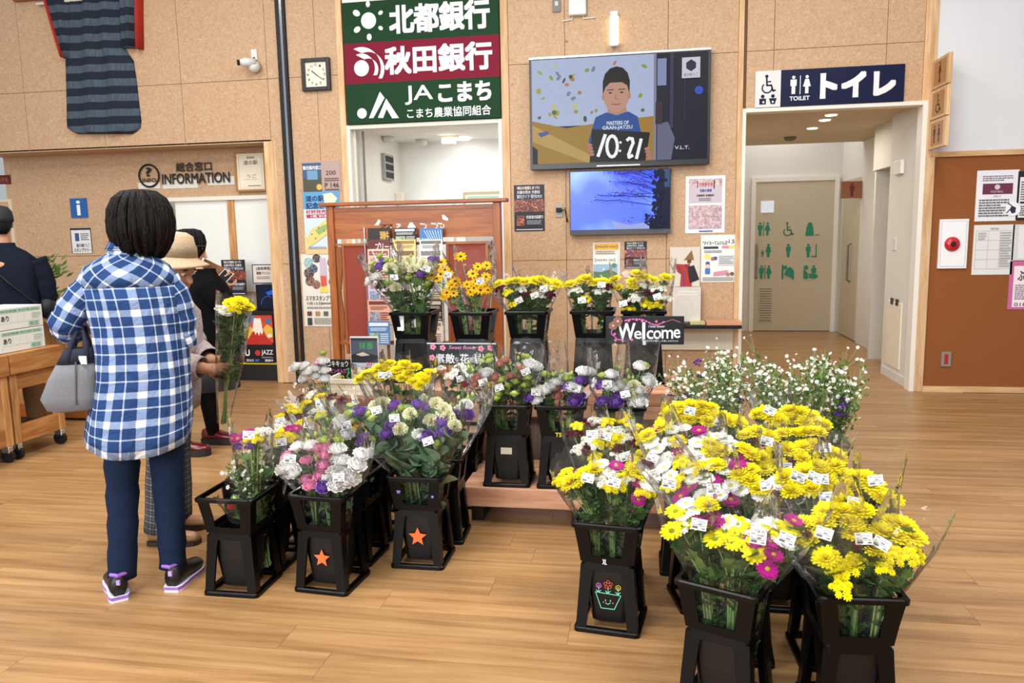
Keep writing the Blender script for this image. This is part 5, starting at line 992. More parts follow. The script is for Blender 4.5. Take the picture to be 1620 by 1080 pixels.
# price tag
def mk_tag(c):
    mb = MB().box((-.5, -.36, -.006), (.5, .36, 0)); mb.mi = 1
    for i, (y0, y1, x0, x1) in enumerate(((.22, .27, -.42, -.2), (.16, .20, -.1, .36), (.0, .04, -.42, -.3), (-.02, .06, -.05, .2), (-.1, -.06, -.4, .4), (-.29, -.14, -.4, -.05), (-.28, -.2, .2, .42))): mb.poly([(x0, y0, .002), (x1, y0, .002), (x1, y1, .002), (x0, y1, .002)])
    return mb.mesh('price_tag', [mat(c, .5, 0, .01), mat('5c5c62', .6)])
TAGM = [mk_tag('eceae6'), mk_tag('e4e2dc')]
CAMP = Vector((0, 0, CAMH))
def parse(s):
    out = []
    for tok in s.split():
        k = tok[0]; x, y = tok[1:].split(','); out.append((k, float(x), float(y)))
    return out
NB = [0]
def bouquet(base, heads, label, group, leaf='mum', nleaf=16, wrap=True, ntag=1, Yc=None, slope=.8, leafsize=.05, over=.06, name='flower_bouquet', rim=None, lowleaf=8, ctr=None):
    """heads: list of (kind, px, py, Y)"""
    NB[0] += 1; rr = random.Random(NB[0]*13+5); base = Vector(base)
    pos = [(k, at(x, y, Y)) for k, x, y, Y in heads]; cen = sum((q for k, q in pos), Vector())/len(pos)
    if rim is not None:         # the stems bend over the rim of the bucket
        f_ = (rim-base.z)/max(.05, cen.z-base.z); RP = base.lerp(cen, min(f_, .9)); RP.z = rim
        for i_ in (0, 1): RP[i_] = max(ctr[i_]-.062, min(ctr[i_]+.062, RP[i_]))
    else: RP = base.lerp(cen, .45)
    ax = (cen-RP).normalized(); RL = RP-base
    t = empty(name, base, label, 'bouquet', group); sm = MB(); pts_all = []
    for k, q in pos:
        meshes, r, nm = KINDS[k]; rad = (q-cen)-ax*(q-cen).dot(ax)
        d = (ax*1.0+rad*4.5+Vector((0, 0, .25))+(CAMP-q).normalized()*(1.6 if k == 'O' else .55)+Vector((rr.uniform(-.15, .15), rr.uniform(-.15, .15), 0))).normalized()
        if k in 'Gg': d = (ax+Vector((rr.uniform(-.3, .3), rr.uniform(-.3, .3), .4))).normalized()
        s = r*rr.uniform(.9, 1.12); rot = d.to_track_quat('Z', 'Y') @ Euler((0, 0, rr.uniform(0, 6.28))).to_quaternion()
        o = part(nm, rr.choice(meshes), t, q-base, rot.to_euler(), s)
        b0 = Vector((rr.uniform(-.012, .012), rr.uniform(-.012, .012), 0)); e = q-base-d*s*.3; ro = rad*.22; ro.z = 0
        if rim is not None:
            for i_ in (0, 1): ro[i_] = max(ctr[i_]-.082-RP[i_], min(ctr[i_]+.082-RP[i_], ro[i_]))
        rp = RL+ro+Vector((rr.uniform(-.008, .008), rr.uniform(-.008, .008), 0)); mid = rp.lerp(e, .5)-rad*.08
        pts = [b0, b0.lerp(rp, .55), rp, mid, e]; sm.tube(pts, [.0035, .0034, .003, .0026, .0024], 5, False); pts_all.append(pts)
    o = part('stems', sm.mesh('stems', STEMM, True), t); o['kind'] = 'stuff'
    fo_ = MB()
    for i in range(int(nleaf*3.2)+lowleaf*5):
        pts = rr.choice(pts_all); f = rr.uniform(.4, .95) if i > lowleaf*5 else rr.uniform(.15, .55); j = min(int(f*4), 3); q = pts[j].lerp(pts[j+1], f*4-j); src = rr.choice((0, 1, 2)); fo_.mi = src; me_ = LEAF[leaf][src]
        a = rr.uniform(0, 6.28); d = Vector((math.cos(a), math.sin(a), rr.uniform(.0, 1.2))).normalized(); M_ = Matrix.Translation(q) @ (d.to_track_quat('Y', 'Z') @ Euler((0, rr.uniform(-1, 1), 0)).to_quaternion()).to_matrix().to_4x4() @ Matrix.Scale(leafsize*rr.uniform(.8, 1.35)*(1 if i > lowleaf*5 else .72), 4)
        fo_.add([M_ @ v.co for v in me_.vertices], [tuple(p_.vertices) for p_ in me_.polygons])
    if fo_.f: o = part('foliage', fo_.mesh('foliage', [x.materials[0] for x in LEAF[leaf]], True), t); o['kind'] = 'stuff'
    for i in range(nleaf//2+lowleaf//2):
        pts = rr.choice(pts_all); f = rr.uniform(.42, .93) if i < nleaf//2 else rr.uniform(.1, .5); j = min(int(f*4), 3); q = pts[j].lerp(pts[j+1], f*4-j)
        a = rr.uniform(0, 6.28); d = Vector((math.cos(a), math.sin(a), rr.uniform(.2, 1.0)))+(CAMP-base-q).normalized()*.6; d.normalize()
        rot = d.to_track_quat('Y', 'Z') @ Euler((0, rr.uniform(-.8, .8), 0)).to_quaternion(); part('leaf', rr.choice(LEAF[leaf]), t, q, rot.to_euler(), leafsize*rr.uniform(.7, 1.25)*(1 if i < nleaf//2 else .5))
    u_ = ax.orthogonal().normalized(); v_ = ax.cross(u_)
    ru = max(.05, max(abs((q-cen).dot(u_)) for k, q in pos)+.03); rv = max(.05, max(abs((q-cen).dot(v_)) for k, q in pos)+.03)
    Lh = (cen-RP).length; top = max((q-RP).dot(ax) for k, q in pos)+over
    if wrap:
        rows = []; N = 28; ph = rr.random()*6
        for i in range(11):
            row = []
            for j in range(N):
                a = 2*math.pi*j/N
                if i < 4: c0 = RL*(i/3); pu = pv = .026+.030*i/3; h = 0; kr = 1
                else:
                    g = (i-3)/7; h = g*top; tq = min(1.12, h/Lh); pu = .056+(ru-.056)*tq**.75; pv = .056+(rv-.056)*tq**.75; c0 = RL; kr = 1+(.05*math.sin(a*5+ph+g*3)+.03*math.sin(a*9+2*ph-g*5))*min(1, g*2)
                    if i == 10: h += over*.35*math.sin(a*2+ph)+rr.uniform(-.012, .015)
                row.append(c0+ax*h+(u_*math.cos(a)*pu+v_*math.sin(a)*pv)*kr)
            rows.append(row)
        mb = MB().rings(rows, False); part('wrapper', mb.mesh('wrapper', CELLO, True), t)
    cd = (CAMP-cen); cd.normalize(); side = Vector((0, 0, 1)).cross(cd).normalized()
    for i in range(ntag):
        q = cen-base+side*rr.uniform(-.7, .7)*ru+cd*(min(ru, rv)*.75+.03)+Vector((0, 0, rr.uniform(-.07, .03)))
        rot = (cd+Vector((rr.uniform(-.25, .25), rr.uniform(-.2, .2), rr.uniform(-.2, .25)))).to_track_quat('Z', 'Y') @ Euler((0, 0, rr.uniform(-.4, .4))).to_quaternion()
        part('price_tag', rr.choice(TAGM), t, q, rot.to_euler(), .045)
    return t
def fill(bx, by, bz, heads, nb, label, group, slope=.85, dY=-.02, ctr=None, dup=0, **kw):
    """split a bucket's flowers into nb bouquets standing side by side"""
    H_ = parse(heads); pym = sum(h[2] for h in H_)/len(H_); Yc = by+dY
    hs = [(k, x, y, Yc+(pym-y)*slope*(Yc/1220)) for k, x, y in H_]; rj = random.Random(len(heads))
    if dup: hs += [(k, x+rj.uniform(-11, 11), y+rj.uniform(-9, 9), Y_+rj.uniform(.01, .05)) for k, x, y, Y_ in hs if rj.random() < dup]
    hs.sort(key=lambda q: q[1]); out = []
    cuts = [round(i*len(hs)/nb) for i in range(nb+1)]
    labs = [label]*nb
    if nb > 1:      # tell the bunches of one bucket apart by what each holds
        cnt = [{k: sum(1 for h in hs[cuts[i]:cuts[i+1]] if h[0] == k) for k in KINDS} for i in range(nb)]
        for i in range(nb):
            for k in sorted(KINDS, key=lambda q: -cnt[i][q]):
                c = cnt[i][k]
                if c and all(cnt[j][k] != c for j in range(nb) if j != i):
                    t_ = label+', with %s %s' % ('zero one two three four five six seven eight nine ten eleven twelve'.split()[min(c, 12)], KINDS[k][2].replace('_', ' ')+('s' if c > 1 else ''))
                    if len(t_.split()) <= 16: labs[i] = t_; break
    for i in range(nb):
        g = hs[cuts[i]:cuts[i+1]]; off = (i-(nb-1)/2)*.07
        if g: out.append(bouquet((bx+off*.6, by+(.015 if i % 2 else -.015), bz+.06), g, labs[i], group, rim=bz+.41, ctr=ctr or (bx, by), **kw))
    return out
# ------------------------------------------------------------------ the buckets (place, contents)
bC = flower_bucket(-.97, 3.19, 0, 0, 'black flower bucket with orange star, holding purple and cream flowers')
fill(-.97, 3.19, 0, 'P569,655 g554,644 g556,656 C595,643 g585,656 C606,640 P576,698 g590,664 C649,656 P624,644 g634,647 P661,642 P676,648 C633,680 P613,688 P621,674 g623,660 C682,666 C701,650 C707,660 C719,674 P700,670 P702,685 P676,693 L664,690 C690,640 g691,703', 3, 'purple lisianthus and cream carnation bouquet with grey-green leaves', 'purple and cream bouquets', leaf='oval', nleaf=24, leafsize=.082, slope=.75, lowleaf=4)
flower_bucket(-.955, 3.47, 0, 3, 'black flower bucket with blue label behind the purple flower bucket')
fill(-.955, 3.47, 0, 'L737,642 P739,658 P722,655 G748,625 G725,630 G713,642 L674,632 g728,646 G740,630 L729,650', 1, 'white and violet lisianthus bouquet behind the purple and cream ones', 'white lisianthus bouquets', leaf='oval', nleaf=12)
flower_bucket(-1.285, 2.91, 0, -5, 'black flower bucket with orange star, holding pink and white flowers')
fill(-1.285, 2.91, 0, 'L460,742 L450,744 L466,750 L457,729 L472,710 L490,708 K456,723 K485,730 K504,711 K518,713 K515,723 K507,754 K491,769 K512,738 P513,772 L530,750 L544,754 L533,769 L548,762 L570,721 L564,738 g512,698 g534,698 G500,688 G488,690 G485,697 G470,715 G527,725 G536,720 G553,733 G521,758 G497,758 G501,727 L534,714 L543,732 G563,755', 3, 'pink and white lisianthus bouquet in the starred bucket', 'pink and white bouquets', dup=.25, leaf='oval', nleaf=10, slope=.75, lowleaf=10)
flower_bucket(-1.29, 3.19, 0, -3, 'black flower bucket behind the pink and white flowers')
fill(-1.29, 3.2, 0, 'g552,655 L534,676 L541,668 L549,689 g558,668 O556,673 g506,662 G533,655 G519,665 y482,674 g490,672 y476,671 G512,680 G545,660 g520,684 G508,690', 2, 'green bud and white lisianthus bouquet', 'white lisianthus bouquets', leaf='dark', nleaf=10)
flower_bucket(-1.3, 3.47, 0, 2, 'black flower bucket behind the green bud bouquets')
fill(-1.3, 3.47, 0, 'm475,633 y488,638 y480,642 m481,655 m490,660 w495,653 w512,640 w520,636 w510,648 w520,651 m540,636 m525,629 w492,625 y505,629 w525,640 y506,658', 2, 'maroon, yellow and white spray bouquet beside the price board', 'mixed spray bouquets', nleaf=10)
flower_bucket(-1.6, 3.38, 0, 0, 'black flower bucket at the back of the left row')
fill(-1.6, 3.38, 0, 'y466,651 m458,658 y444,660 y460,645 w455,668 w462,670 m470,662 w440,672', 1, 'maroon and yellow spray bouquet at the row end by the bare floor', 'mixed spray bouquets', nleaf=8)
flower_bucket(-1.66, 3.09, 0, 0, 'black flower bucket behind the half empty one')
fill(-1.66, 3.09, 0, 'y447,686 y460,690 y436,698 y443,684 M460,680 M469,678 w439,678 w433,680 V448,705 M452,682 w430,690', 1, 'magenta and yellow spray bouquet beside the pink lisianthus', 'mixed spray bouquets', nleaf=10)
flower_bucket(-1.65, 2.84, 0, 0, 'half empty open black flower bucket beside the brown shoes')
fill(-1.6, 2.9, 0, 'M376,694 M394,684 y401,692 y408,694 w414,684 w422,683 V377,708 V397,706', 1, 'magenta and yellow bouquet in the half empty bucket', 'mixed spray bouquets', nleaf=8, over=.05)
flower_bucket(-.668, 3.735, Z1, 0, 'black flower bucket with beige label on the lower step')
fill(-.668, 3.735, Z1, 'D762,604 D753,609 D757,600 L770,593 D783,598 D782,611 g794,603 g804,612 g814,606 g814,625 g789,625 g786,632 L837,579 G766,567 G772,571 G779,569 G796,567 G807,576 G818,587 G827,563 G840,569 G749,587 G742,582 G760,580 D793,578 D824,584 D808,596 g835,600 g831,611 g775,572 g833,566 D799,572', 3, 'green and dusty pink lisianthus bouquet on the lower step', 'green and pink bouquets', dup=.8, leaf='dark', nleaf=24, slope=.6, leafsize=.045)
flower_bucket(-.40, 3.735, Z1, 2, 'black flower bucket with yellow mark on the lower step')
fill(-.40, 3.735, Z1, 'L873,613 L864,620 L880,607 D880,617 D883,627 L851,633 L853,622 P841,630 P898,614 L902,615 L912,618 P909,637 P918,604 G904,591 G889,589 G876,593 g862,593 L922,590 P916,627 g895,600 G870,585', 2, 'white lisianthus bouquet with violet blooms on the lower step', 'white lisianthus bouquets on the lower step', dup=.8, leaf='dark', nleaf=22, slope=.5, over=.12, leafsize=.045)
flower_bucket(-.11, 3.735, Z1, 0, 'black flower bucket at the end of the lower step')
fill(-.11, 3.735, Z1, 'g953,595 L961,613 L975,615 L989,615 L1011,620 L1027,607 L1011,638 P975,638 P978,629 P953,612 P955,637 G964,593 G973,597 G995,598 G980,582 G993,587 L1013,582 g1020,580 L967,595 g990,606 C1003,612 C996,625', 2, 'cream and green lisianthus bouquet in tall cellophane beside the Welcome board', 'cream lisianthus bouquets', dup=.8, leaf='dark', nleaf=22, slope=.5, over=.13, leafsize=.045)
flower_bucket(-1.25, 3.86, 0, 0, 'black flower bucket of yellow chrysanthemums before the flower chalkboard')
fill(-1.25, 3.86, 0, 'Y580,594 Y572,601 Y617,576 Y601,583 Y591,591 Y605,598 Y617,595 Y635,599 Y646,593 Y640,578 Y656,583 Y666,597 Y664,611 Y672,603 Y680,593 Y654,605 Y629,587 Y595,600 Y610,588', 3, 'yellow chrysanthemum bouquet below the flower chalkboard', 'yellow chrysanthemum bouquets below the flower chalkboard', nleaf=14, slope=.9)
flower_bucket(-.97, 3.95, 0, 0, 'black flower bucket squeezed before the flower chalkboard')
fill(-.97, 3.95, 0, 'w695,585 R733,604 R735,610 w722,588 w728,580 w712,596 D698,590 w742,592 w735,584', 1, 'dark leafy bouquet with small white and red blooms', 'white lisianthus bouquets', leaf='dark', nleaf=26, leafsize=.035)
# back row on the upper step
flower_bucket(-1.325, 4.36, Z2, 0, 'black flower bucket of cream carnations before the leaflet rack')
fill(-1.325, 4.36, Z2, 'C617,424 C640,422 C653,426 C669,419 C633,429 C627,456 P600,424 P684,413 g612,413 g589,419 g646,442 g632,438 g614,448 g677,451 L596,440 C679,426 g602,407 P666,436 g620,414 G650,405', 2, 'cream carnation and lilac lisianthus bouquet before the leaflet rack', 'cream carnation bouquets', dup=.8, leaf='dark', nleaf=22, slope=.3, leafsize=.055)
flower_bucket(-.97, 4.36, Z2, 0, 'black flower bucket of orange coneflowers before the wooden screen')
fill(-.97, 4.36, Z2, 'O698,415 O690,424 O704,427 O683,436 O711,433 O720,445 O707,463 O697,434 O714,450 O718,464 O723,450 O704,468 O756,422 O770,420 O748,433 O739,450 O763,447 O769,438 O760,459 O772,459 O753,445 O729,406 O692,440 O745,462 O750,456', 2, 'orange-yellow coneflower bouquet before the wooden screen', 'coneflower bouquets', leaf='dark', nleaf=14, slope=.2, leafsize=.03)
flower_bucket(-.655, 4.40, Z2, 0, 'black flower bucket of yellow chrysanthemums under the outlet, left of the bare wall gap')
fill(-.655, 4.40, Z2, 'Y789,450 Y806,448 y804,463 m791,457 Y831,447 Y846,446 Y866,448 Y879,450 w825,459 m831,465 w856,467 m869,467 y811,483 y873,457 Y818,446 Y856,444 w862,460', 3, 'yellow chrysanthemum bouquet on the upper step beside the coneflowers', 'upper step chrysanthemum bouquets', nleaf=44, slope=.4, leafsize=.042)
flower_bucket(-.285, 4.42, Z2, 0, 'black flower bucket beside the Welcome board')
fill(-.285, 4.42, Z2, 'Y902,451 Y917,446 Y942,448 w904,462 w914,460 w961,461 m961,455 y927,474 Y927,442 Y954,446 w945,462', 2, 'yellow chrysanthemum bouquet above the left end of the Welcome board', 'upper step chrysanthemum bouquets by the Welcome board', nleaf=60, slope=.4, leafsize=.042)
flower_bucket(.0, 4.42, Z2, 0, 'black flower bucket behind the Welcome board')
fill(.0, 4.42, Z2, 'Y977,457 Y1000,446 Y1007,434 Y1001,455 Y1034,444 Y1053,440 Y973,444 w1019,452 w1034,457 w1047,457 w1055,473 w1003,469 w1009,473 w1000,475 m1032,465 m1026,463 m992,482 y1030,484 y1020,480 y1040,484 Y1020,440 y995,488', 2, 'yellow chrysanthemum and white spray bouquet behind the Welcome board', 'upper step chrysanthemum bouquets by the Welcome board', nleaf=44, slope=.35, leafsize=.042, over=.09)
# right-hand block on the floor
flower_bucket(-.114, 2.74, 0, -7.5, 'black flower bucket with chalk drawing of a smiling flower pot')
fill(-.114, 2.74, 0, 'y897,751 M912,753 M899,758 Y903,766 Y915,762 y887,762 W921,751 W951,734 W965,744 W978,742 W943,753 w956,762 w967,753 y978,766 y964,771 y988,753 w993,759 M975,737 Y940,744 Y925,751 Y1012,751 Y1003,742 M1010,764 W1030,766 W1032,753 M1010,790 m1021,738 y1019,779 W1025,768', 3, 'mixed daisy bouquet in the flower pot drawing bucket', 'mixed daisy bouquets', nleaf=20, slope=.75)
flower_bucket(-.12, 3.06, 0, -3, 'black flower bucket between the flower pot bucket and the steps')
fill(-.12, 3.06, 0, 'y914,675 m908,688 m932,671 w941,668 y960,670 y993,670 y1008,677 m1008,684 w964,680 w978,683 y958,690 y977,692 y947,701 w930,697 w943,707 m928,712 w916,712 m975,712 y967,703 w990,694 y1019,694 y1017,705 y1021,718 y1030,692 m1001,701 y1006,727 y943,727 w978,721 w950,684', 3, 'maroon, yellow and white spray bouquet before the steps', 'mixed spray bouquets before the steps', nleaf=10)
flower_bucket(.254, 2.28, 0, -24, 'black flower bucket turned askew, holding yellow daisies and magenta blooms')
fill(.254, 2.27, 0, 'B1069,809 W1080,813 B1107,828 B1092,824 B1063,840 M1109,812 M1124,819 M1135,826 Y1118,801 W1076,834 B1131,853 B1160,858 B1146,841 B1195,875 B1173,849 W1182,834 W1207,832 M1205,849 M1192,853 M1218,856 M1224,877 M1214,900 W1235,853 W1244,856 B1246,836 M1256,824 B1252,845 W1224,828 W1100,806 B1165,830 W1150,826 B1230,838 W1085,796', 3, 'yellow, white and magenta daisy bouquet in the askew bucket', 'mixed daisy bouquets in the askew bucket', nleaf=20, slope=.8, over=.07, leafsize=.06)
flower_bucket(.235, 2.95, 0, 12.7, 'black flower bucket behind the askew one')
flower_bucket(.32, 2.60, 0, -4, 'black flower bucket hidden between the askew bucket and the daisy row')
fill(.32, 2.60, 0, 'y1058,770 y1073,762 W1095,758 W1116,758 M1129,760 W1050,739 y1077,736 W1116,734 W1146,743 M1167,736 W1090,741 y1103,741 Y1186,745 Y1188,762 M1156,790 W1139,783 M1218,770 W1229,764 W1156,768 M1090,770 M1077,785 W1112,785 M1090,800 Y1200,775 W1205,785 W1172,775 M1120,790 Y1170,752 W1060,752 Y1132,738', 3, 'white and magenta daisy bouquet behind the askew bucket', 'second row daisy bouquets', nleaf=10, slope=.8)
fill(.235, 2.95, 0, 'M1034,680 M1106,681 Y1049,677 W1064,680 W1082,677 W1134,690 W1147,695 W1103,700 Y1124,703 W1152,708 W1160,703 M1072,716 Y1077,731 W1087,713 Y1124,716 W1106,721 Y1176,711 M1126,726 W1056,724 W1049,734 W1087,740 W1147,734 M1165,734 Y1186,719 Y1025,690 Y1072,700 W1040,710 W1058,698 W1120,690 Y1140,715 M1180,726 W1030,700', 3, 'white, yellow and magenta daisy bouquet in the third row', 'third row daisy bouquets', nleaf=8, slope=.8)
flower_bucket(.19, 3.26, 0, 0, 'black flower bucket at the back of the daisy row')
fill(.19, 3.26, 0, 'Y1061,654 Y1074,646 Y1093,643 Y1111,643 Y1100,654 Y1111,656 Y1131,659 Y1144,661 Y1155,667 Y1168,669 Y1077,656 Y1124,646 Y1051,672 Y1090,664 Y1120,668', 2, 'yellow chrysanthemum bouquet behind the daisies, before the white aster sprays', 'yellow chrysanthemum bouquets behind the daisies', nleaf=8)
flower_bucket(.60, 2.28, 0, 3, 'black flower bucket at the corner, holding large yellow chrysanthemums')
fill(.61, 2.27, 0, 'Y1280,853 Y1302,829 Y1307,884 Y1331,811 Y1362,811 Y1347,829 Y1351,844 Y1384,869 Y1398,844 Y1416,851 Y1427,833 Y1444,851 Y1309,811 y1338,898 y1325,905 y1349,891 y1416,873 y1409,882 y1444,873 y1442,884 y1331,933 y1400,898 Y1271,831 m1271,842 Y1412,828 m1365,860', 3, 'large yellow chrysanthemum bouquet in the corner bucket', 'corner chrysanthemum bouquets', nleaf=24, slope=.8, over=.08, leafsize=.06)
flower_bucket(.625, 2.6, 0, 3, 'black flower bucket behind the corner one')
fill(.63, 2.6, 0, 'Y1243,757 Y1274,747 Y1303,750 Y1329,752 Y1352,757 Y1367,757 Y1253,778 Y1269,765 Y1321,738 Y1393,786 Y1409,791 Y1326,775 Y1305,760 m1352,775 Y1345,770 Y1285,775 Y1380,770 Y1295,740 Y1312,768 y1338,780', 3, 'yellow chrysanthemum bouquet with big price tags, second row', 'second row chrysanthemum bouquets', nleaf=8, ntag=2, over=.09)
flower_bucket(.50, 2.99, 0, 0, 'black flower bucket between the daisy and chrysanthemum rows')
flower_bucket(.765, 2.93, 0, 2, 'black flower bucket in the third chrysanthemum row')
fill(.50, 2.99, 0, 'Y1181,690 Y1196,685 Y1217,694 Y1240,687 Y1277,685 Y1292,685 m1297,698 m1199,695 Y1261,687 Y1227,713 Y1246,713 Y1271,708 Y1269,726 Y1313,719 Y1323,722 Y1207,726 Y1209,742 m1251,737 m1295,724 Y1290,705 Y1230,735', 3, 'yellow chrysanthemum bouquet with maroon sprays, third row', 'third row chrysanthemum bouquets', nleaf=8)
flower_bucket(.68, 3.27, 0, 0, 'black flower bucket at the back of the chrysanthemum rows')
fill(.68, 3.27, 0, 'Y1199,656 Y1220,659 Y1209,654 Y1248,651 Y1253,664 Y1282,659 Y1295,669 Y1303,674 Y1266,654 Y1235,668 Y1275,670', 2, 'yellow chrysanthemum bouquet below the white aster sprays', 'back chrysanthemum bouquets', nleaf=8, over=.08)
# white aster sprays in tall loose bunches
def asters(bx, by, heads, label, nst=16, seed=1, viol=()):
    rr = random.Random(seed); t = empty('aster_bunch', (bx, by, .06), label, 'bouquet', 'white aster bunches'); base = Vector((bx, by, .06)); sm = MB(); fl_ = MB(); gr = MB()
    for px, py, spread, nfl in heads:
        tip = at(px, py, by+rr.uniform(-.08, .1))-base
        for s in range(nst):
            e = tip+Vector((rr.gauss(0, spread), rr.gauss(0, spread*.8), rr.gauss(0, spread*.55))); m_ = e*.6+Vector((0, 0, .02)); sm.tube([Vector((rr.uniform(-.02, .02), rr.uniform(-.02, .02), 0)), e*.35, m_, e], [.003, .0026, .002, .001], 4, False)
            for f in range(int(nfl*1.5)):
                g = rr.uniform(.55, 1.02); q = (m_.lerp(e, (g-.55)/.45))+Vector((rr.gauss(0, .022), rr.gauss(0, .022), rr.gauss(0, .018))); sm.tube([m_.lerp(e, max(0, (g-.65)/.45)), q], .0008, 3, False)
                d = (Vector((rr.uniform(-1, 1), rr.uniform(-1, 1), rr.uniform(.2, 1)))+(CAMP-base-q).normalized()*.8).normalized(); u_ = d.orthogonal().normalized(); v_ = d.cross(u_); R = rr.uniform(.0055, .0105)
                fl_.mi = 0
                for k in range(6):
                    a = k*math.pi/3; c0 = u_*math.cos(a)+v_*math.sin(a); c1 = d.cross(c0); fl_.poly([q+c0*R*.25-c1*R*.2, q+c0*R-c1*R*.32+d*R*.2, q+c0*R+c1*R*.32+d*R*.2, q+c0*R*.25+c1*R*.2])
                fl_.mi = 1; fl_.poly([q+d*R*.12+(u_*math.cos(a)+v_*math.sin(a))*R*.32 for a in (0, 1.57, 3.14, 4.71)])
            for f in range(80):
                q = m_.lerp(e, rr.uniform(-.9, .85))+Vector((rr.gauss(0, .014), rr.gauss(0, .014), rr.gauss(0, .014))); d = Vector((rr.uniform(-1, 1), rr.uniform(-1, 1), rr.uniform(.1, 1))).normalized()*rr.uniform(.016, .042); w_ = d.cross(Vector((rr.random(), rr.random(), rr.random()))).normalized()*.0042
                gr.poly([q-w_, q+d*.5-w_*1.4, q+d, q+d*.5+w_*1.4])
    for nm, mb, mm in (('stems', sm, STEMM), ('small_flowers', fl_, [mat('f0f0ea', .6, 0, .02), mat('d8c850', .6)]), ('foliage', gr, mat('5a7a36', .55, 0, .15, 30))):
        o = part(nm, mb.mesh(nm, mm), t); o['kind'] = 'stuff'
    for px, py in viol: q = at(px, py, by-.08)-base; part('violet_spray', rr.choice(KINDS['V'][0]), t, q, (rr.uniform(-.5, .5), rr.uniform(-.5, .5), rr.random()*6), .028)
    return t
flower_bucket(.44, 3.95, 0, 0, 'black flower bucket of white asters near the steps')
asters(.44, 3.95, [(1072, 590, .06, 9), (1138, 560, .06, 9), (1140, 600, .07, 9), (1100, 625, .06, 7)], 'loose white aster bunch beside the steps', 11, 1, [(1104, 573), (1085, 626), (1062, 628), (1170, 632), (1108, 598)])
flower_bucket(.86, 3.9, 0, 0, 'black flower bucket of white asters before the corridor')
asters(.86, 3.9, [(1200, 580, .07, 9), (1215, 610, .07, 9), (1262, 575, .07, 10), (1290, 560, .07, 9), (1315, 600, .07, 9), (1340, 590, .07, 7), (1280, 610, .06, 7)], 'spreading white aster bunch before the corridor', 10, 2, [(1333, 642), (1326, 655), (1337, 660), (1330, 632)])
asters(-1.58, 2.9, [(388, 735, .035, 8), (400, 722, .035, 8), (385, 718, .03, 6)], 'small white aster bunch in the half empty bucket', 6, 3)
o = bouquet((-1.62, 2.84, .28), [('R', 368, 800, 2.78), ('G', 372, 790, 2.78)], 'single red bud in clear sleeve in the half empty bucket', None, leaf='dark', nleaf=6, ntag=0, over=.06, leafsize=.045)
# white flowers in a small vase by the price board
q = at(508, 640, 4.05); zb = .0
flower_bucket(-1.62, 4.0, 0, 0, 'black flower bucket of white blooms beside the price board')
fill(-1.62, 3.98, 0, 'L468,583 L482,581 L511,574 L501,584 L514,588 L501,596 L483,600 L514,601 K505,576 g512,561 G465,576 L490,590 G494,605', 1, 'loose white lisianthus bunch beside the price board', 'white lisianthus bouquets', leaf='dark', nleaf=8, slope=.3, wrap=False, ntag=0, leafsize=.035)
# ---- stickers and drawings on the buckets
def sticker(bucket_xy, yaw, zc, name, label, draw, size=.1, par=None, d=.0845):
    """a flat mark on the front of a bucket: draw(pr) works in a square of the given size"""
    M = Matrix.Rotation(math.radians(yaw), 3, 'Z'); c = Vector((bucket_xy[0], bucket_xy[1], zc))+M @ Vector((0, -d, 0)); U = M @ Vector((size, 0, 0)); V = Vector((0, -.06*size, -size)); V = M @ V
    pr = Print(c-U/2-V/2, U, V); pr.N = (M @ Vector((0, -1, 0))); draw(pr); o = pr.build(None, name); return o
def star(pr, c='e8692c', u=.5, v=.5, r=.5):
    pts = []
    for i in range(10):
        a = math.radians(-90+36*i); q = r if i % 2 == 0 else r*.46; pts.append((u+q*math.cos(a), v+q*math.sin(a)))
    pr.use(mat(c, .6, 0, .06, 30)); vs = [pr.P(u, v)]+[pr.P(*q) for q in pts]; pr.mb.add(vs, [(0, 1+(i+1) % 10, 1+i) for i in range(10)])
def adopt(o, label, bucket):
    o['label'] = label; mw = parent_world(bucket).inverted(); o.parent = bucket; o.data.transform(mw); return o
BUCK = [o for o in bpy.data.objects if o.name.startswith('flower_bucket') and o.type == 'EMPTY']
def near(x, y): return min(BUCK, key=lambda o: (o.location.x-x)**2+(o.location.y-y)**2)
adopt(sticker((-.97, 3.19), 0, .135, 'star_sticker', '', lambda p: star(p), .085), 'orange felt star', near(-.97, 3.19))
adopt(sticker((-1.285, 2.91), -5, .14, 'star_sticker', '', lambda p: star(p), .075), 'orange felt star', near(-1.285, 2.91))
def pot(p):
    G = mat('6fd8b8', .6); p.line([(.12, .42), (.30, .92), (.72, .92), (.92, .46), (.12, .42)], .022, G)
    for u, c in ((.22, 'd070c8'), (.52, 'd8583a'), (.84, 'd8c83a')):
        p.line([(u, .42), (u, .26)], .018, G); p.line([(u, .42), (u-.08, .34), (u-.03, .42), (u+.08, .34), (u, .42)], .018, G); k = mat(c, .6)
        if u == .52:
            for i in range(5): a = i*1.2566-1.57; p.line([(u+.09*math.cos(a)+.05*math.cos(b*1.05), .14+.09*math.sin(a)+.05*math.sin(b*1.05)) for b in range(7)], .016, k)
        else: p.line([(u+.08*math.cos(b*.63), .20+.08*math.sin(b*.63)) for b in range(11)], .018, k); p.line([(u+.035*math.cos(b*1.05), .21+.035*math.sin(b*1.05)) for b in range(7)], .016, k)
    p.line([(.44, .62), (.45, .66)], .025, G).line([(.6, .62), (.6, .66)], .025, G).line([(.45, .72), (.52, .76), (.6, .71)], .02, G).disc(.38, .7, .02, 'd86a6a').disc(.68, .7, .02, 'd86a6a')
adopt(sticker((-.114, 2.74), -7.5, .135, 'chalk_drawing', '', pot, .115), 'chalk drawing of a smiling flower pot with three blooms', near(-.114, 2.74))
adopt(sticker((-.114, 2.74), -7.5, .268, 'chalk_mark', '', lambda p: p.text('XL', .0, .2, .5, .8, WHC, .02), .03, d=.0985), 'white chalk mark', near(-.114, 2.74))
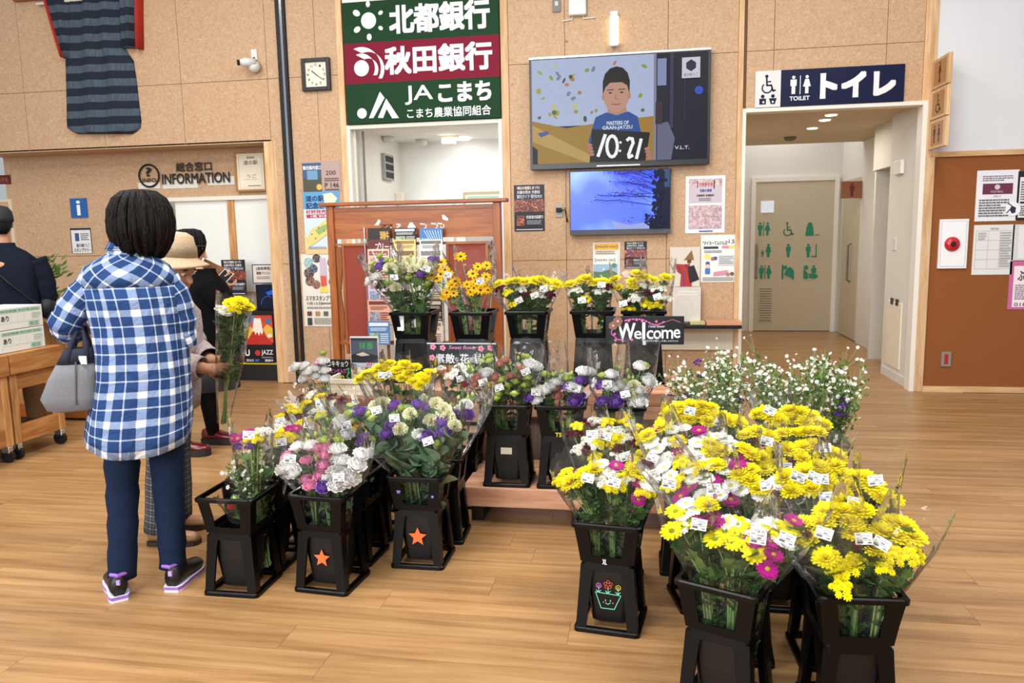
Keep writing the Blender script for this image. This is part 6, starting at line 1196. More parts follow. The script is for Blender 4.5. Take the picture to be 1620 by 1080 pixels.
adopt(sticker((-.668, 3.735), 0, Z1+.175, 'paper_label', '', lambda p: p.rect(.1, .25, .9, .72, 'c9c0ac'), .07), 'beige paper label', near(-.668, 3.735))
adopt(sticker((-.955, 3.47), 3, .24, 'blue_label', '', lambda p: p.rect(0, .25, 1, .72, '2448a8'), .055, d=.1), 'blue tape label', near(-.955, 3.47))
def dots(p): star(p, 'e8a43c', .92, .3, .06); star(p, '9a7ad0', .08, .5, .07); star(p, '7a9ae0', .97, .6, .045); star(p, 'c05a3a', .0, .1, .05)
adopt(sticker((-.97, 3.19), 0, .345, 'small_stickers', '', dots, .17, d=.107), 'tiny coloured star stickers', near(-.97, 3.19))
adopt(sticker((-1.325, 4.36), 0, Z2+.315, 'paper_label', '', lambda p: p.rect(.0, .0, .25, .55, 'e6e6e8'), .16, d=.104), 'small white label', near(-1.325, 4.36))
adopt(sticker((-.40, 3.735), 2, Z1+.268, 'chalk_mark', '', lambda p: p.text('TS', .0, .3, .6, .7, mat('d8c83a', .6), .02), .05, d=.0985), 'yellow TS mark', near(-.40, 3.735))
# ================================================================== PEOPLE
SKIN = mat('d0a084', .55, 0, .05, 14, .02, .35); SKIN2 = mat('bd8a6c', .55, 0, .07, 14, .03, .35)
def remesh(mb, name, m, voxel=.007, smooth=4):
    me = mb.mesh(name, m); o = bpy.data.objects.new('tmp', me); COL.objects.link(o)
    r = o.modifiers.new('r', 'REMESH'); r.mode = 'VOXEL'; r.voxel_size = voxel
    dg = bpy.context.evaluated_depsgraph_get(); me2 = bpy.data.meshes.new_from_object(o.evaluated_get(dg)); bpy.data.objects.remove(o)
    bm = bmesh.new(); bm.from_mesh(me2)
    for _ in range(smooth): bmesh.ops.smooth_vert(bm, verts=bm.verts, factor=.5, use_axis_x=True, use_axis_y=True, use_axis_z=True)
    bm.to_mesh(me2); bm.free(); me2.materials.clear(); me2.materials.append(m); me2.name = name
    me2.polygons.foreach_set('use_smooth', [True]*len(me2.polygons)); return me2
def limb(mb, pts, rad, n=14):
    """tapered closed limb with rounded ends"""
    P = [Vector(q) for q in pts]; d0 = (P[0]-P[1]).normalized()*rad[0]*.7; d1 = (P[-1]-P[-2]).normalized()*rad[-1]*.7
    mb.tube([P[0]+d0]+P+[P[-1]+d1], [rad[0]*.55]+list(rad)+[rad[-1]*.55], n)
def hand(mb, w_, d, nrm, size=1.0, curl=.9, side=1):
    """wrist point, pointing direction, palm normal (towards the palm side)"""
    d = Vector(d).normalized(); nrm = (Vector(nrm)-d*Vector(nrm).dot(d)).normalized(); s = d.cross(nrm)*side; w_ = Vector(w_)
    limb(mb, [w_, w_+d*.03*size, w_+d*.075*size], [.022*size, .027*size, .028*size])
    for k in (-1, 0, 1): limb(mb, [w_+d*.02*size+s*.014*k*size, w_+d*.08*size+s*.021*k*size], [.014*size, .0125*size], 8)
    for k, ln in enumerate((.066, .076, .071, .055)):
        o_ = (k-1.5)*.0195*size; p0 = w_+d*.082*size+s*o_; dd = d.copy(); pts = [p0-d*.012]; q = p0
        for j in range(3):
            a = curl*(.45+.35*j); dd = (d*math.cos(a*(j+1)*.6)+nrm*math.sin(a*(j+1)*.6)).normalized(); q = q+dd*ln*size*(.42-.07*j); pts.append(q)
        limb(mb, pts, [.0088*size, .0084*size, .0076*size, .0064*size], 8)
    t0 = w_+d*.025*size-s*.024*size; limb(mb, [t0, t0+(d*.7-s*.7+nrm*.4).normalized()*.034*size, t0+(d*.9-s*.35+nrm*.8).normalized()*.062*size], [.0125*size, .0105*size, .008*size], 8)
def headmesh(mb, c, f, s=1.0):
    """skull, jaw, nose, ears; f is where the face looks"""
    f = Vector(f).normalized(); r = f.cross(Vector((0, 0, 1))).normalized(); u = r.cross(f); c = Vector(c)
    M = Matrix((r, f, u)).transposed()
    mb.ball(c+u*.02*s, (.074*s, .092*s, .095*s), 20, 14, M); mb.ball(c+f*.02*s-u*.045*s, (.06*s, .07*s, .075*s), 18, 12, M); mb.ball(c+f*.055*s-u*.10*s, (.03*s, .026*s, .022*s), 12, 8, M)
    limb(mb, [c+f*.088*s+u*.012*s, c+f*.108*s-u*.026*s], [.009*s, .014*s], 8); mb.ball(c+f*.086*s-u*.062*s, (.024*s, .010*s, .009*s), 10, 6, M)
    mb.ball(c+f*.078*s+u*.026*s, (.058*s, .016*s, .011*s), 12, 6, M)
    for k in (-1, 1): mb.ball(c+r*.076*s*k-f*.005*s-u*.015*s, (.011*s, .02*s, .032*s), 10, 8, M)
    return r, f, u
def facebits(par, c, f, s=1.0):
    f = Vector(f).normalized(); r = f.cross(Vector((0, 0, 1))).normalized(); u = r.cross(f); c = Vector(c)
    for k in (-1, 1):
        e = c+r*.032*s*k+f*.079*s+u*.006*s; MB().ball(e, (.013*s, .013*s, .008*s), 10, 8).build('eye', mat('e8e2da', .3), par, True); MB().ball(e+f*.009*s, .006*s, 8, 6).build('iris', mat('1c120e', .2), par, True)
        MB().tube([e+u*.022*s-r*.018*s+f*.006, e+u*.026*s+f*.009, e+u*.021*s+r*.018*s+f*.005], .0035*s, 6).build('eyebrow', mat('3a2c26', .8), par)
    MB().tube([c-r*.022*s+f*.090*s-u*.062*s, c+f*.098*s-u*.061*s, c+r*.022*s+f*.090*s-u*.062*s], .005*s, 6).build('lips', mat('a8635a', .6), par)
def uvgrid(rows, name, m, par, cap=False, uscale=None, uvrot=0, smooth=True, uv0=0):
    """closed loft with a cloth UV map in metres"""
    n_ = len(rows[0]); mb = MB(); vs = [q for r in rows for q in r]; fs = []; uvs = []
    vlen = [0]
    for i in range(1, len(rows)): vlen.append(vlen[-1]+(sum((rows[i][j]-rows[i-1][j]).length for j in range(n_))/n_))
    per = sum((rows[len(rows)//2][j]-rows[len(rows)//2][(j+1) % n_]).length for j in range(n_)) if uscale is None else uscale
    for i in range(len(rows)-1):
        for j in range(n_):
            k = (j+1) % n_; fs.append((i*n_+j, i*n_+k, (i+1)*n_+k, (i+1)*n_+j)); uvs += [(j/n_*per, vlen[i]), ((j+1)/n_*per, vlen[i]), ((j+1)/n_*per, vlen[i+1]), (j/n_*per, vlen[i+1])]
    mb.add(vs, fs); me = mb.mesh(name, m, smooth); ul = me.uv_layers.new(name='uv'); c_, s_ = math.cos(uvrot), math.sin(uvrot)
    for d, (a, b) in zip(ul.data, uvs): d.uv = (a*c_-b*s_+uv0, a*s_+b*c_)
    o = obj(name, me, par)
    so = o.modifiers.new('thick', 'SOLIDIFY'); so.thickness = .004; so.offset = 1
    return o
def plaid(key, base, band, line, P1, P2, thin=None):
    m, nt, n, L, p = nodemat(key); uv = n.new('ShaderNodeUVMap'); sp = n.new('ShaderNodeSeparateXYZ'); L.new(uv.outputs[0], sp.inputs[0]); ws = []
    for ax, P in ((0, P1), (1, P2)):
        d = n.new('ShaderNodeMath'); d.operation = 'DIVIDE'; d.inputs[1].default_value = P; L.new(sp.outputs[ax], d.inputs[0]); fr = n.new('ShaderNodeMath'); fr.operation = 'FRACT'; L.new(d.outputs[0], fr.inputs[0])
        r = n.new('ShaderNodeValToRGB'); r.color_ramp.interpolation = 'CONSTANT'; e = r.color_ramp.elements; e[0].position = 0; e[0].color = (.9, .9, .9, 1); e[1].position = .24; e[1].color = (0, 0, 0, 1)
        for pos, v in ((.27, .05), (.60, 1.0), (.655, 0.0), (.97, .25)): x = e.new(pos); x.color = (v, v, v, 1)
        L.new(fr.outputs[0], r.inputs[0]); ws.append(r)
    ad = n.new('ShaderNodeMath'); ad.operation = 'ADD'; L.new(ws[0].outputs[0], ad.inputs[0]); L.new(ws[1].outputs[0], ad.inputs[1]); hf = n.new('ShaderNodeMath'); hf.operation = 'MULTIPLY'; hf.inputs[1].default_value = .5; L.new(ad.outputs[0], hf.inputs[0])
    rp = ramp(n, [(0, base), (.14, base), (.47, band), (.9, line)]); L.new(hf.outputs[0], rp.inputs[0]); L.new(rp.outputs[0], p.inputs['Base Color']); p.inputs['Roughness'].default_value = .9; p.inputs['Specular IOR Level'].default_value = .15
    tc = n.new('ShaderNodeTexCoord'); nz = n.new('ShaderNodeTexNoise'); nz.inputs['Scale'].default_value = 14; nz.inputs['Detail'].default_value = 3; nz.inputs['Distortion'].default_value = .8; L.new(tc.outputs['Object'], nz.inputs['Vector']); b = n.new('ShaderNodeBump'); b.inputs['Strength'].default_value = .55; b.inputs['Distance'].default_value = .03; L.new(nz.outputs['Fac'], b.inputs['Height']); L.new(b.outputs[0], p.inputs['Normal'])
    return m
PLAID = plaid('plaidshirt', '27406e', '7f92b6', 'e9ebf0', .094, .106); CHECK = plaid('greycheck', '3a3a3e', '55555a', '8a8880', .03, .03)
def torso(prof, base, f, fold=.006, n_=44, seed=0, hem=0, lean=0):
    """prof: (z, half width, half depth, right shift, forward shift)"""
    f = Vector(f).normalized(); r = f.cross(Vector((0, 0, 1))).normalized(); rows = []; N0 = len(prof)
    for i, (z, a, b, sx, sf) in enumerate(prof):
        row = []
        for j in range(n_):
            t = 2*math.pi*j/n_; k = 1+fold/.2*(math.sin(t*5+seed+z*7)+.6*math.sin(t*9-z*11+seed)); c, s = math.cos(t), math.sin(t)
            c = math.copysign(abs(c)**.85, c); s = math.copysign(abs(s)**.85, s)
            dz = hem*(abs(math.cos(t))**2)*max(0, 1-i/3) if hem else 0
            row.append(Vector(base)+r*(sx+lean*z+a*k*c)+f*(sf+b*k*s)+Vector((0, 0, z+dz)))
        rows.append(row)
    return rows
def sleeve(pts, rad, n_=22, fold=.05, seed=0):
    mb = MB(); P = [Vector(q) for q in pts]; Q = []; R = []
    for i in range(len(P)-1):
        for k in range(5): t = k/5; Q.append(P[i].lerp(P[i+1], t)); R.append(rad[i]*(1-t)+rad[i+1]*t)
    Q.append(P[-1]); R.append(rad[-1]); R = [x*(1+fold*math.sin(i*1.9+seed)) for i, x in enumerate(R)]; mb.tube(Q, R, n_, False)
    return [mb.v[i*n_:(i+1)*n_] for i in range(len(Q))]
def shoe(par, heel, d, L_, up_m, sole_m, th=.022, h=.075, wd=.045, stripe=None):
    d = Vector(d); d.z = 0; d.normalize(); r = d.cross(Vector((0, 0, 1))); heel = Vector(heel)
    prof = [(-.0, .62, .9), (.08, .8, 1.0), (.25, .85, 1.0), (.42, .82, .86), (.6, .95, .62), (.8, .98, .5), (.93, .75, .42), (1.0, .35, .3)]
    def ring(t, w_, z0, z1, hh, n_=14):
        out = []
        for j in range(n_):
            a = 2*math.pi*j/n_; out.append(heel+d*(t*L_)+r*(wd*w_*math.cos(a))+Vector((0, 0, z0+(z1-z0)*(.5+.5*math.sin(a)))))
        return out
    u_ = MB().rings([ring(t, w_, th*.6, th+h*hh, hh) for t, w_, hh in prof]).build('shoe', up_m, par, True)
    MB().rings([[heel+d*(t*L_*1.03-.006)+r*(wd*1.08*w_*k)+Vector((0, 0, z)) for k, z in ((-1, 0), (1, 0), (1, th), (-1, th))] for t, w_, hh in prof]).build('sole', sole_m, u_)
    if stripe: MB().rings([[heel+d*(t*L_*1.035-.008)+r*(wd*1.12*w_*k)+Vector((0, 0, z)) for k, z in ((-1, th*.45), (1, th*.45), (1, th*.95), (-1, th*.95))] for t, w_, hh in prof]).build('sole_stripe', stripe, u_)
    return u_
def hairmat(key, c1, c2):
    m, nt, n, L, p = nodemat(key); tc = n.new('ShaderNodeTexCoord'); mp = n.new('ShaderNodeMapping'); mp.inputs['Scale'].default_value = (60, 60, 5); nz = n.new('ShaderNodeTexNoise'); nz.inputs['Scale'].default_value = 2.2; nz.inputs['Detail'].default_value = 4; L.new(tc.outputs['Object'], mp.inputs[0]); L.new(mp.outputs[0], nz.inputs['Vector']); r = ramp(n, [(.3, c1), (.7, c2)]); L.new(nz.outputs['Fac'], r.inputs[0]); L.new(r.outputs[0], p.inputs['Base Color']); p.inputs['Roughness'].default_value = .55; p.inputs['Specular IOR Level'].default_value = .16; b = n.new('ShaderNodeBump'); b.inputs['Strength'].default_value = .6; b.inputs['Distance'].default_value = .02; L.new(nz.outputs['Fac'], b.inputs['Height']); L.new(b.outputs[0], p.inputs['Normal']); return m
HAIR1 = hairmat('hair_brown', '060404', '1a100d'); HAIR2 = hairmat('hair_black', '060606', '16161a')
def hair(par, c, f, prof, m, seed=0, strand=.05, face=False, locks=0):
    """prof: (dz, half width, half depth, forward shift) rings from the crown down"""
    f = Vector(f).normalized(); r = f.cross(Vector((0, 0, 1))).normalized(); rows = []
    for i, (z, a, b, sf) in enumerate(prof):
        row = []
        for j in range(56):
            t = 2*math.pi*j/56; k = 1+strand*(.5*math.sin(t*13+seed+i*.25)+.35*math.sin(t*23-i*.4)+.3*math.sin(t*7+i*.5))*min(1, i/4); fw_ = math.sin(t)
            back = 1.0 if not face or fw_ < .35 else max(.55, 1-(fw_-.35)*.6)
            dz = random.Random(j*7+seed).uniform(-.012, .012) if i >= len(prof)-2 else 0
            row.append(Vector(c)+r*(a*k*math.cos(t))+f*(sf+b*k*fw_*back)+Vector((0, 0, z+dz)))
        rows.append(row)
    ho = MB().rings(rows).build('hair', m, par, True)
    if locks:
        lk = MB(); rl = random.Random(seed)
        for j in range(locks):
            t = rl.uniform(0, 6.283); jt = rl.uniform(-.25, .25); pts = []
            for i, (z, a, b, sf) in enumerate(prof):
                tt = t+jt*i/len(prof); k = 1.0+.035*math.sin(j+i*.9)+(.03 if i > len(prof)-4 else .012); pts.append(Vector(c)+r*(a*k*math.cos(tt))+f*(sf+b*k*math.sin(tt))+Vector((0, 0, z-(rl.uniform(-.004, .016) if i >= len(prof)-2 else 0))))
            pts = pts[:rl.choice((len(pts), len(pts)-1, len(pts)-2))]; lk.tube(pts, [.004]+[.0085]*(len(pts)-3)+[.006, .002], 5)
        o_ = lk.build('hair_locks', m, ho, True); o_['kind'] = 'stuff'
    return ho
# ---------------- woman in the plaid shirt, seen from behind
B0 = Vector((-2.02, 2.75, 0)); F0 = Vector((-.50, .87, 0)).normalized(); R0 = F0.cross(Vector((0, 0, 1)))
LEAN = .073
def J(r, f, z, B=B0, F=F0, R=R0): return B+R*(r+LEAN*z)+F*f+Vector((0, 0, z))
pw = empty('person', B0, 'person in blue and white plaid shirt and jeans, seen from behind, handbag on arm', 'person')
mb = MB(); HC = J(-.035, .02, 1.505)
headmesh(mb, HC, F0+Vector((.35, 0, -.15)))
limb(mb, [J(-.08, .0, 1.28), J(-.05, .01, 1.44)], [.05, .048]); limb(mb, [J(-.04, 0, .86), J(-.05, .01, 1.05), J(-.08, 0, 1.20)], [.11, .10, .10], 18)
limb(mb, [J(-.19, 0, 1.26), J(.03, 0, 1.26)], [.045, .045])
for s, hip, kn, an in ((-1, (-.11, 0, .80), (-.108, .02, .46), (-.11, 0, .09)), (1, (.055, 0, .80), (.065, .02, .46), (.082, .01, .10))): limb(mb, [J(*hip), J(*kn), J(*an)], [.06, .045, .034])
elR, wrR = J(.112, .0, 1.05), J(.118, .17, .92); limb(mb, [J(.055, 0, 1.24), elR, wrR], [.04, .036, .025]); hand(mb, wrR, (wrR-elR)+R0*-.03, R0*-1, .95, .8)
elL, wrL = J(-.315, .02, 1.11), J(-.19, .13, 1.085); limb(mb, [J(-.215, 0, 1.24), elL, wrL], [.04, .040, .027]); hand(mb, wrL, (wrL-elL), (0, 0, -1), .95, .9, -1)
o = obj('body', remesh(mb, 'body', SKIN), pw)
tp = [(.60, .192, .155, -.04, -.01), (.66, .191, .153, -.04, -.01), (.72, .188, .150, -.038, -.008), (.80, .182, .144, -.034, -.005), (.90, .172, .134, -.03, 0), (1.0, .165, .124, -.034, .0), (1.1, .163, .118, -.045, 0), (1.2, .166, .114, -.062, 0), (1.262, .166, .108, -.076, 0)]
uvgrid(torso(tp, B0, F0, .006, 48, 1, hem=.05, lean=LEAN), 'shirt', PLAID, pw)
yk = [(1.262, .168, .110, -.076, 0), (1.305, .168, .104, -.08, 0), (1.34, .150, .090, -.082, .0), (1.368, .108, .074, -.082, .0), (1.388, .074, .066, -.08, .005)]
uvgrid(torso(yk, B0, F0, .003, 48, 1, lean=LEAN), 'yoke', PLAID, pw, uvrot=.75)
uvgrid(torso([(1.375, .080, .070, -.08, .003), (1.40, .076, .064, -.076, .005), (1.43, .072, .060, -.07, .008), (1.44, .078, .066, -.07, .006), (1.405, .086, .074, -.078, .003)], B0, F0, .001, 40, 1, lean=LEAN), 'collar', PLAID, pw)
for nm, pts, rad, sd in (('right', [J(.045, 0, 1.275), J(.092, .0, 1.20), J(.112, .0, 1.12), J(.117, .015, 1.035)], [.062, .062, .056, .050], 1), ('left', [J(-.20, 0, 1.275), J(-.265, .0, 1.195), J(-.305, .005, 1.125), J(-.295, .05, 1.10)], [.062, .063, .060, .056], 2)):
    rows = sleeve(pts, rad, 24, .05, sd); uvgrid(rows, 'sleeve', PLAID, pw, uv0=.03); e = [Vector(q) for q in pts[-2:]]; d = (e[1]-e[0]).normalized()
    MB().ball(pts[0], rad[0]*1.0, 18, 12).build('shoulder_cloth', mat('3c5688', .9, 0, .3, 50), pw, True)
    uvgrid(sleeve([e[1]-d*.035, e[1], e[1]+d*.02], [rad[-1]*1.09, rad[-1]*1.12, rad[-1]*1.06], 24, .02, sd), 'cuff', PLAID, pw, uvrot=.3)
JEAN = mat('17253e', .85, 0, .12, 60, .12, .15); jm = MB(); n_ = 26
for s, pts, rad in ((-1, [(-.11, 0, .84), (-.110, .0, .66), (-.108, .005, .46), (-.106, -.005, .26), (-.11, -.005, .075)], [.072, .070, .062, .056, .055]), (1, [(.05, 0, .84), (.054, .0, .66), (.062, .005, .46), (.074, 0, .26), (.082, 0, .085)], [.074, .072, .063, .056, .052])):
    rows = sleeve([J(*q) for q in pts], rad, n_, .03, s)
    for i, row in enumerate(rows):
        c_ = sum(row, Vector())/n_
        for j, q in enumerate(row): row[j] = q+(q-c_)*.035*math.sin(j*.9+i*2.2)
    jm.rings(rows, True)
jm.rings(torso([(.72, .145, .10, -.03, 0), (.80, .155, .11, -.03, 0), (.90, .15, .105, -.03, 0)], B0, F0, 0, n_, lean=LEAN)); jm.build('jeans', JEAN, pw, True)
PURP, BLK = mat('9a6cc8', .5), mat('101014', .45, 0, .1, 30)
for hl, d in (((-.11, -.075, 0), F0+R0*-.22), ((.082, -.065, 0), F0+R0*.45)):
    u_ = shoe(pw, J(*hl), d, .235, BLK, mat('e8e4ec', .5), .024, .085, .044, PURP); q = J(*hl); MB().box(q+Vector((-.008, -.006, .07)), q+Vector((.008, .002, .09))).build('heel_mark', mat('b89ad8', .5), u_)
    MB().tube([q+R0*-.03+F0*.03+Vector((0, 0, .105)), q+F0*-.002+Vector((0, 0, .108)), q+R0*.03+F0*.03+Vector((0, 0, .105))], .008, 6).build('shoe_collar', PURP, u_)
hair(pw, HC, F0, [(.130, .02, .03, -.01), (.120, .06, .07, -.01), (.095, .090, .10, -.01), (.055, .108, .115, -.012), (.01, .114, .12, -.018), (-.03, .112, .116, -.022), (-.065, .104, .106, -.024), (-.095, .090, .088, -.024), (-.116, .070, .064, -.02), (-.128, .045, .04, -.015)], HAIR1, 3, .1, locks=130)
# her handbag
BC = -.285
hb = empty('handbag', J(BC, .04, .80), 'grey felt handbag with navy top and handles on the plaid shirt arm', 'bag'); FELT = mat('77787c', .95, 0, .10, 220, .15, .1); NV = mat('141b30', .8)
def bagring(z, w_, dp, sx):
    out = []
    for j in range(28):
        t = 2*math.pi*j/28; c, s = math.cos(t), math.sin(t); out.append(J(BC+sx+w_*math.copysign(abs(c)**.6, c), -.035+dp*math.copysign(abs(s)**.6, s), z))
    return out
MB().rings([bagring(.79, .06, .04, .02), bagring(.80, .085, .055, 0.008), (bagring(.845, .098, .06, 0)), bagring(.92, .083, .055, .012), bagring(.985, .064, .045, .026)]).build('bag_body', FELT, hb, True)
MB().rings([bagring(.975, .068, .048, .025), bagring(1.01, .056, .040, .03), bagring(1.032, .048, .036, .034)]).build('top_band', NV, hb, True)
for k in (-1, 1): MB().tube([J(BC, -.035+.04*k, .98), J(BC+.012, -.025+.035*k, 1.05), J(BC+.035, .02+.012*k, 1.135), J(BC+.06, -.025+.035*k, 1.05), J(BC+.068, -.035+.04*k, .985)], .010, 8).build('handle', NV, hb, True)
q = J(BC+.055, -.083, .99); MB().box(q+Vector((-.016, -.004, -.016)), q+Vector((.016, .0, .016))).build('cloth_label', mat('c9c9cc', .7), hb)
MB().tube([J(BC+.03, -.09, .985), J(BC+.03, -.098, .82)], .003, 6).build('seam', mat('55565a', .9), hb)
# ---------------- older woman in the straw hat, holding a bouquet
B1 = Vector((-2.27, 3.30, 0)); F1 = Vector((.95, .12, 0)).normalized(); R1 = F1.cross(Vector((0, 0, 1)))
def K(r, f, z): return B1+R1*r+F1*f+Vector((0, 0, z))
po = empty('person', B1, 'person in beige sun hat and grey knit cardigan holding a wrapped bouquet', 'person'); mb = MB(); HC1 = K(.02, .115, 1.315); FL = F1+Vector((0, -.25, -.55))
headmesh(mb, HC1, FL, .95); limb(mb, [K(0, .06, 1.14), K(.01, .13, 1.25)], [.055, .048]); limb(mb, [K(0, 0, .76), K(0, .03, .95), K(0, .05, 1.10)], [.12, .125, .12], 18); limb(mb, [K(-.11, .05, 1.08), K(.11, .05, 1.08)], [.045, .045])
wr1 = Vector((-1.960, 3.160, .862)); el1 = K(.155, .13, .885); wr2 = Vector((-1.97, 3.24, .885)); el2 = K(-.17, .10, .90)
for s, el, wr in ((1, el1, wr1), (-1, el2, wr2)): limb(mb, [K(.12*s, .05, 1.08), el, wr], [.042, .040, .027])
hand(mb, wr1, (1, .18, -.12), (0, 1, .15), .98, .95); hand(mb, wr2, (1, -.1, -.05), (0, -1, .1), .95, .95, -1)
for s, ff in ((1, .02), (-1, -.03)): limb(mb, [K(.08*s, 0, .74), K(.09*s, .02+ff, .42), K(.10*s, ff-.02, .09)], [.085, .06, .04]); limb(mb, [K(.1*s, ff, .045), K(.1*s, ff+.12, .035)], [.03, .026])
o = obj('body', remesh(mb, 'body', SKIN2, .005, 3), po); facebits(po, HC1, FL, .95)
KNIT = mat('b3a6a8', .95, 0, .22, 55, .9, .1, key='knit'); 
uvgrid(torso([(.64, .17, .135, 0, .01), (.72, .175, .14, 0, .015), (.82, .17, .14, 0, .02), (.92, .168, .142, 0, .035), (1.02, .165, .14, 0, .045), (1.10, .15, .125, 0, .055), (1.15, .10, .09, .0, .06), (1.18, .06, .06, .0, .07)], B1, F1, .004, 40, 2), 'cardigan', KNIT, po)
for s, el, wr in ((1, el1, wr1), (-1, el2, wr2)): uvgrid(sleeve([K(.13*s, .05, 1.11), K(.15*s, .07, 1.0), el, el.lerp(wr, .93)], [.07, .066, .060, .054], 22, .04, s), 'sleeve', KNIT, po)
tm = MB()
for s, ff in ((1, .02), (-1, -.03)): tm.rings(sleeve([K(.08*s, 0, .76), K(.088*s, .01+ff, .45), K(.10*s, ff-.02, .07)], [.10, .082, .088], 22, .02, s))
me_rows = [sleeve([K(.08*s, 0, .76), K(.088*s, .01+ff, .45), K(.10*s, ff-.02, .07)], [.10, .082, .088], 22, .02, s) for s, ff in ((1, .02), (-1, -.03))]
for rws in me_rows: uvgrid(rws, 'trouser_leg', CHECK, po)
for s, ff in ((1, .02), (-1, -.03)): shoe(po, K(.10*s, ff-.09, 0), F1, .24, mat('86613a', .5), mat('2a1c12', .6), .022, .06, .045)
STRAW = mat('bda488', .85, 0, .10, 90, .25, .2); hc = HC1+Vector((-.01, 0, .055)); tilt = Matrix.Rotation(.10, 3, Vector((0, 1, 0)))
def hring(r, z, wob=0): return [hc+tilt @ Vector((r*math.cos(t*math.pi/18), r*math.sin(t*math.pi/18), z+wob*math.sin(t*math.pi/9+1))) for t in range(36)]
ht = MB().rings([hring(.012, .112), hring(.06, .108), hring(.088, .092), hring(.100, .05), hring(.106, .0), hring(.114, -.012), hring(.155, -.034, .006), hring(.168, -.044, .01), hring(.155, -.038, .006), hring(.112, -.018)], False).build('sun_hat', STRAW, po, True)
MB().rings([hring(.1035, .045), hring(.1085, .002), hring(.1105, .0), hring(.1055, .047)], False).build('hat_band', mat('b8a68a', .9, 0, .3, 200), ht, True)
hair(po, HC1, F1, [(.03, .082, .09, -.02), (-.02, .085, .085, -.03), (-.06, .075, .06, -.045), (-.085, .05, .035, -.05)], hairmat('hair_grey', '2a2624', '5a5450'), 5, .03)
# the bouquet she holds
o = bouquet((-1.905, 3.19, .60), [('W', 350, 488, 3.2), ('W', 358, 494, 3.18), ('Y', 366, 482, 3.2), ('Y', 379, 481, 3.18), ('Y', 391, 487, 3.2), ('y', 372, 490, 3.16), ('Y', 385, 490, 3.22), ('w', 362, 500, 3.22)], 'wrapped yellow and white chrysanthemum bouquet held in the hand', None, nleaf=34, ntag=0, over=.035, leafsize=.05, lowleaf=0)
# ---------------- woman in black
B2 = Vector((-2.95, 4.76, 0)); F2 = Vector((.85, .52, 0)).normalized(); R2 = F2.cross(Vector((0, 0, 1)))
def Q(r, f, z): return B2+R2*r+F2*f+Vector((0, 0, z))
pb = empty('person', B2, 'person in black sweater and tights with red shoes looking at leaflets', 'person'); mb = MB(); HC2 = at(301, 392, 4.76); HC2.z = 1.385; FB = F2+Vector((0, 0, -.35)); TIGHT = mat('0b0b0d', .8, 0, .1, 40, 0, .2); SWEAT = mat('0a0a0b', .95, 0, .1, 40, .2, .1)
nk = Vector((HC2.x-.03, HC2.y-.02, 1.24)); headmesh(mb, HC2, FB, .98); limb(mb, [Q(0, .04, 1.16), HC2-Vector((0.02, 0.01, .09))], [.055, .05]); limb(mb, [Q(0, 0, .75), Q(0, .01, .98), Q(0, .03, 1.12)], [.13, .125, .12], 18); limb(mb, [Q(-.12, .03, 1.11), Q(.12, .03, 1.11)], [.045, .045])
hd = at(352, 444, 4.93); el3 = Q(.18, .16, .98); wr3 = hd-Vector((.05, .01, .01)); el4 = Q(-.2, .18, .97); wr4 = hd+Vector((-.07, .05, -.04))
limb(mb, [Q(.14, .03, 1.10), el3, wr3], [.05, .042, .027]); limb(mb, [Q(-.14, .03, 1.10), el4, wr4], [.05, .042, .027]); hand(mb, wr3, (hd-wr3)+Vector((.03, .03, .03)), (-.2, .2, 1), .95, .9); hand(mb, wr4, F2, (0, 0, 1), .95, .8, -1)
LG = [(Q(.09, -.02, .72), Vector((-3.05, 4.66, .42)), Vector((-3.06, 4.62, .08))), (Q(-.09, .02, .72), Vector((-3.0, 4.85, .42)), Vector((-3.02, 4.92, .08)))]
for a, b, c in LG: limb(mb, [a, b, c], [.08, .055, .038]); limb(mb, [c-Vector((0, 0, .03)), c+Vector((.11, .01, -.04))], [.03, .026])
obj('body', remesh(mb, 'body', SKIN, .006, 3), pb)
for a, b, c in LG: MB().tube([a, a.lerp(b, .5), b, b.lerp(c, .4), c], [.09, .078, .06, .058, .042], 16).build('tights', TIGHT, pb, True)
uvgrid(torso([(.68, .20, .20, 0, .03), (.80, .198, .195, 0, .03), (.95, .195, .19, 0, .035), (1.06, .195, .175, 0, .035), (1.15, .18, .135, 0, .035), (1.20, .12, .09, 0, .035), (1.235, .06, .06, 0.0, .05), (1.25, .058, .058, 0, .055)], B2, F2, .005, 40, 4), 'sweater', SWEAT, pb)
uvgrid(torso([(.44, .20, .19, 0, .03), (.55, .195, .185, 0, .03), (.70, .18, .175, 0, .03), (.76, .16, .15, 0, .03)], B2, F2, .006, 40, 6), 'skirt', mat('121216', .85), pb)
for s, el, wr in ((1, el3, wr3), (-1, el4, wr4)): uvgrid(sleeve([Q(.15*s, .03, 1.15), Q(.18*s, .09, 1.06), el, el.lerp(wr, .9)], [.072, .066, .058, .042], 20, .03, s), 'sleeve', SWEAT, pb)
MAR = mat('5a0f14', .25, 0, .08, 20, 0, .6)
for a, b, c in LG: shoe(pb, (c.x-.075, c.y-.005, 0), (1, .12, 0), .25, MAR, mat('14100e', .6), .045, .07, .05)
hair(pb, HC2, F2, [(.13, .02, .03, 0), (.115, .065, .075, -.005), (.085, .092, .10, -.01), (.04, .102, .108, -.012), (-.01, .104, .105, -.018), (-.06, .100, .085, -.035), (-.10, .085, .06, -.05), (-.12, .06, .04, -.05)], HAIR2, 9, .03, locks=60)
r2 = F2.cross(Vector((0, 0, 1))); MB().tube([HC2+r2*.108+F2*.02+Vector((0, 0, .02)), HC2+r2*.104+F2*.10+Vector((0, 0, .015))], .004, 6).build('glasses', BLACKM, pb)
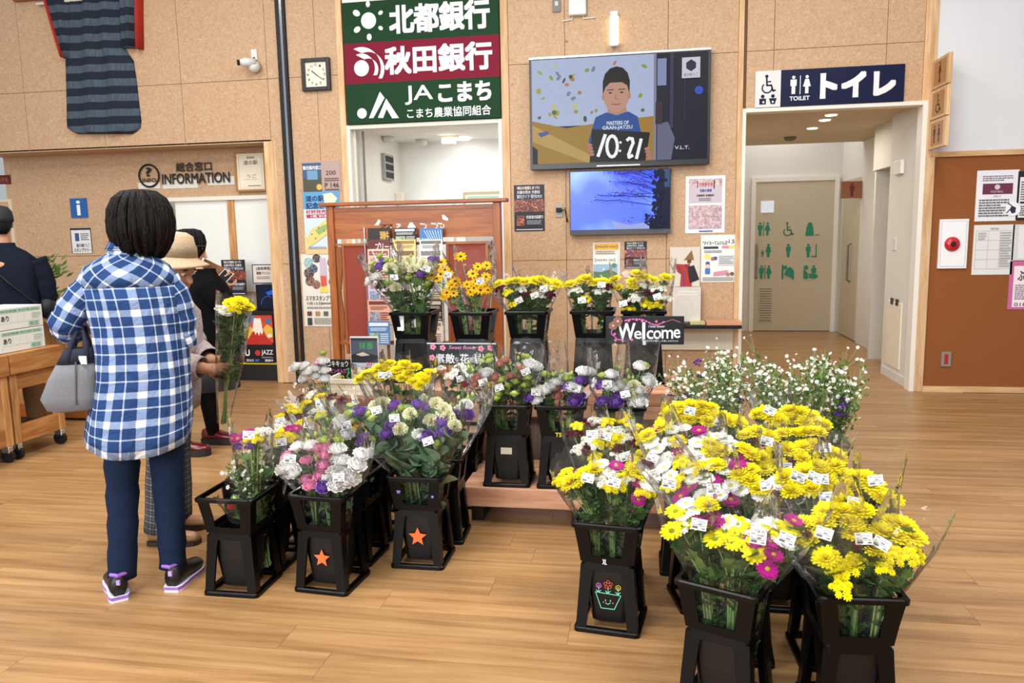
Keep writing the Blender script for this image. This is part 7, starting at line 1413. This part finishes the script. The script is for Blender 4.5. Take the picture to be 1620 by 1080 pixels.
o = empty('smartphone', hd, 'pale smartphone held by the person in black', 'phone'); Mp = Matrix.Translation(hd+Vector((.02, .0, .03))) @ Euler((.5, .5, .3)).to_matrix().to_4x4(); MB().box((-.035, -.07, -.004), (.035, .07, .004), Mp).build('case', mat('dcdcde', .4), o); MB().box((-.031, -.064, .004), (.031, .064, .0048), Mp).build('screen', GLASSB, o)
q = at(338, 430, 5.0); o = MB().box(q+Vector((-.09, -.004, -.06)), q+Vector((.06, .004, .06)), None).build('brochure', mat('a87a58', .6, 0, .3, 30), None, origin=q); o.rotation_euler = (.2, .5, .3); tag(o, 'brown photo brochure held by the person in black', 'brochure')
# ---------------- man at the left edge
B3 = at(8, 420, 5.05); B3.z = 0; F3 = Vector((-.55, .84, 0)).normalized(); R3 = F3.cross(Vector((0, 0, 1)))
def N(r, f, z): return B3+R3*r+F3*f+Vector((0, 0, z))
pm2 = empty('person', B3, 'person in navy jacket, cap and brown trousers behind the white cartons', 'person'); mb = MB(); HC3 = at(0, 352, 5.07)
headmesh(mb, HC3, F3); limb(mb, [N(0, 0, 1.36), HC3-Vector((0, 0, .08))], [.06, .055]); limb(mb, [N(0, 0, .88), N(0, 0, 1.12), N(0, 0, 1.30)], [.14, .14, .14], 18); limb(mb, [N(-.14, 0, 1.27), N(.14, 0, 1.27)], [.05, .05])
for s in (-1, 1): limb(mb, [N(.17*s, 0, 1.25), N(.25*s, .02, 1.04), N(.2*s, .2, .95)], [.04, .04, .03]); hand(mb, N(.2*s, .2, .95), F3, (-s, 0, 0), 1.0, .8, s); limb(mb, [N(.09*s, 0, .86), N(.10*s, .02, .46), N(.10*s, 0, .08)], [.09, .06, .04]); limb(mb, [N(.1*s, 0, .045), N(.1*s, .13, .035)], [.03, .026])
obj('body', remesh(mb, 'body', SKIN2, .008, 3), pm2); NAVJ = mat('161b28', .9, 0, .1, 30, .15, .1)
uvgrid(torso([(.90, .20, .15, 0, 0), (1.0, .20, .15, 0, 0), (1.12, .205, .15, 0, 0), (1.24, .215, .145, 0, 0), (1.32, .205, .13, 0, 0), (1.38, .14, .10, 0, 0), (1.42, .075, .07, 0, 0), (1.45, .07, .068, 0, 0)], B3, F3, .006, 40, 3), 'jacket', NAVJ, pm2)
for s in (-1, 1): uvgrid(sleeve([N(.19*s, 0, 1.32), N(.235*s, .01, 1.18), N(.25*s, .02, 1.04), N(.225*s, .1, 1.0)], [.085, .078, .068, .06], 20, .04, s), 'sleeve', NAVJ, pm2)
uvgrid(torso([(.86, .19, .14, 0, 0), (.92, .195, .145, 0, 0)], B3, F3, .002, 36, 3), 'check_shirt_hem', CHECK, pm2)
for s in (-1, 1): uvgrid(sleeve([N(.09*s, 0, .90), N(.1*s, .02, .46), N(.1*s, 0, .06)], [.115, .08, .065], 20, .03, s), 'trouser_leg', mat('6b4a2c', .9, 0, .1, 40), pm2); shoe(pm2, N(.1*s, -.08, 0), F3, .27, BLK, BLK)
cp = [[HC3+F3*(-.005)+R3*(a*math.cos(t*math.pi/12))+F3*(b*math.sin(t*math.pi/12))+Vector((0, 0, z)) for t in range(24)] for z, a, b in ((.125, .02, .02), (.115, .06, .065), (.08, .084, .10), (.03, .090, .106), (.005, .09, .106))]; MB().rings(cp).build('cap', mat('1a1c20', .8), pm2, True)
hair(pm2, HC3, F3, [(.04, .083, .098, -.006), (-.01, .082, .085, -.02), (-.05, .07, .06, -.045), (-.075, .05, .03, -.06)], HAIR2, 2, .02)
MB().tube([N(-.14, -.12, 1.36), N(.05, -.165, 1.15), N(.2, -.08, .98)], .018, 6, True, .4).build('bag_strap', BLACKM, pm2)
q = N(.24, .0, .96); o = empty('shoulder_bag', q, 'small black shoulder bag at the hip of the navy jacket', 'bag'); MB().ball(q, (.07, .06, .09), 14, 10).build('bag_body', BLACKM, o, True); MB().box(q+Vector((-.03, -.063, .0)), q+Vector((-.02, -.058, .08))).build('zip', CHROME, o)
# ---------------- plant on the counter behind
q = at(74, 478, 5.62); vz = .821; o = empty('flower_vase', (q.x, 5.62, vz), 'clear vase of green foliage with a purple bloom on the wooden counter', 'vase')
MB().lathe([(.05, 0), (.055, .08), (.045, .15), (.04, .15), (.045, .08), (.04, .01)], 16, (q.x, 5.62, vz)).build('vase', mat('d8dcd6', .1, 0, .02), o, True)
rr = random.Random(4); g = MB(); hz = at(78, 430, 5.62).z
for i in range(260):
    a = rr.uniform(0, 6.28); r_ = abs(rr.gauss(0, .075)); z = vz+.12+rr.random()*(hz+.10-vz-.12); c = Vector((q.x+r_*math.cos(a), 5.62+r_*math.sin(a)*.8, z)); d = Vector((math.cos(a)+rr.uniform(-.4, .4), math.sin(a), rr.uniform(.2, 1.4))).normalized()*.075; w_ = d.cross(Vector((rr.random(), rr.random(), .3))).normalized()*.013; g.poly([c-w_*.4, c+d*.5-w_, c+d, c+d*.5+w_])
f_ = g.build('foliage', mat('5e7a2c', .6, 0, .2, 20), o); f_['kind'] = 'stuff'
part('purple_bloom', KINDS['P'][0][0], o, (-.05, -.09, hz-vz+.02), (1.0, 0, .3), .032); part('purple_bloom', KINDS['M'][0][0], o, (-.07, -.07, hz-vz+.05), (1.0, 0, .3), .03)
